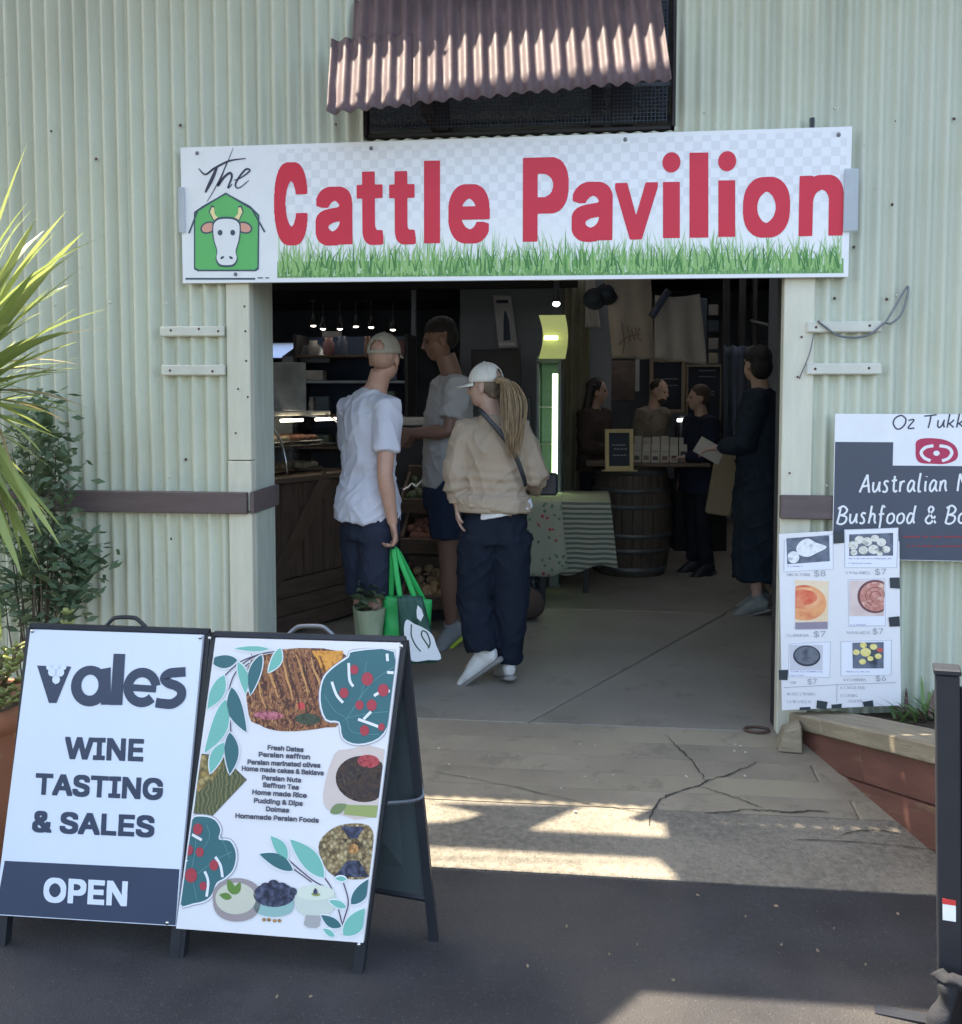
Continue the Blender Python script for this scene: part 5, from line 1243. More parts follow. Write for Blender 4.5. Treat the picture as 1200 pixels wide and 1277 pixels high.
mk('black_cloth',crumple(cb.v,.018,22),cb.f,mat('black_fabric',(.018,.019,.024),.9,var=.2,bump=.4,bscale=200),smooth=True,label='crumpled black cloth knotted round the barrier post at the bottom right corner',cat='cloth')
# ---------------------------------------------------------------- inside the shed
M['inw']=mat('interior_lining',(.17,.19,.22),.8,var=.18,vscale=2,bump=.3,bscale=20)
M['ing']=mat('grey_partition',(.24,.265,.30),.8,var=.1,vscale=2,bump=.2,bscale=20)
M['ceil']=mat('ceiling_iron',(.30,.33,.36),.6,var=.2,vscale=2,bump=.2)
M['oldwood']=mat('brown_planks',(.115,.078,.058),.75,var=.3,vscale=4,bump=.6,bscale=30,stretch=(8,8,1),spots=((.05,.035,.03),5,.6,.6))
M['oldwood2']=mat('brown_planks_flat',(.12,.082,.06),.75,var=.3,vscale=4,bump=.6,bscale=30,stretch=(1,8,8))
M['blackp']=mat('black_plastic',(.02,.022,.028),.4,var=.1,bump=0)
M['glass']=glassmat('case_glass',(.86,.88,.88),.25)
hall=empty('shed_interior',(-.5,4,0),kind='structure')
IX0,IX1,IY1,CZ=-4.6,3.4,7.4,3.3
def ibox(name,a,b,m,par,bv=.003,**t): return B().bbox(a,b,bv).mesh(name,m,par,**t)
ibox('side_wall',(IX0-.08,.05,0),(IX0,IY1,CZ),M['inw'],hall); ibox('side_wall',(IX1,.05,0),(IX1+.08,IY1,CZ),M['inw'],hall)
w0=Zd(334,443,11.3); w1=Zd(377,423,11.3)
ibox('back_wall',(IX0,IY1,0),(IX1,IY1+.08,w0.z),M['inw'],hall); ibox('back_wall',(IX0,IY1,w1.z),(IX1,IY1+.08,CZ),M['inw'],hall)
ibox('back_wall',(w1.x,IY1,w0.z+.002),(IX1,IY1+.08,w1.z-.002),M['inw'],hall)
ibox('window_sill',(IX0,IY1-.05,w0.z-.03),(w1.x+.05,IY1-.003,w0.z-.002),M['ing'],hall)
corrv=B()
for i in range(12):
    ibox('rafter',(IX0,.6+i*.6,2.72),(IX1,.65+i*.6,2.84),M['dark'],hall)
for i,x in enumerate((-3.6,-2.2,-.8,.6,2.0)): ibox('purlin',(x,.2,2.845),(x+.06,IY1,2.92),M['oldwood2'],hall)
skl=bpy.data.materials.new('added_skylight'); skl.use_nodes=True; N=skl.node_tree.nodes; t_=N.new('ShaderNodeBsdfTranslucent'); t_.inputs[0].default_value=(.33,.345,.37,1); skl.node_tree.links.new(t_.outputs[0],N['Material Output'].inputs[0])  # translucent ceiling panels added to brighten the interior
for k,(y0,y1,m_) in enumerate(((.2,1.5,M['ceil']),(1.5,2.6,skl),(2.6,3.9,M['ceil']),(3.9,5.3,skl),(5.3,IY1,M['ceil']))):
    ibox('ceiling_sheet',(IX0-.1,y0-.02,2.93+k*.0011),(IX1+.1,y1+.02,2.95+k*.0011),m_,hall)
# lower skillion over the left stalls
for k in range(7):
    z=2.52-.0*k; x0=-4.5+k*.62
    a=(x0,3.6,2.56); b_=(x0+.61,IY1-.05,2.585)
    ibox('ceiling_panel',a,b_,M['ceil'],hall)
for y in (3.9,4.9,5.9): ibox('beam',(-4.5,y,2.42),(-.1,y+.07,2.555),M['dark'],hall)
pw0=Zd(574,600,8.9); pw1=Zd(707,600,8.9)
ibox('partition',(pw0.x,pw0.y,0),(pw1.x+.4,pw0.y+.05,2.7),M['ing'],hall)
for px in (516,): 
    p=Zd(px,500,8.6); ibox('post',(p.x-.02,p.y,0),(p.x+.02,p.y+.05,2.7),M['ing'],hall)
for px,wd,Z in ((744,.11,9.2),(905,.06,9.2),(925,.05,9.0),(940,.04,9.4)):
    p=Zd(px,500,Z); ibox('post',(p.x-wd/2,p.y,0),(p.x+wd/2,p.y+.1,2.8),M['dark'],hall)
p=Zd(968,500,7.4); ibox('side_screen',(p.x,.4,0),(p.x+.05,3.6,2.8),M['inw'],hall)
# lit lamps
lampm=mat('lamp_glow',(1,.93,.78),.4,var=0,bump=0,emit=3)
def spot(px,py,Z,label,r=.022):
    p=Zd(px,py,Z); t=empty('spotlight',p,label,'lamp','small lit spotlights under the ceiling at the left')
    b=B(); b.lathe(p,[(r*.5,.10),(r*1.1,.08),(r*1.25,.0),(r*1.0,-.0)],14).mesh('lamp_shade',M['blackp'],t,smooth=True)
    B().tube([p+V((0,0,.10)),p+V((0,0,.22))],.006,5).mesh('stem',M['blackp'],t)
    B().ell(p+V((0,0,-.0)),(r,r,r*.45),10,6).mesh('bulb',lampm,t,smooth=True)
for (px,py),lb in zip([(391,406),(403,410),(424,410),(444,407),(463,408),(490,411)],['first from the left','second from the left','third from the left','fourth from the left','fifth from the left','sixth and rightmost']):
    spot(px,py,8.0,'tiny lit spotlight over the deli counter, %s in the row'%lb)
p=Zd(694,379,7.6); t=empty('spotlight',p,'bright spotlight hanging above the green lit fridge','lamp'); B().ell(p,(.028,.028,.020),12,8).mesh('bulb',lampm,t,smooth=True); B().tube([p+V((0,0,.015)),p+V((0,0,.35))],[.03]+[.008],8).mesh('lamp_shade',M['blackp'],t)
# deli counter: recedes from the left jamb
C0=Zd(336,600,5.85); C1=Zd(432,600,6.45)
cd_=(V((C1.x,C1.y,0))-V((C0.x,C0.y,0))); 
Lc=cd_.length; cu=cd_.normalized(); cn=V((cu.y,-cu.x,0))             # front normal, to the camera side
if cn.y>0: cn=-cn
ci=-cn
OC=V((C0.x,C0.y,0))-cu*.75; LCt=Lc+.75+.12
MC=Matrix(((cu.x,ci.x,0,OC.x),(cu.y,ci.y,0,OC.y),(0,0,1,0),(0,0,0,1)))
dc=empty('deli_counter',OC+cu*LCt/2,'brown plank deli counter with a diagonal brace at the left inside the doorway','counter')
def cb_(name,a,b,m,par=dc,bv=.004,MM=MC):
    x=B().bbox(a,b,bv); return mk(name,x.v,x.f,m,par,recenter=False,M=MM)
x=0; k=0
while x<LCt-.02:
    w_=.095; cb_('plank',(x,0-.004*(k%2),.36),(min(x+w_-.006,LCt),.02,.96),M['oldwood']); x+=w_; k+=1
for k in range(3): cb_('plank',(0,-.006-.003*(k%2),.02+k*.113),(LCt,.02,.02+k*.113+.108),M['oldwood2'])
cb_('top_board',(-.02,-.03,.965),(LCt+.03,.65,1.0),M['oldwood2']); cb_('carcass',(0,.022,.01),(LCt,.62,.96),M['dark'])
# diagonal brace
b=B().bbox((-.42,-.026,-.055),(.42,-.010,.055),.004); mk('brace',b.v,b.f,M['oldwood2'],dc,recenter=False,M=MC@Matrix.Translation((1.0,0,.66))@Matrix.Rotation(radians(-52),4,'Y'))
# glass case on top
gc=empty('display_case',OC+cu*LCt/2+V((0,0,1.0)),'lit glass deli display case standing on the plank counter','display case')
prof=[(.0,1.005),(.01,1.10),(.05,1.22),(.13,1.32),(.24,1.38)]
vs=[];fs=[]
for i,(y,z) in enumerate(prof):
    for x_ in (.0,LCt): vs.append((x_,y,z))
for i in range(4): fs.append((2*i,2*i+1,2*i+3,2*i+2))
mk('curved_glass',vs,fs,M['glass'],gc,smooth=True,recenter=False,M=MC)
cb_('case_top',(0,.24,1.375),(LCt,.62,1.40),mat('case_cream',(.40,.38,.33),.5),gc); cb_('case_back',(0,.60,1.005),(LCt,.62,1.37),M['ing'],gc)
cb_('case_end',(-.01,.02,1.003),(.0,.6,1.37),M['ing'],gc)
cb_('shelf',(.02,.15,1.17),(LCt-.02,.55,1.185),M['chrome'],gc)
for x_ in (.9,LCt-.05): 
    b=B().tube([(x_,y-.006,z) for y,z in prof],.009,6); mk('chrome_bar',b.v,b.f,M['chrome'],gc,recenter=False,M=MC,smooth=True)
for k in range(3):
    b=B().tube([(.75+k*.33,.22,1.345),(.95+k*.33,.22,1.345)],.010,8); mk('lamp_tube',b.v,b.f,mat('case_lamp',(1,.88,.66),.4,var=0,bump=0,emit=2.2),gc,recenter=False,M=MC)
tray=[mat('tray_food_a',(.33,.22,.12),.7,var=.4,vscale=20,bump=.5),mat('tray_food_b',(.42,.36,.24),.7,var=.4,vscale=20,bump=.5),mat('tray_food_c',(.22,.10,.07),.7,var=.4,vscale=20,bump=.5)]
for lv in (0,1):
    for k in range(6):
        x_=.12+k*.27; z_=1.01+lv*.18
        if x_+.22>LCt: continue
        cb_('tray',(x_,.17,z_),(x_+.22,.5,z_+.02),M['chrome'],gc)
        b=B()
        for q in range(12): b.ell((x_+.03+(q%4)*.05,.22+(q//4)*.1,z_+.035),(.030,.038,.022),7,5)
        mk('food',b.v,b.f,tray[(k+lv)%3],gc,smooth=True,recenter=False,M=MC)
# stuff standing on / behind the counter
def fbox(name,x0,y0,x1,y1,Z,dep,m,label,cat,par=None,bv=.006,rot=0):
    a=Zd(x0,y1,Z); b=Zd(x1,y0,Z); M_=Matrix.Translation(V((a.x,a.y,0)))@Matrix.Rotation(YAW+rot,4,'Z')
    w_=(b-a); w_.z=0; L=w_.length
    x=B().bbox((0,0,a.z),(L,dep,b.z),bv); return mk(name,x.v,x.f,m,par,recenter=True,M=M_,label=label,cat=cat)
fbox('acrylic_panel',338,452,381,512,6.3,.02,mat('clouded_panel',(.23,.24,.245),.35,var=.25,vscale=9,bump=.1),'clouded grey panel standing on the deli case at the left jamb','panel')
fbox('menu_board',402,413,426,448,8.4,.02,mat('pale_board',(.42,.40,.41),.6),'pale blank board hanging behind the deli counter','board')
hd=B(); a=Zd(352,452,8.0); b_=Zd(413,430,8.0); w_=b_.x-a.x
hd.add([(a.x,a.y,a.z),(b_.x,a.y,a.z),(b_.x,a.y+.5,a.z),(a.x,a.y+.5,a.z),(a.x+w_*.25,a.y+.1,b_.z),(b_.x-w_*.3,a.y+.1,b_.z),(b_.x-w_*.3,a.y+.4,b_.z),(a.x+w_*.25,a.y+.4,b_.z),(a.x,a.y,a.z+.05),(b_.x,a.y,a.z+.05),(b_.x,a.y+.5,a.z+.05),(a.x,a.y+.5,a.z+.05)],[(3,2,1,0),(4,5,6,7),(0,1,9,8),(1,2,10,9),(2,3,11,10),(3,0,8,11),(8,9,5,4),(9,10,6,5),(10,11,7,6),(11,8,4,7)])
hd.mesh('range_hood',M['steel'],label='dark sloping range hood behind the deli counter',cat='hood')
wm_=bpy.data.materials.new('frosted_pane'); wm_.use_nodes=True; N=wm_.node_tree.nodes; tl_=N.new('ShaderNodeBsdfTranslucent'); tl_.inputs[0].default_value=(.55,.62,.75,1); wm_.node_tree.links.new(tl_.outputs[0],N['Material Output'].inputs[0])
B().box((w0.x-.3,IY1+.03,w0.z),(w1.x,IY1+.036,w1.z)).mesh('window_pane',wm_,hall)
B().bbox((w1.x-.14,IY1+.01,w0.z),(w1.x-.10,IY1+.06,w1.z),.003).mesh('window_bar',M['inw'],hall)
# shelves at the back left
shl=empty('back_shelf',Zd(420,600,7.9),'dark shelving with boxes and jars behind the deli counter','shelf')
shl_l=Zd(372,600,7.9); shl_r=Zd(508,600,7.9)
for py in (478,520,560,446):
    z=Zd(400,py,7.9).z; B().bbox((shl_l.x,shl_l.y,z),(shl_r.x,shl_l.y+.35,z+.022),.003).mesh('shelf_board',M['ing'] if py==478 else M['oldwood2'],shl)
B().bbox((shl_l.x,shl_l.y+.36,.0),(shl_r.x,shl_l.y+.40,2.0),.003).mesh('shelf_back',mat('navy_panel',(.03,.05,.10),.7),shl)
for x_ in (shl_l.x-.03,shl_r.x): B().bbox((x_,shl_l.y,0),(x_+.03,shl_l.y+.38,2.0),.003).mesh('upright',M['dark'],shl)
rb=random.Random(9); SH={446:'top',478:'second',520:'third',560:'lowest'}
cols=[(.30,.28,.26),(.10,.12,.18),(.25,.14,.09),(.32,.30,.22),(.06,.08,.10),(.20,.10,.10),(.14,.17,.13)]
cm=[mat('pack_%s'%n,c,.6,var=.2,bump=0) for n,c in zip(['grey','blue','brown','cream','dark','red','green'],cols)]
k=0
for py in (446,478,520,560):
    z=Zd(400,py,7.9).z+.022; x_=shl_l.x+.05; kk=0
    while x_<shl_r.x-.1:
        w_=rb.uniform(.06,.16); h_=rb.uniform(.08,.19)
        if rb.random()<.82:
            if rb.random()<.5: ibox('packet',(x_,shl_l.y+.06,z+.001),(x_+w_,shl_l.y+.2,z+h_),cm[rb.randrange(7)],None,.006,label='small packet on the %s back shelf behind the deli counter, item %s from the left'%(SH[py],ORD[kk]),cat='packet',group='goods on the back shelves')
            else: B().lathe((x_+w_/2,shl_l.y+.13,z+.001),[(0,0),(w_*.42,0),(w_*.45,.01),(w_*.45,h_*.7),(w_*.3,h_*.8),(w_*.32,h_),(0,h_)],12).mesh('jar',cm[rb.randrange(7)],smooth=True,label='small jar on the %s back shelf behind the deli counter, item %s from the left'%(SH[py],ORD[kk]),cat='jar',group='jars on the back shelves')
        x_+=w_+rb.uniform(.01,.05); kk+=1
# middle counter behind the men with tilted crates
mc=empty('market_counter',Zd(520,700,7.0),'dark market counter with a pale edge behind the man in the cream shirt','counter')
a=Zd(488,522,7.0); b_=Zd(575,512,7.0)
B().bbox((a.x-.3,a.y,a.z-.05),(b_.x+.2,a.y+.5,a.z+.0),.006).mesh('pale_top',mat('pale_top',(.42,.40,.36),.5),mc)
B().bbox((a.x-.3,a.y+.03,0),(b_.x+.2,a.y+.48,a.z-.052),.006).mesh('counter_body',M['blackp'],mc)
for i,(py0,py1,Z) in enumerate(((598,640,6.5),(645,690,6.35),(700,760,6.2))):
    lf=Zd(500,py1,Z); rf=Zd(566,py1,Z); 
    t=empty('crate',(lf+rf)/2,['upper tilted timber crate of produce behind the two men','middle tilted timber crate behind the two men','lowest dark timber crate behind the two men'][i],'crate')
    L=rf.x-lf.x; h_=(py1-py0)/1200*Z
    MT=Matrix.Translation(lf)@Matrix.Rotation(radians(24),4,'X')
    for (p0,p1,nm) in (((0,0,0),(L,.02,.11),'front_slat'),((0,.38,0),(L,.40,.16),'back_slat'),((0,.021,0),(.02,.379,.12),'side_slat'),((L-.02,.021,0),(L,.379,.12),'side_slat'),((0.021,.021,0),(L-.021,.379,.015),'base')):
        x=B().bbox(p0,p1,.003); mk(nm,x.v,x.f,M['oldwood2'],t,recenter=False,M=MT)
    g_=B(); 
    for q in range(46): g_.ell((rb.uniform(.04,L-.04),rb.uniform(.05,.35),rb.uniform(.03,.10)),(.035,.035,.03),7,5)
    mk('produce',g_.v,g_.f,tray[(i+1)%3] if i else mat('leafy_produce',(.10,.12,.06),.6,var=.4,vscale=20),t,smooth=True,recenter=False,M=MT)
B().tube(catmull([Zd(*p,6.3) for p in [(503,611),(510,607),(514,603),(519,607),(526,600),(533,602)]],2),.007,4).mesh('foil_strip',mat('white_foil',(.8,.8,.8),.2,metal=.4),label='crinkled white strip lying on the upper crate behind the man with the green bags',cat='strip')
for y_ in (4.75,):
    st_=empty('crate_stand',Zd(535,800,6.6),'dark stand carrying the tilted crates','stand'); a=Zd(498,700,6.75);b_=Zd(570,700,6.75)
    ibox('stand_body',(a.x,a.y,0),(b_.x,a.y+.3,.85),M['blackp'],st_)
    ibox('ledge',(a.x,a.y-.32,0),(b_.x,a.y-.005,.30),M['blackp'],st_)
    ibox('ledge',(a.x,a.y-.2,.304),(b_.x,a.y-.005,.56),M['blackp'],st_)
# poster on the grey partition
pp=Pl(V((Zd(616,433,8.85).x,Zd(616,433,8.85).y-.03,Zd(616,433,8.85).z)),V((1,0,0)),V((0,0,1)))
ps=empty('poster',pp.o,'white poster with a bottle picture on the grey partition','poster')
P=[pp.h(622,434),pp.h(646,433),pp.h(637,369),pp.h(615,368)]
vs=[pp.M@V((p.x,p.y,z)) for z in (.0,-.01) for p in P]; mk('poster_sheet',vs,[(0,1,2,3),(7,6,5,4),(0,4,5,1),(1,5,6,2),(2,6,7,3),(3,7,4,0)],mat('poster_paper',(.55,.55,.58),.6),ps)
prints('poster_print',pp,[[pp.h(628,425),pp.h(637,424),pp.h(635,400),pp.h(631,388),pp.h(629,388),pp.h(628,402)],[pp.h(619,378),pp.h(634,378),pp.h(634,374),pp.h(619,374)]],M['navy'],ps,2)
prints('poster_print',pp,[[pp.h(622.5,431),pp.h(642,430),pp.h(641.5,427),pp.h(622,428)]],M['poster'],ps,3)
# equipment cabinet below the poster
fbox('cabinet',588,436,650,505,8.3,.35,M['blackp'],'black equipment cabinet under the bottle poster','cabinet')
fbox('card_reader',655,495,663,528,7.6,.04,M['blackp'],'dark upright card reader left of the lit fridge','reader')
# narrow drinks fridge with a lit tube
fr=empty('drinks_fridge',Zd(684,640,7.5),'tall narrow drinks fridge glowing green behind the beige sweater','fridge')
a=Zd(669,452,7.5); b_=Zd(701,452,7.5); fx0,fx1,fy=a.x,b_.x,a.y; fz=a.z
steelb=mat('fridge_steel',(.16,.20,.20),.4,metal=.2)
ibox('side_panel',(fx0,fy,.02),(fx0+.02,fy+.55,fz),steelb,fr); ibox('side_panel',(fx1-.02,fy,.02),(fx1,fy+.55,fz),steelb,fr)
ibox('back',(fx0+.02,fy+.5,.02),(fx1-.02,fy+.55,fz),mat('fridge_liner',(.35,.55,.48),.5),fr); ibox('cap',(fx0,fy-.01,fz+.002),(fx1,fy+.55,fz+.05),steelb,fr); ibox('plinth',(fx0,fy,.0),(fx1,fy+.55,.12),steelb,fr)
tubm=mat('tube_glow',(.72,1,.50),.4,var=0,bump=0,emit=1.3)
a=Zd(689,466,7.44); b_=Zd(695,700,7.44)
B().bbox((a.x,fy-.03,.3),(b_.x,fy-.012,a.z),.004).mesh('lamp_tube',tubm,fr)
ibox('door_frame',(fx0+.003,fy-.035,.13),(fx0+.028,fy-.005,fz-.01),steelb,fr); ibox('door_frame',(fx1-.03,fy-.035,.13),(fx1-.003,fy-.005,fz-.01),steelb,fr)
for k in range(5):
    z=.25+k*.29; ibox('wire_shelf',(fx0+.025,fy+.02,z),(fx1-.025,fy+.48,z+.008),M['chrome'],fr)
# curved lit header sign
hs=empty('header_sign',Zd(690,420,7.45),'curved yellow green backlit header above the fridge','sign')
vs=[];fs=[]; n=10; d0=.12
a=Zd(672,393,7.45); b_=Zd(708,447,7.45)
for i in range(n+1):
    t_=i/n; z=a.z+(b_.z-a.z)*t_; bow=.045*sin(pi*t_); yy=a.y-.06*sin(pi*t_)
    for x_,o_ in ((a.x+bow*.8,0),(b_.x-.02+bow*.5,0)): vs+=[(x_,yy,z),(x_,yy+d0,z)]
for i in range(n):
    k=i*4; fs+=[(k,k+4,k+6,k+2),(k+1,k+3,k+7,k+5),(k,k+1,k+5,k+4),(k+2,k+6,k+7,k+3)]
fs+=[(0,2,3,1),(n*4,n*4+1,n*4+3,n*4+2)]
mk('header_shell',vs,fs,mat('header_glow',(.40,.44,.16),.4,var=.12,vscale=5,bump=0,emit=.10),hs,smooth=False)
a2=Zd(679,419,7.36); b2=Zd(696,424,7.36); B().bbox((a2.x,a2.y-.03,b2.z),(b2.x,a2.y-.02,a2.z),.003).mesh('lit_tube',mat('header_tube',(.95,1,.5),.4,var=0,bump=0,emit=.9),hs)
# hung cloths
def hung(name,pts,Z,m,label,cat,folds=6,amp=.02,seed=1,thick=.006,par=None):
    """cloth quad TL TR BR BL px, draped with folds"""
    TL,TR,BR,BL=[Zd(p[0],p[1],Z) for p in pts]; vs=[];fs=[]; n=28; k_=18
    for j in range(k_+1):
        v=j/k_
        for i in range(n+1):
            u_=i/n; p=TL.lerp(TR,u_).lerp(BL.lerp(BR,u_),v)
            d=amp*(.35+.65*v)*(sin(u_*folds*2*pi+seed+1.2*noise.noise(V((u_*2,v*1.5,seed))))+.8*noise.noise(V((u_*6,v*3,seed))))
            sag=-.02*sin(pi*u_)*(1-v)
            vs.append(p+V((0,-d,sag+.010*noise.noise(V((u_*5,seed,2)))*(v>.95))))
    for j in range(k_):
        for i in range(n): a=j*(n+1)+i; fs.append((a,a+n+1,a+n+2,a+1))
    o=mk(name,vs,fs,m,par,smooth=True,label=label,cat=cat); md=o.modifiers.new('thickness','SOLIDIFY'); md.thickness=thick; return o
can=mat('calico',(.40,.35,.29),.9,var=.08,bump=.3,bscale=200); can2=mat('khaki_cloth',(.20,.19,.135),.9,var=.15,vscale=6,bump=.3,bscale=150); can3=mat('calico_light',(.42,.39,.35),.9,var=.06,bump=.3,bscale=200)
hung('hanging_cloth',[(704,345),(737,345),(733,640),(700,640)],8.75,can2,'long khaki cloth hanging beside the lit fridge','cloth',3,.03,2)
hung('hanging_cloth',[(731,345),(741,345),(749,409),(730,408)],8.65,can3,'pale pointed cloth corner hanging behind the khaki cloth','cloth',1,.01,3)
ap1=hung('calico_apron',[(754,340),(812,340),(817,448),(764,447)],7.9,can,'calico apron with faint script hanging left of the other apron','apron',2,.015,4)
ap2=hung('calico_apron',[(817,368),(873,366),(882,455),(816,447)],7.8,can3,'creased pale calico apron hanging right under the rafters','apron',2,.02,7)
sc_=Pl(Zd(754,447,7.82),V((1,0,0)),V((0,0,1)))
sc_.o.y-=.06
strokes('apron_print',sc_,[catmull([V((*sc_.h(*p),0)) for p in l],4) for l in ([(776,402),(779,425),(777,440)],[(784,406),(786,426),(788,410),(792,424),(794,408)],[(772,430),(782,420),(800,416)],[(798,408),(796,420),(802,425)])],.009,mat('print_brown',(.20,.15,.12),.8),ap1)
B().tube([Zd(813,395,7.7),Zd(834,362,7.7)],.028,8).mesh('apron_band',M['navy'],ap2)
# hats hanging
for px,py,lab in ((742,372,'dark felt hat hanging high on the timber post'),(757,366,'second dark hat hanging right of the first on the post')):
    p=Zd(px,py,7.9); B().lathe(p,[(0,.07),(.04,.065),(.06,.04),(.062,0),(.095,-.012),(.095,-.016),(.05,-.016)],18,Matrix.Rotation(radians(75),4,'X')).mesh('hat',mat('felt',(.035,.045,.06),.9),smooth=True,label=lab,cat='hat')
# chalkboards
cbm=mat('chalkboard',(.012,.016,.028),.6,var=.2,bump=0); wf=mat('pine_frame',(.26,.20,.14),.6,var=.15,stretch=(6,6,1)); wf2=mat('yellow_pine',(.46,.36,.17),.5,var=.1)
chalk=mat('chalk',(.45,.47,.5),.9,bump=0)
def chalkb(x0,y0,x1,y1,Z,label,fm,fw,lines,seed,top=True,tilt=0,foot=False):
    a=Zd(x0,y1,Z); b_=Zd(x1,y0,Z); pl=Pl(a,_r,V((0,0,1))); w_=pl.h(x1,y1).x; h_=pl.h(x0,y0).y
    if tilt: pl=Pl(a,_r,(V((0,0,1))+V((-sin(YAW),cos(YAW),0))*math.tan(tilt)))
    t=empty('chalkboard',a+_r*w_/2,label,'chalkboard')
    def bb_(nm,p0,p1,m): x=B().bbox(p0,p1,.002); mk(nm,x.v,x.f,m,t,recenter=False,M=pl.M)
    bb_('slate',(fw*.5,fw*.5,-.012),(w_-fw*.5,h_-fw*.5,.0),cbm)
    bb_('frame',(0,0,-.016),(fw,h_,.012),fm); bb_('frame',(w_-fw,0,-.016),(w_,h_,.012),fm); bb_('frame',(fw+.001,0,-.016),(w_-fw-.001,fw,.012),fm); bb_('frame',(fw+.001,h_-fw,-.016),(w_-fw-.001,h_,.012),fm)
    if foot: bb_('foot',(-.03,-.012,-.02),(w_+.03,-.001,.03),fm)
    rs=random.Random(seed); ls=[]
    for y_ in lines:
        x_=w_*.3+rs.uniform(-.02,.02)
        while x_<w_*.75: ls.append([V((x_,h_*y_)),V((x_+.01,h_*y_+.008)),V((x_+.022,h_*y_-.002))]); x_+=.028
    strokes('chalk_writing',pl,ls,.004,chalk,t,2); return t
chalkb(810,447,854,515,9.5,'large pine framed chalkboard hanging behind the bearded man',wf,.035,(.93,.62,.5),1)
chalkb(855,455,900,530,9.55,'wide chalkboard menu at the right of the pine framed one',wf,.02,(.9,.8,.55,.5),2)
chalkb(755,535,790,586,7.62,'small yellow framed chalkboard standing on the barrel',wf2,.030,(.6,.5,.35),3,tilt=radians(6),foot=True)
fbox('timber_upright',792,448,798,488,9.6,.03,mat('pale_upright',(.38,.38,.38),.6),'short pale upright left of the pine framed chalkboard','upright')
fbox('wall_panel',755,450,792,500,9.7,.03,mat('warm_panel',(.15,.115,.10),.7,var=.4,vscale=4),'brown timber panel under the left apron','panel')
fbox('bright_fitting',845,522,872,526,8.4,.02,mat('fitting_glow',(1,1,1),.4,bump=0,var=0,emit=1.2),'thin lit strip on the coffee machine behind the barrel','lamp')
cof=empty('coffee_machine',Zd(850,560,8.5),'dark coffee machine behind the packets on the barrel','machine')
a=Zd(846,575,8.5); b_=Zd(880,528,8.5); ibox('machine_body',(a.x,a.y,a.z-.3),(b_.x,a.y+.4,b_.z),M['blackp'],cof,.015); ibox('machine_lip',(a.x+.03,a.y-.05,b_.z-.12),(b_.x-.03,a.y-.003,b_.z-.06),M['chrome'],cof,.01)
for k in range(4): B().lathe((a.x+.05+k*.07,a.y+.15,b_.z+.001),[(0,0),(.022,0),(.03,.06),(.026,.06)],10).mesh('cup',mat('cup_pale',(.4,.38,.35),.4),cof,smooth=True)
# wine barrel
bc=G(788,721); bc.y+=.30; bc.z=0
br=empty('wine_barrel',bc,'dark oak wine barrel used as a stand in the middle of the shed','barrel')
bw=mat('barrel_oak',(.085,.065,.050),.7,var=.3,vscale=5,bump=.5,bscale=30,stretch=(7,7,1)); hoop=mat('barrel_hoop',(.14,.14,.14),.5,metal=.5,var=.3)
HB=.92
rad_=lambda z:.285+.055*sin(pi*z/HB)
ns=24
for k in range(ns):
    a0=2*pi*(k+.03)/ns; a1=2*pi*(k+.97)/ns; vs=[];fs=[]
    for j in range(9):
        z=HB*j/8
        for q,(aa,dr_) in enumerate(((a0,0),((a0+a1)/2,.004),(a1,0),(a1,-.03),(a0,-.03))): vs.append((bc.x+(rad_(z)+dr_)*cos(aa),bc.y+(rad_(z)+dr_)*sin(aa),z+.002))
    for j in range(8):
        for q in range(5): a=j*5+q;b=j*5+(q+1)%5; fs.append((a,b,b+5,a+5))
    fs+=[(4,3,2,1,0),(40,41,42,43,44)]
    mk('stave',vs,fs,bw,br)
for z,h_ in ((.03,.05),(.20,.04),(.33,.035),(.57,.035),(.70,.04),(.85,.05)):
    B().lathe(bc,[(rad_(z)+.006,z),(rad_(z)+.009,z),(rad_(z+h_)+.009,z+h_),(rad_(z+h_)+.006,z+h_)],32).mesh('hoop',hoop,br,smooth=True)
B().lathe(bc+V((0,0,HB-.02)),[(0,.015),(.27,.015)],24).mesh('barrel_head',bw,br)
ibox('serving_board',(bc.x-.38,bc.y-.34,HB+.004),(bc.x+.62,bc.y+.32,HB+.034),M['oldwood2'],None,.005,label='broad dark board laid over the barrel top as a table',cat='board')
# packets on the barrel
tz=HB+.034; rk=random.Random(12); pkm=mat('packet_card',(.40,.36,.31),.7,var=.15); pkd=[mat('packet_photo_dark',(.05,.045,.04),.6),mat('packet_photo_brown',(.16,.09,.06),.6)]
x0_=Zd(791,580,7.65).x
names_=['front','second','third']
for row in range(3):
    for k in range(6 if row else 5):
        x_=x0_+k*.075+row*.01; y_=bc.y-.27+row*.11; h_=.085+row*.055+rk.uniform(0,.015); 
        t=empty('packet',(x_+.033,y_,tz),'%s small pale card packet with a dark picture, %s row on the barrel board'%(['first','second','third','fourth','fifth','sixth'][k],names_[row]),'packet','card packets displayed on the barrel board')
        MT=Matrix.Translation(V((x_,y_,tz+.001)))@Matrix.Rotation(radians(-10),4,'X')@Matrix.Rotation(rk.uniform(-.1,.1),4,'Z')
        x=B().bbox((0,0,0),(.066,.022,h_),.002); mk('packet_box',x.v,x.f,pkm,t,recenter=False,M=MT)
        x=B().box((.012,-.0015,h_*.2),(.054,-.0007,h_*.6)); mk('packet_print',x.v,x.f,pkd[(k+row)%2],t,recenter=False,M=MT)
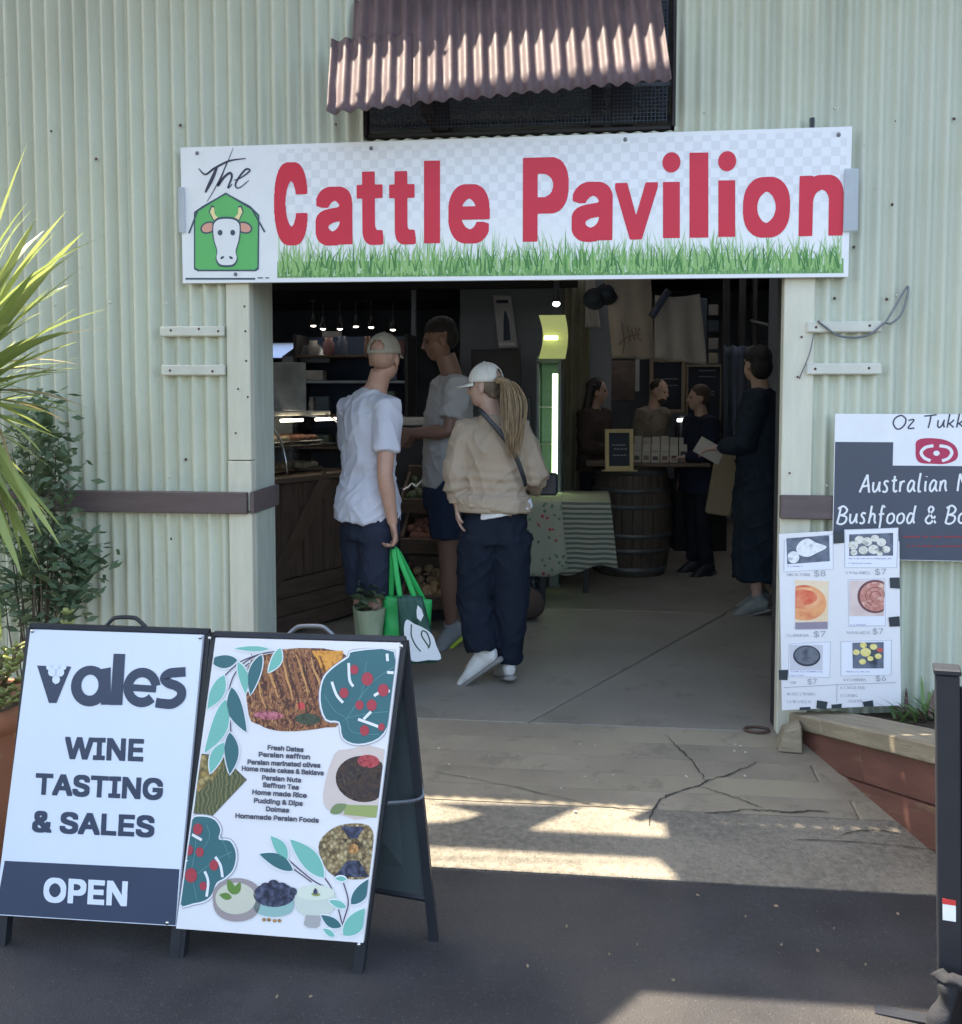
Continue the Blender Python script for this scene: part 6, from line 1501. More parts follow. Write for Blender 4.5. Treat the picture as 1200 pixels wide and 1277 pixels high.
# cloth covered tables
gcl=bpy.data.materials.new('patterned_cloth'); gcl.use_nodes=True; N=gcl.node_tree.nodes; L=gcl.node_tree.links
def clothmat(name,c1,c2,kind,sc,c3=None):
    m=bpy.data.materials.new(name); m.use_nodes=True; N=m.node_tree.nodes; L=m.node_tree.links; tc=N.new('ShaderNodeTexCoord')
    t=N.new('ShaderNodeTexChecker' if kind=='check' else 'ShaderNodeTexWave')
    t.inputs['Scale'].default_value=sc; L.new(tc.outputs['Object'],t.inputs['Vector'])
    x=N.new('ShaderNodeMix'); x.data_type='RGBA'; x.inputs[6].default_value=(*c1,1); x.inputs[7].default_value=(*c2,1)
    if kind=='wave': t.bands_direction='Z'; t.inputs['Distortion'].default_value=.6; r=N.new('ShaderNodeMapRange'); r.inputs[1].default_value=.45; r.inputs[2].default_value=.6; L.new(t.outputs['Fac'],r.inputs[0]); L.new(r.outputs[0],x.inputs[0])
    else: L.new(t.outputs['Fac'],x.inputs[0])
    out=x.outputs[2]
    if c3:
        v=N.new('ShaderNodeTexVoronoi'); v.inputs['Scale'].default_value=22; L.new(tc.outputs['Object'],v.inputs['Vector']); r=N.new('ShaderNodeMapRange'); r.inputs[1].default_value=.30; r.inputs[2].default_value=.22; L.new(v.outputs['Distance'],r.inputs[0])
        w2=N.new('ShaderNodeTexWave'); w2.bands_direction='DIAGONAL'; w2.inputs['Scale'].default_value=1.6; L.new(tc.outputs['Object'],w2.inputs['Vector']); r2=N.new('ShaderNodeMapRange'); r2.inputs[1].default_value=.7; r2.inputs[2].default_value=.8; L.new(w2.outputs['Fac'],r2.inputs[0])
        y=N.new('ShaderNodeMix'); y.data_type='RGBA'; y.inputs[7].default_value=(*c3,1); L.new(r2.outputs[0],y.inputs[0]); L.new(out,y.inputs[6]); z=N.new('ShaderNodeMix'); z.data_type='RGBA'; L.new(r.outputs[0],z.inputs[0]); z.inputs[6].default_value=(.33,.34,.26,1); L.new(y.outputs[2],z.inputs[7]); out=z.outputs[2]
    L.new(out,N['Principled BSDF'].inputs['Base Color']); N['Principled BSDF'].inputs['Roughness'].default_value=.9; return m
cl1=clothmat('green_red_cloth',(.08,.16,.10),(.14,.22,.14),'check',60,(.40,.06,.07)); cl2=clothmat('striped_cloth',(.33,.33,.25),(.10,.12,.10),'wave',9); cl3=clothmat('gingham_cloth',(.05,.07,.10),(.22,.24,.26),'check',40)
tb=empty('market_table',G(705,745),'low market table under the striped and patterned cloths','table')
ta=G(676,757); tb2=G(731,739); tzz=.745
tw0=Zd(640,615,7.2).x; tw1=Zd(757,615,7.2).x; ty0=ta.y+.02; ty1=ty0+.75
ibox('tabletop',(tw0,ty0,tzz-.03),(tw1,ty1,tzz),M['oldwood2'],tb)
for x_,y_ in ((ta.x,ta.y+.06),(tb2.x,tb2.y),(ta.x,ty1-.05),(tb2.x,ty1-.02)): ibox('leg',(x_-.022,y_-.022,0),(x_+.022,y_+.022,tzz-.031),M['blackp'],tb)
def drape(name,x0,x1,y0,y1,drops,m,label,seed):
    """cloth over the table edge towards the viewer: top sheet + hanging skirt; drops = (left,right) lengths"""
    vs=[];fs=[]; n=30; rows=[(y1,0),(y0+.02,0),(y0-.008,-.004)]+[(y0-.014,-(i+1)/12) for i in range(12)]
    for r_,(y,dz) in enumerate(rows):
        for i in range(n+1):
            u_=i/n; x=x0+(x1-x0)*u_; dp=drops[0]+(drops[1]-drops[0])*u_+.02*sin(u_*9+seed)
            if r_>=3:
                f_=-dz; z=tzz+.006-dp*f_; yy=y-.018*f_*(1+sin(u_*14+seed+f_))-.02*f_; x+= (u_-.5)*.10*f_
            else: z=tzz+.006+dz; yy=y
            vs.append((x,yy,z))
    for j in range(len(rows)-1):
        for i in range(n): a=j*(n+1)+i; fs.append((a,a+1,a+n+2,a+n+1))
    o=mk(name,vs,fs,m,smooth=True,label=label,cat='tablecloth'); md=o.modifiers.new('thickness','SOLIDIFY'); md.thickness=.004; return o
drape('tablecloth',tw0-.05,Zd(702,615,7.15).x,ty0-.012,ty1,(.60,.47),cl1,'green and red patterned cloth over the left half of the market table',1)
drape('tablecloth',Zd(699,615,7.2).x,tw1+.02,ty0,ty1+.02,(.52,.43),cl2,'cream cloth with thin dark stripes over the right half of the market table',5)
hung('gingham_cloth',[(652,694),(684,690),(680,738),(655,748)],7.0,cl3,'dark checked cloth hanging under the patterned tablecloth','cloth',2,.03,9)
hung('pale_cloth',[(680,692),(703,690),(702,715),(682,712)],7.3,can3,'pale cloth end hanging below the striped tablecloth','cloth',1,.01,11)
bgp=G(655,778); b=B(); b.ell(bgp+V((0,.12,.11)),(.13,.10,.11),16,10)
mk('sack',crumple(b.v,.02,9),b.f,mat('brown_sack',(.085,.06,.05),.9,var=.2),smooth=True,label='brown sack slumped on the floor under the market table',cat='sack')
# right side racks
rk_=empty('clothes_rack',Zd(945,600,8.6),'dark rack of hanging garments behind the tall dark figure','rack')
B().tube([Zd(936,399,7.9),Zd(968,408,7.9)],.010,6).mesh('rail',mat('pale_rail',(.35,.35,.33),.5),rk_)
rx=random.Random(3)
for k in range(6):
    px=903+k*12; hung('garment',[(px,430),(px+11,430),(px+12,640+rx.uniform(-20,20)),(px-1,640)],8.8-k*.05,cm[[4,1,4,0,1,4][k]],None,None,1,.02,k,par=rk_)
fbox('shop_cabinet',842,600,900,705,9.2,.4,M['blackp'],'low black cabinet at the back behind the person with the tan bag','cabinet')
fbox('hanging_goods',872,372,882,450,9.0,.03,cm[4],'strip of small goods hanging right of the pale apron','goods')
for k,(py,) in enumerate(((380,),(400,),(422,),(440,))): fbox('goods_card',884,py,896,py+13,8.6,.01,cm[[0,4,0,3][k]],['top','second','third','lowest'][k]+' small card hanging in the strip right of the pale apron','card')
# ---------------------------------------------------------------- people
def solidify_mesh(name,b,vox,m,parent,smooth_it=4,M_=None,folds=None,clampz=None,**t):
    """fuse overlapping lofts into one continuous skin"""
    me=bpy.data.meshes.new('tmp'); me.from_pydata(b.v,[],b.f); me.update()
    bm=bmesh.new(); bm.from_mesh(me); bmesh.ops.recalc_face_normals(bm,faces=bm.faces[:]); bm.to_mesh(me); bm.free()
    o=bpy.data.objects.new('tmp',me); COL.objects.link(o)
    r=o.modifiers.new('r','REMESH'); r.mode='VOXEL'; r.voxel_size=vox
    if smooth_it: s_=o.modifiers.new('s','SMOOTH'); s_.factor=.5; s_.iterations=smooth_it
    me2=bpy.data.meshes.new_from_object(o.evaluated_get(bpy.context.evaluated_depsgraph_get()))
    bpy.data.objects.remove(o); bpy.data.meshes.remove(me)
    if folds:
        me2.update(); N_=[v.normal.copy() for v in me2.vertices]
        for v,nn_ in zip(me2.vertices,N_): v.co=v.co+nn_*folds(v.co,nn_)
    if clampz is not None:
        for v in me2.vertices: v.co.z=max(v.co.z,clampz)
    vs=[v.co.copy() for v in me2.vertices]; fs=[tuple(p.vertices) for p in me2.polygons]
    bpy.data.meshes.remove(me2)
    return mk(name,vs,fs,m,parent,smooth=True,**t)
def foldfn(amp,sc=(9,9,3.5),seed=0,bunch=None):
    def f(p,n):
        q=V((p.x*sc[0]+seed,p.y*sc[1],p.z*sc[2]))
        a=noise.noise(q); b=1-abs(noise.noise(V((p.x*sc[0]*1.3+p.z*4+seed,p.y*sc[1]*1.3,p.z*sc[2]*1.6))))*2
        c_=1-abs(noise.noise(V((p.x*sc[0]*.9-p.z*7+seed*2,p.y*sc[1]*.9,p.z*5+seed))))*2
        d=amp*(.8*a+(1.0*b**3 if b>0 else 0)+(1.1*c_**5 if c_>0 else 0)-.35)
        if bunch:
            for z0,w_,k in bunch: 
                g_=math.exp(-((p.z-z0)/w_)**2); d+=k*g_*sin(p.z*110+3*noise.noise(p*6))
        return d
    return f
skinA=mat('skin_fair',(.46,.265,.195),.5,var=.14,vscale=8,bump=.05,bscale=200); skinB=mat('skin_tan',(.22,.12,.085),.5,var=.06,bump=.05); skinC=mat('skin_pale',(.42,.27,.21),.5,var=.06,bump=.05)
def lerp(a,b,t): return a+(b-a)*t
def person(label,J,H,skin,vox=.006,headdir=None,headup=None,fing='relax',ears=True,loc=None):
    """J: world joints: head neck chest waist hips shL shR elL elR wrL wrR haL haR hpL hpR knL knR anL anR toL toR"""
    g_=(J['anL']+J['anR'])/2; t=empty('person',(g_.x,g_.y,min(J['anL'].z,J['anR'].z)-.08),label,'person')
    b=B(); lat=(J['shR']-J['shL']).normalized(); latH=(J['hpR']-J['hpL']).normalized()
    k=H/1.75
    hp,wa,ch,nk,hd=J['hips'],J['waist'],J['chest'],J['neck'],J['head']
    sh=(J['shL']+J['shR'])/2
    b.tube([hp-V((0,0,.09*k)),hp,lerp(hp,wa,.5),wa,lerp(wa,ch,.5),ch,lerp(ch,sh,.7),lerp(sh,nk,.55),nk],
        [(.10*k,.09*k),(.16*k,.115*k),(.155*k,.11*k),(.135*k,.10*k),(.145*k,.105*k),(.155*k,.11*k),(.16*k,.095*k),(.085*k,.065*k),(.056*k,.058*k)],18,lat)
    d=hd-nk
    b.tube([lerp(sh,nk,.3),nk,nk+d*.55],[(.065*k,.062*k),(.056*k,.058*k),(.053*k,.056*k)],14,lat)
    for s_ in 'LR':
        S_,E,W_,Hd=J['sh'+s_],J['el'+s_],J['wr'+s_],J['ha'+s_]
        b.tube([lerp(sh,S_,.55),S_,lerp(S_,E,.25),lerp(S_,E,.6),E,lerp(E,W_,.25),lerp(E,W_,.6),W_],[.055*k,.058*k,.054*k,.046*k,.040*k,.043*k,.034*k,.026*k],12)
        # hand: palm and five fingers
        a=(Hd-W_).normalized(); side=J.get('palm'+s_) or lat; side=(side-a*side.dot(a)).normalized(); nrm=a.cross(side)
        L=.19*k; 
        b.tube([W_-a*.01,W_+a*L*.2,W_+a*L*.48],[(.026*k,.019*k),(.036*k,.017*k),(.040*k,.014*k)],12,side)
        curl=J.get('curl'+s_,.5); cs=J.get('cs'+s_,1)
        for q,(off,ln,sp) in enumerate(((-.030,.40,-.10),(-.010,.46,-.03),(.011,.43,.04),(.030,.34,.12))):
            base=W_+a*L*.45+side*off*k; p=[base]; dv=(a+side*sp).normalized(); ang=0
            for r_ in range(3):
                ang+=curl*.75; dd=(dv*cos(ang)+nrm*cs*sin(ang)); p.append(p[-1]+dd*L*ln*(.42,.33,.25)[r_])
            b.tube(p,[.0098*k,.0094*k,.0086*k,.0072*k],8)
        th_=J.get('thumb'+s_,-1)
        base=W_+a*L*.14+side*.024*th_*k; p=[base,base+(a*.6+side*.75*th_).normalized()*L*.20,base+(a*.6+side*.75*th_).normalized()*L*.20+(a*.95+side*.2*th_+nrm*cs*.3).normalized()*L*.17,base+(a*.6+side*.75*th_).normalized()*L*.20+(a*.95+nrm*cs*.45).normalized()*L*.31]
        b.tube(p,[.0125*k,.0118*k,.0105*k,.008*k],8)
        # leg
        Hp,K,A,T=J['hp'+s_],J['kn'+s_],J['an'+s_],J['to'+s_]
        b.tube([Hp+V((0,0,.04)),Hp-V((0,0,.03)),lerp(Hp,K,.35),lerp(Hp,K,.75),K,lerp(K,A,.25),lerp(K,A,.6),lerp(K,A,.88),A-V((0,0,.02))],[.085*k,.088*k,.078*k,.060*k,.052*k,.055*k,.046*k,.033*k,.034*k],14)
        b.tube([A+V((0,0,.0)),lerp(A,T,.25)-V((0,0,.025)),lerp(A,T,.55)-V((0,0,.03))],[(.030*k,.03*k),(.030*k,.026*k),(.022*k,.014*k)],10)
    # head
    f=headdir.normalized(); up=(headup or V((0,0,1))); up=(up-f*up.dot(f)).normalized(); rt_=f.cross(up)
    R_=Matrix(((rt_.x,f.x,up.x,0),(rt_.y,f.y,up.y,0),(rt_.z,f.z,up.z,0),(0,0,0,1)))
    hk=k*.97; P=lambda x,y,z: hd+rt_*x*hk+f*y*hk+up*z*hk
    b.ell(P(0,-.012,.030),(.074*hk,.092*hk,.090*hk),18,14,R_)
    b.ell(P(0,.022,-.030),(.062*hk,.070*hk,.082*hk),16,12,R_)
    b.ell(P(0,.048,-.078),(.036*hk,.036*hk,.030*hk),12,8,R_)          # chin
    b.tube([P(0,.080,.022),P(0,.104,-.022),P(0,.090,-.030)],[(.010*hk,.010*hk),(.016*hk,.013*hk),(.012*hk,.008*hk)],8)
    b.ell(P(0,.082,-.056),(.024*hk,.014*hk,.008*hk),10,6,R_); b.ell(P(0,.079,-.068),(.021*hk,.014*hk,.008*hk),10,6,R_)
    b.ell(P(0,.074,.030),(.050*hk,.018*hk,.010*hk),12,6,R_)
    for s1 in (-1,1): b.ell(P(.076*s1,-.008,-.012),(.010*hk,.020*hk,.033*hk),10,8,R_)
    solidify_mesh('body',b,vox,skin,t,3)
    for s1 in (-1,1):
        e=B(); e.ell(P(.029*s1,.076,.008),(.011*hk,.008*hk,.008*hk),10,8,R_); e.mesh('eye',eyem,t,smooth=True)
    J['_']=(P,R_,hk,k,sh,lat)
    return t
eyem=mat('eye_dark',(.04,.03,.03),.2,bump=0)
def shirt(t,J,m,name='tshirt',hem=None,sleeve=.62,loose=1.0,vox=.008,amp=.007,seed=0,hemr=None,cuff=None,bunch=None):
    P,R_,hk,k,sh,lat=J['_']; b=B(); hp,wa,ch,nk=J['hips'],J['waist'],J['chest'],J['neck']; l=loose
    hemp=hem if hem is not None else hp-V((0,0,.04*k))
    hr=hemr or (.185*k*l,.135*k*l)
    b.tube([hemp,lerp(hemp,wa,.45),wa,lerp(wa,ch,.5),ch,lerp(ch,sh,.75),lerp(sh,nk,.45),lerp(sh,nk,.78)],
      [hr,(hr[0]*.99,hr[1]*.99),(.160*k*l,.125*k*l),(.168*k*l,.128*k*l),(.178*k*l,.130*k*l),(.172*k*l,.110*k*l),(.105*k,.082*k),(.070*k,.070*k)],22,lat)
    for s_ in 'LR':
        S_,E,W_=J['sh'+s_],J['el'+s_],J['wr'+s_]
        if sleeve<=1: pts=[lerp(sh,S_,.5),S_,lerp(S_,E,sleeve*.5),lerp(S_,E,sleeve)]; rr2=[.075*k,.076*k*l,.072*k*l,.072*k*l]
        else:
            q=sleeve-1; pts=[lerp(sh,S_,.5),S_,lerp(S_,E,.5),E,lerp(E,W_,.5),lerp(E,W_,q)]; rr2=[.075*k,.078*k*l,.070*k*l,.064*k*l,.058*k*l,.040*k*l]
            if q>.9: rr2[4]=.055*k*l
        b.tube(pts,rr2,16)
    o=solidify_mesh(name,b,vox,m,t,4,folds=foldfn(amp,seed=seed,bunch=bunch)); return o
def trousers(t,J,m,name='trousers',end=1.0,wide=(.105,.075,.070),vox=.009,amp=.006,seed=3,top=None):
    P,R_,hk,k,sh,lat=J['_']; b=B(); hp,wa=J['hips'],J['waist']; top=top or lerp(hp,wa,.45)
    b.tube([top,hp,hp-V((0,0,.10*k))],[(.160*k,.120*k),(.180*k,.135*k),(.165*k,.125*k)],20,(J['hpR']-J['hpL']).normalized())
    for s_ in 'LR':
        Hp,K,A=J['hp'+s_],J['kn'+s_],J['an'+s_]
        if end<=.5: pts=[Hp,lerp(Hp,K,end),lerp(Hp,K,end*2)]; rr2=[wide[0]*k,lerp(wide[0],wide[1],.6)*k,wide[1]*k]
        else: pts=[Hp,lerp(Hp,K,.5),K,lerp(K,A,.5),lerp(K,A,end)]; rr2=[wide[0]*k,(wide[0]+wide[1])/2*k,wide[1]*k,(wide[1]+wide[2])/2*k,wide[2]*k]
        b.tube(pts,rr2,18)
    return solidify_mesh(name,b,vox,m,t,7,folds=foldfn(amp,(10,10,4),seed))
def shoe(t,J,s_,m,ms,k,pitch=None):
    A,T=J['an'+s_],J['to'+s_]; d=(T-A); heel=A-d.normalized()*.055*k-V((0,0,.0)); 
    fdir=(T-heel).normalized(); up=V((0,0,1)); up=(up-fdir*up.dot(fdir)).normalized(); sd=fdir.cross(up)
    L=.285*k; h0=heel-V((0,0,0)); 
    base=lambda x,z: h0+fdir*(x*L)+up*(z*k)
    b=B()
    b.tube([base(-.02,-.045),base(.05,-.035),base(.25,-.025),base(.45,-.035),base(.70,-.052),base(.92,-.062),base(1.0,-.066)],
       [(.022*k,.030*k),(.036*k,.046*k),(.038*k,.055*k),(.042*k,.045*k),(.050*k,.030*k),(.040*k,.020*k),(.018*k,.012*k)],14,sd)
    b.tube([base(.06,.0),base(.10,.03)],[(.038*k,.046*k),(.037*k,.045*k)],12,sd) if False else None
    b.tube([base(.17,-.03),base(.155,.035)],[(.040*k,.050*k),(.038*k,.046*k)],14,sd)
    solidify_mesh('shoe',b,.006,m,t,3)
    q=B(); q.tube([base(-.06,-.083),base(.0,-.083),base(.3,-.083),base(.5,-.083),base(.78,-.083),base(1.0,-.080),base(1.07,-.074)],
       [(.016*k,.014*k),(.036*k,.016*k),(.037*k,.014*k),(.044*k,.013*k),(.052*k,.013*k),(.036*k,.013*k),(.012*k,.010*k)],14,sd)
    solidify_mesh('sole',q,.005,ms,t,2)
def cap(t,J,m,opening=True,brimdir=1,name='cap',back=None):
    P,R_,hk,k,sh,lat=J['_']; vs=[];fs=[]; n=36; rg_=9
    c=(0,-.012,.034)
    def sp(th_,ph,e=0): return P(c[0]+(.084+e)*sin(th_)*sin(ph), c[1]+(.103+e)*sin(th_)*cos(ph), c[2]+(.100+e)*cos(th_))
    full=radians(96)
    for j in range(rg_+1):
        for i in range(n):
            ph=2*pi*i/n; th_=full*j/rg_*(1+.05*cos(ph)*-1); vs.append(sp(th_,ph))
    for j in range(rg_):
        for i in range(n):
            a=j*n+i;b_=j*n+(i+1)%n; phm=2*pi*(i+.5)/n; v=abs(phm-pi)/.52; hgt=(rg_-j-.5)/rg_
            if opening and v<1 and .10<hgt<.10+.34*sqrt(1-v*v): continue
            fs.append((a,a+n,b_+n,b_))
    o=mk(name,vs,fs,m,t,smooth=True); md=o.modifiers.new('thickness','SOLIDIFY'); md.thickness=.004; md.offset=1
    b=B(); 
    for a0 in range(6):
        ph=a0*pi/3+pi/6 if False else a0*pi/3; b.tube([sp(full*q/8,ph,.001) for q in range(9)],.0016,4)
    b.ell(P(0,-.012,.137),(.007,.007,.004),8,5); mk('cap_seam',b.v,b.f,m,o,smooth=True)
    # brim
    bv=[];bf=[]; K=12
    for i in range(K+1):
        ph=radians(-62+124*i/K)
        base=sp(full*.98,ph,.001); out_=.078*cos(radians(-62+124*i/K)*1.35)**.6 if abs(-62+124*i/K)<62 else 0
        dir_=(P(0,1,0)-P(0,0,0)).normalized(); dn=(P(0,0,-1)-P(0,0,0)).normalized()
        for q in range(4):
            bv.append(base+dir_*out_*k*q/3+dn*(.010*(q/3)+.014*(1-cos(ph))*(q/3)))
    for i in range(K):
        for q in range(3): a=i*4+q; bf.append((a,a+4,a+5,a+1))
    o2=mk('brim',bv,bf,m,o,smooth=True); md=o2.modifiers.new('thickness','SOLIDIFY'); md.thickness=.004
    return o
def hairmass(t,J,m,tubes,name='hair',vox=.006,amp=.004,skull=True,extra=(),cut=-.01):
    P,R_,hk,k,sh,lat=J['_']; b=B()
    if skull: b.ell(P(0,-.024,.040),(.083*hk,.094*hk,.092*hk),18,14,R_)
    for pts,rr2 in tubes: b.tube(catmull([P(*p) if not isinstance(p,Vector) else p for p in pts],5),[lerp(rr2[0],rr2[1],i/(5*(len(pts)-1))) for i in range(5*(len(pts)-1)+1)],12)
    for c,r in extra: b.ell(P(*c),[x*hk for x in r],14,10,R_)
    return solidify_mesh(name,b,vox,m,t,2,folds=lambda p,n: amp*noise.noise(V((p.x*60,p.y*60,p.z*9)))+amp*.6*noise.noise(V((p.x*120,p.y*120,p.z*14))))
def Jp(base,**kw):
    """joints by (photo x, photo y, depth)"""
    return {k:(Zd(*v) if len(v)==3 else V(v)) for k,v in kw.items()}
RX=_r; FX=V((-sin(YAW),cos(YAW),0))                              # screen right, and away from the camera
fab=lambda n,c,**k: mat(n,c,.85,var=k.get('var',.05),vscale=k.get('vs',6),bump=.35,bscale=k.get('bs',320),dist=.0015,spec=.2,stretch=k.get('st',(1,1,1)))

# man in the pale lavender t-shirt
Z=5.1
J=Jp(0,head=(480,447,Z-.02),neck=(470,483,Z),chest=(462,530,Z),waist=(459,590,Z),hips=(462,648,Z),
 shL=(437,508,Z+.10),shR=(484,508,Z-.13),elL=(440,585,Z+.22),wrL=(455,640,Z+.38),haL=(460,660,Z+.42),
 elR=(480,592,Z-.20),wrR=(490,653,Z-.16),haR=(496,690,Z-.15),
 hpL=(449,655,Z+.05),hpR=(474,655,Z-.06),knL=(453,742,Z+.08),knR=(467,742,Z-.03),anL=(455,828,Z+.10),anR=(463,832,Z+.0),toL=(470,838,Z+.24),toR=(487,848,Z+.12))
for s_ in 'LR': 
    J['an'+s_].z=.10; J['to'+s_].z=.035
J['palmR']=FX*-1+RX*.2; J['curlR']=1.15; J['csR']=1; J['thumbR']=1
p1=person('man in a pale lavender t-shirt, beige cap and navy shorts holding green shopping bags',J,1.80,skinA,.006,headdir=FX*.95+RX*.34+V((0,0,-.06)))
tee=fab('lavender_cotton',(.53,.53,.60)); navyc=fab('navy_cloth',(.022,.028,.048)); 
shirt(p1,J,tee,'tshirt',loose=.97,sleeve=.66,seed=2,hem=Zd(458,648,Z),hemr=(.186,.168),amp=.0075)
trousers(p1,J,navyc,'shorts',end=.48,wide=(.105,.092,.09),seed=5)
for s_ in 'LR': shoe(p1,J,s_,M['black'],M['black'],1.02)
cap1=fab('beige_canvas',(.34,.31,.25)); cap(p1,J,cap1)
P,R_,hk,k,sh,lat=J['_']
hairmass(p1,J,mat('cropped_hair',(.36,.225,.165),.9,var=.2,bump=.5,bscale=400),[],extra=(((0,-.024,.012),(.0765,.083,.075)),),skull=False,amp=.001)
handR=J['haR']; 
# woman in the beige jumper
Z=4.98
J=Jp(0,head=(605,482,Z),neck=(613,515,Z),chest=(615,560,Z),waist=(617,610,Z),hips=(617,655,Z),
 shL=(584,537,Z+.02),shR=(645,537,Z-.02),elL=(569,590,Z-.02),wrL=(570,628,Z-.02),haL=(572,650,Z-.02),
 elR=(668,592,Z-.02),wrR=(664,612,Z+.24),haR=(655,612,Z+.34),
 hpL=(597,665,Z+.0),hpR=(637,665,Z),knL=(592,748,Z+.03),knR=(638,752,Z+.02),anL=(602,822,Z-.03),anR=(633,836,Z+.05),toL=(566,850,Z+.03),toR=(622,858,Z+.26))
J['anR'].z=.10; J['toR'].z=.035; J['toL'].z=.045; J['anL'].z=.175
J['palmL']=FX; J['curlL']=.35; J['thumbL']=-1
p2=person('woman in a beige jumper, white cap and long blonde ponytail walking in navy trousers',J,1.66,skinC,.006,headdir=-RX*.90+FX*.42+V((0,0,-.12)))
knit=fab('beige_knit',(.36,.285,.215),bs=180); 
P,R_,hk,k,sh,lat=J['_']
# white hem of an undershirt
ub=B(); ub.tube([Zd(617,626,Z),Zd(622,636,Z),Zd(623,641,Z)],[(.15,.12),(.182,.142),(.182,.142)],20,(lat+V((0,0,.12))).normalized()); solidify_mesh('undershirt',ub,.009,fab('white_cotton',(.72,.72,.76)),p2,3)
sw=shirt(p2,J,knit,'jumper',sleeve=1.90,loose=1.10,seed=9,hem=Zd(614,632,Z),hemr=(.205,.168),amp=.0085,bunch=[(J['elL'].z-.06,.10,.004)])
cu=B(); cu.tube([lerp(J['elL'],J['wrL'],.55),lerp(J['elL'],J['wrL'],.98)],[.047,.043],14); solidify_mesh('cuff',cu,.007,knit,p2,2,folds=lambda p,n:.0015*sin(p.x*500))
hb=B(); hb.tube([Zd(614,618,Z),Zd(614.5,636,Z)],[(.200,.165),(.196,.160)],30,(lat+V((0,0,.05))).normalized()); solidify_mesh('hem_rib',hb,.008,knit,p2,2)
nb=B(); nb.tube([lerp(sh,J['neck'],.35),lerp(sh,J['neck'],.9)],[(.085,.075),(.066,.064)],20,lat); solidify_mesh('neck_rib',nb,.007,knit,p2,2)
trousers(p2,J,fab('dark_navy_cloth',(.009,.013,.024)),'trousers',end=.97,wide=(.118,.096,.086),seed=8,amp=.008)
wsh=mat('white_leather',(.60,.59,.57),.6,var=.15,vscale=14,bump=.2,spots=((.3,.29,.28),30,.62,.4)); wso=mat('pale_sole',(.22,.21,.20),.8,var=.2)
for s_ in 'LR': shoe(p2,J,s_,wsh,wso,1.0)
cap(p2,J,fab('white_canvas',(.66,.64,.60)))
blond=mat('blonde_hair',(.30,.21,.12),.5,var=.5,vscale=22,bump=.6,bscale=120,stretch=(6,6,.5))
hairmass(p2,J,mat('brown_roots',(.13,.095,.07),.6,var=.3,vscale=30,bump=.5,bscale=90),[],extra=(((0,-.042,.005),(.076,.070,.072)),((0,-.055,-.035),(.055,.045,.045))),skull=False,amp=.002)
pn=[Zd(620,474,Z-.10),Zd(634,478,Z-.13),Zd(640,500,Z-.16),Zd(641,530,Z-.185),Zd(640,556,Z-.19)]
rh=random.Random(3); hb2=B()
for q in range(170):
    o_=V((rh.gauss(0,.019),rh.gauss(0,.012),0)); e_=rh.uniform(-.07,.05)
    pts=[pn[0]+o_*.4,pn[1]+o_,pn[2]+o_*1.6+V((rh.gauss(0,.006),0,0)),pn[3]+o_*1.5,pn[4]+o_*.9+V((rh.gauss(0,.006),0,e_))]
    hb2.tube(catmull(pts,5),[lerp(.0030,.0006,(i/20)**1.6) for i in range(21)],5)
hb2.tube(catmull(pn,5),[(lerp(.030,.008,abs(i/20-.35)**1.2*1.4),lerp(.020,.006,i/20)) for i in range(21)],10)
mk('ponytail',hb2.v,hb2.f,blond,p2,smooth=True,kind='stuff')
B().ell(pn[0]+V((.01,0,0)),(.020,.018,.022),10,8).mesh('hair_tie',M['black'],p2,smooth=True)
# cross-body strap over the back
def drapeover(pts,off): return [p for p in pts]
stp=catmull([J['neck']+V((-.045,-.02,.0))]+[Zd(599,512,Z-.135),Zd(620,535,Z-.165),Zd(640,562,Z-.165),Zd(652,592,Z-.15),Zd(656,606,Z-.10)],6)
sb=B(); sb.tube(stp,[(.012,.003)]*len(stp),8,lat=[RX*.6+V((0,0,.8))]*len(stp)); sb.mesh('bag_strap',M['black'],p2,smooth=True)
fbg=B().bbox((0,0,0),(.10,.05,.12),.012); mk('handbag',fbg.v,fbg.f,M['black'],p2,recenter=True,M=Matrix.Translation(Zd(672,618,Z+.1)))
# man at the counter in the cream shirt
Z=5.8
J=Jp(0,head=(549,424,Z),neck=(563,466,Z),chest=(560,520,Z),waist=(557,570,Z),hips=(557,612,Z),
 shL=(572,483,Z-.17),shR=(553,483,Z+.17),elL=(560,538,Z-.22),wrL=(513,540,Z-.16),haL=(494,541,Z-.14),
 elR=(545,535,Z+.25),wrR=(520,545,Z+.30),haR=(505,545,Z+.30),
 hpL=(560,620,Z-.08),hpR=(553,620,Z+.08),knL=(560,705,Z-.09),knR=(590,708,Z+.05),anL=(563,785,Z-.08),anR=(606,785,Z+.05),toL=(540,797,Z-.16),toR=(588,797,Z-.02))
for s_ in 'LR': J['an'+s_].z=.11; J['to'+s_].z=.035
J['palmL']=V((0,0,1)); J['curlL']=.5; J['palmR']=V((0,0,1))
p3=person('tall dark haired man in a pale cream shirt reaching over the counter',J,1.92,skinB,.007,headdir=-RX*.92-FX*.1+V((0,0,-.25)))
shirt(p3,J,fab('cream_cotton',(.40,.385,.38)),'shirt',loose=1.02,sleeve=.72,seed=12,hem=Zd(557,606,Z),hemr=(.19,.145),amp=.007)
trousers(p3,J,fab('navy_shorts',(.02,.03,.06)),'shorts',end=.30,wide=(.115,.105,.10),seed=4)
lime=mat('lime_sole',(.45,.60,.06),.6,bump=0); shg=mat('grey_mesh_shoe',(.30,.32,.33),.8,var=.2)
for s_ in 'LR': shoe(p3,J,s_,shg,lime,1.06)
hairmass(p3,J,mat('black_hair',(.018,.015,.014),.7,var=.3,bump=.5,bscale=120),[],extra=(((0,-.018,.062),(.080,.092,.070)),((0,-.055,.01),(.074,.055,.072))),skull=False,amp=.004)
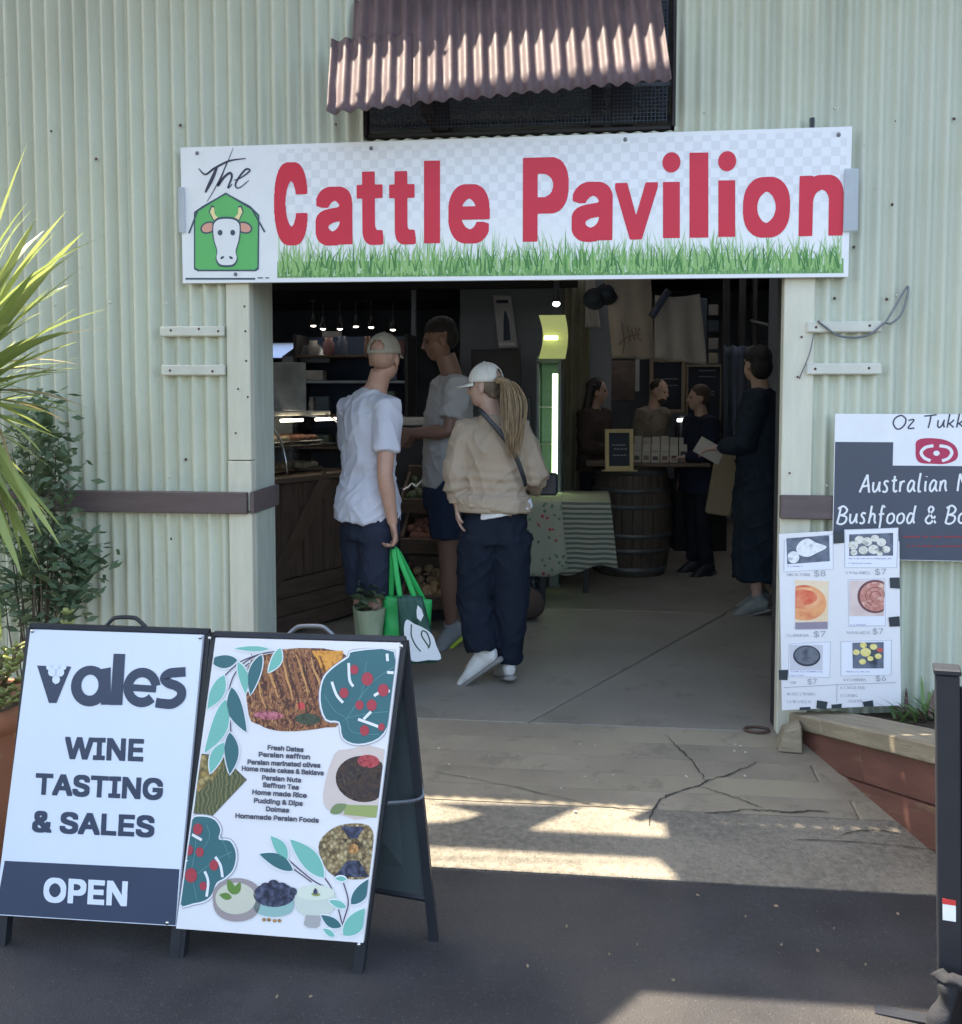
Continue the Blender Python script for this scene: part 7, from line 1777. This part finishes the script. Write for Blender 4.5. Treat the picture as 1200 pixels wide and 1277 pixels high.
# woman with long dark hair beyond the barrel
dj=fab('brown_jacket',(.05,.035,.03))
def standing(label,px,py_foot,Z,H,skin,face,armL,armR,vox=.009,head_dir=None,lean=0,dx=0):
    g_=Zd(px,py_foot,Z); g_.z=0; f=face.normalized(); r_=V((f.y,-f.x,0)); k=H/1.75
    P0=lambda x,y,z: g_+r_*x*k+f*y*k+V((0,0,z*H))
    l_=lean
    J=dict(head=P0(0,.03+l_*1.25,.925),neck=P0(0,l_*.95,.842),chest=P0(0,l_*.6,.72),waist=P0(0,l_*.2,.62),hips=P0(0,0,.53),shL=P0(-.185,l_*.85,.80),shR=P0(.185,l_*.85,.80),
     hpL=P0(-.09,0,.51),hpR=P0(.09,0,.51),knL=P0(-.10,.02,.285),knR=P0(.10,.03,.285),anL=P0(-.11,-.02,.055),anR=P0(.11,.0,.055),toL=P0(-.13,.15,.02),toR=P0(.13,.17,.02))
    for s_,a in (('L',armL),('R',armR)):
        q=[P0(*x) for x in a]; J['el'+s_],J['wr'+s_],J['ha'+s_]=q
    t=person(label,J,H,skin,vox,headdir=head_dir or f)
    return t,J
down=lambda s:[(.24*s,.0,.63),(.25*s,.08,.50),(.25*s,.11,.45)]
bent=lambda s:[(.22*s,.02,.635),(.14*s,.24,.62),(.11*s,.33,.62)]
p4,J=standing('woman with long dark hair standing behind the barrel, facing right',740,705,8.42,1.66,skinC,RX*.8-FX*.5,bent(-1),bent(1),head_dir=RX*.95-FX*.25+V((0,0,-.1)))
shirt(p4,J,dj,'jacket',sleeve=1.9,loose=1.12,seed=21,vox=.011); trousers(p4,J,fab('black_trousers_a',(.015,.015,.018)),end=.97,vox=.012)
for s_ in 'LR': shoe(p4,J,s_,M['black'],M['black'],.95)
hairmass(p4,J,mat('dark_long_hair',(.022,.017,.015),.5,var=.3,bump=.5,bscale=60),[([(x,-.03-.02*abs(x)*10,.06),(x*1.25,-.06,-.06),(x*1.4,-.07,-.18),(x*1.35,-.06,-.32)],(.045,.028)) for x in (-.075,-.04,0,.04,.075)],amp=.006,vox=.008)
p5,J=standing('bearded man in a tan shirt leaning over the packets behind the barrel',803,705,8.95,1.66,skinC,RX*.75-FX*.66,bent(-1),bent(1),head_dir=RX*.72-FX*.6+V((0,0,-.25)),lean=.10)
shirt(p5,J,fab('tan_shirt',(.17,.14,.11)),'shirt',sleeve=1.6,loose=1.1,seed=23,vox=.011); trousers(p5,J,fab('black_trousers_b',(.015,.015,.018)),end=.97,vox=.012)
for s_ in 'LR': shoe(p5,J,s_,M['black'],M['black'],1)
hairmass(p5,J,mat('beard_hair',(.03,.02,.015),.8,var=.3,bump=.5,bscale=120),[],extra=(((0,-.03,.045),(.080,.080,.080)),((0,.046,-.072),(.050,.048,.048))),skull=False,amp=.003,vox=.008)
p6,J=standing('short haired person in a navy coat with a tan bag, facing left at the barrel',872,710,8.05,1.60,skinC,-RX*.9-FX*.2,bent(-1),down(1),head_dir=-RX*.95-FX*.05+V((0,0,-.05)))
shirt(p6,J,fab('navy_coat',(.012,.016,.032)),'coat',sleeve=1.92,loose=1.2,seed=31,vox=.011,hem=J['hips']-V((0,0,.16)),hemr=(.21,.17)); trousers(p6,J,fab('black_trousers_c',(.012,.013,.018)),end=.97,vox=.012)
for s_ in 'LR': shoe(p6,J,s_,M['black'],M['black'],1)
hairmass(p6,J,mat('brown_short_hair',(.06,.042,.03),.7,var=.3,bump=.5,bscale=120),[],extra=(((0,-.024,.052),(.086,.094,.082)),((0,-.055,-.005),(.078,.058,.075))),skull=False,amp=.004,vox=.008)
tb_=B().bbox((0,0,0),(.20,.07,.50),.03); mk('tan_bag',crumple(tb_.v,.01,10),tb_.f,fab('tan_bag_cloth',(.25,.20,.13)),smooth=False,M=Matrix.Translation(Zd(880,640,7.6))@Matrix.Rotation(radians(9),4,'Y'),recenter=False,label='long tan bag hanging at the side of the person in the navy coat',cat='bag')
p7,J=standing('tall figure in a long dark coat holding pale paper inside the right post',944,768,6.65,1.86,skinC,-RX*.75+FX*.35,[(-.22,.06,.635),(-.12,.24,.615),(-.09,.31,.61)],down(1),head_dir=-RX*.4+FX*.9)
lc=fab('charcoal_coat',(.016,.024,.036)); P,R_,hk,k,sh,lat=J['_']; b=B()
shirt(p7,J,lc,'coat',sleeve=1.9,loose=1.15,seed=41,vox=.012,hem=J['hips']-V((0,0,.05)),hemr=(.20,.16))
b.tube([J['waist'],J['hips'],J['hips']-V((0,0,.35)),V((J['hips'].x,J['hips'].y,.24))],[(.165,.13),(.19,.15),(.19,.16),(.20,.17)],20,lat)
solidify_mesh('long_skirt',b,.012,lc,p7,4,folds=foldfn(.016,(9,9,1.2),7))
for s_ in 'LR': shoe(p7,J,s_,mat('grey_sneaker',(.22,.23,.22),.8,var=.3),wso,1)
hairmass(p7,J,mat('dark_hair_b',(.02,.018,.02),.7,bump=.4,bscale=100),[],extra=(((0,-.024,.050),(.086,.094,.084)),((0,-.055,-.02),(.080,.060,.085))),skull=False,amp=.004,vox=.009)
pq=J['haL']; x=B().bbox((-.10,-.004,-.05),(.09,.004,.07),.002); mk('paper_bag',crumple(x.v,.01,9),x.f,mat('pale_paper',(.42,.38,.33),.8,var=.1),recenter=False,M=Matrix.Translation(pq+V((0,-.03,-.02)))@Matrix.Rotation(.5,4,'Y'),label='folded pale paper held by the tall figure in the dark coat',cat='paper')

# shopping bags in the man's hand
hc=Zd(492,684,4.95)
greenB=mat('green_woven',(.03,.42,.10),.45,var=.1,vscale=6,bump=.4,bscale=60); greenD=mat('dark_green_woven',(.028,.085,.065),.5,var=.12,vscale=6,bump=.4,bscale=60)
def bag(label,tl,tr,br_,bl,Z,m,dep,hand,hm,seed,wd=.022):
    TL,TR,BR,BL=[Zd(*p,Z) for p in (tl,tr,br_,bl)]; t=empty('shopping_bag',(BL+BR)/2,label,'bag'); vs=[];fs=[]; n=16;K=12
    for side in (0,1):
        for j in range(K+1):
            v=j/K
            for i in range(n+1):
                u_=i/n; p=TL.lerp(TR,u_).lerp(BL.lerp(BR,u_),v); dd=dep*(.25+.75*v)*(sin(pi*u_)**.4 if 0<u_<1 else 0)*(.5)
                cr=.012*noise.noise(V((u_*5,v*4,seed)))+.008*noise.noise(V((u_*12,v*7,seed+4)))
                vs.append(p+FX*((-dd) if side==0 else dd)+FX*cr)
    o=(n+1)*(K+1)
    for side in (0,1):
        for j in range(K):
            for i in range(n):
                a=side*o+j*(n+1)+i; fs.append((a,a+n+1,a+n+2,a+1) if side==0 else (a,a+1,a+n+2,a+n+1))
    for i in range(n): a=K*(n+1)+i; fs.append((a,a+o,a+1+o,a+1))
    ob=mk('bag_body',vs,fs,m,t,smooth=True); md=ob.modifiers.new('thickness','SOLIDIFY'); md.thickness=.002
    for (a,b_) in hand:
        A=Zd(*a,Z-.01); Bq=Zd(*b_,Z+.01); q=catmull([A,A.lerp(hc,.5)+RX*-.004,hc,Bq.lerp(hc,.5)+RX*.004,Bq],6)
        h=B(); h.tube(q,[(wd*.5,.0022)]*len(q),6,lat=[RX]*len(q)); h.mesh('handle',hm,t,smooth=True)
    return t
bag1=bag('bright green woven shopping bag behind the dark green one in the man hand',(478,742),(539,748),(535,818),(476,800),5.02,greenB,.12,[((488,744),(530,752))],greenB,1,.03)
bag2=bag('dark green shopping bag with a white leaf emblem hanging from the man hand',(495,742),(527,744),(548,824),(500,824),4.93,greenD,.10,[((499,744),(518,748))],greenB,5,.03)
lp_=Pl(Zd(500,825,4.93)-FX*.062,RX,V((0,0,1)))
fz=lambda x,y:(330+x/3.4286,600+y/3.4286)
outl_=[lp_.h(*fz(x,y)) for x,y in [(610,592),(640,610),(665,620),(700,640),(722,665),(733,700),(755,760),(700,765),(632,770),(612,720),(598,660),(598,615)]]
wo=M['white']
prints('emblem',lp_,[[V((p.x,p.y)) for p in catmull([V((p.x,p.y,0)) for p in outl_],3,True)]],wo,bag2,1)
prints('emblem',lp_,[[lp_.h(*fz(x,y)) for x,y in [(655,530),(672,548),(680,575),(668,600),(652,585),(650,555)]]],wo,bag2,1)
strokes('emblem',lp_,[PS(lp_,[fz(*p) for p in l],6) for l in ([(628,612),(628,660),(645,700),(668,728)],[(705,712),(690,690),(672,660),(676,640),(695,650),(708,690),(700,715)])],.007,greenD,bag2,3)
# potted herb in pale paper
pb=G(461,852); pb.z=0
ph=empty('potted_herb',pb,'leafy herb wrapped in a pale green paper bag, standing beside the shorts','plant')
wb_=B().lathe(pb,[(0,.003),(.060,.003),(.062,.02),(.070,.15),(.074,.28),(.088,.40),(.084,.40),(.068,.25)],28); mk('wrapper',[v+V((.016*noise.noise(v*14),.016*noise.noise(v*14+V((5,5,5))),.012*noise.noise(v*18)*(1 if v.z>.1 else 0))) for v in wb_.v],wb_.f,mat('pale_green_wrap',(.25,.29,.19),.8,var=.12,vscale=9,bump=.5,bscale=12,dist=.02),ph)
hl=leafmesh(broad(.075,.05,curl=.35),leafmat('herb_leaf',(.06,.10,.05),(.14,.17,.10),.5,.2)); rq=random.Random(5)
for q in range(46):
    a_=rq.uniform(0,6.28); addleaf(ph,hl,pb+V((rq.uniform(-.05,.05),rq.uniform(-.05,.05),rq.uniform(.38,.52))),V((cos(a_),sin(a_),rq.uniform(-.2,1.2))),rq.uniform(-.6,.6),rq.uniform(.6,1.1))
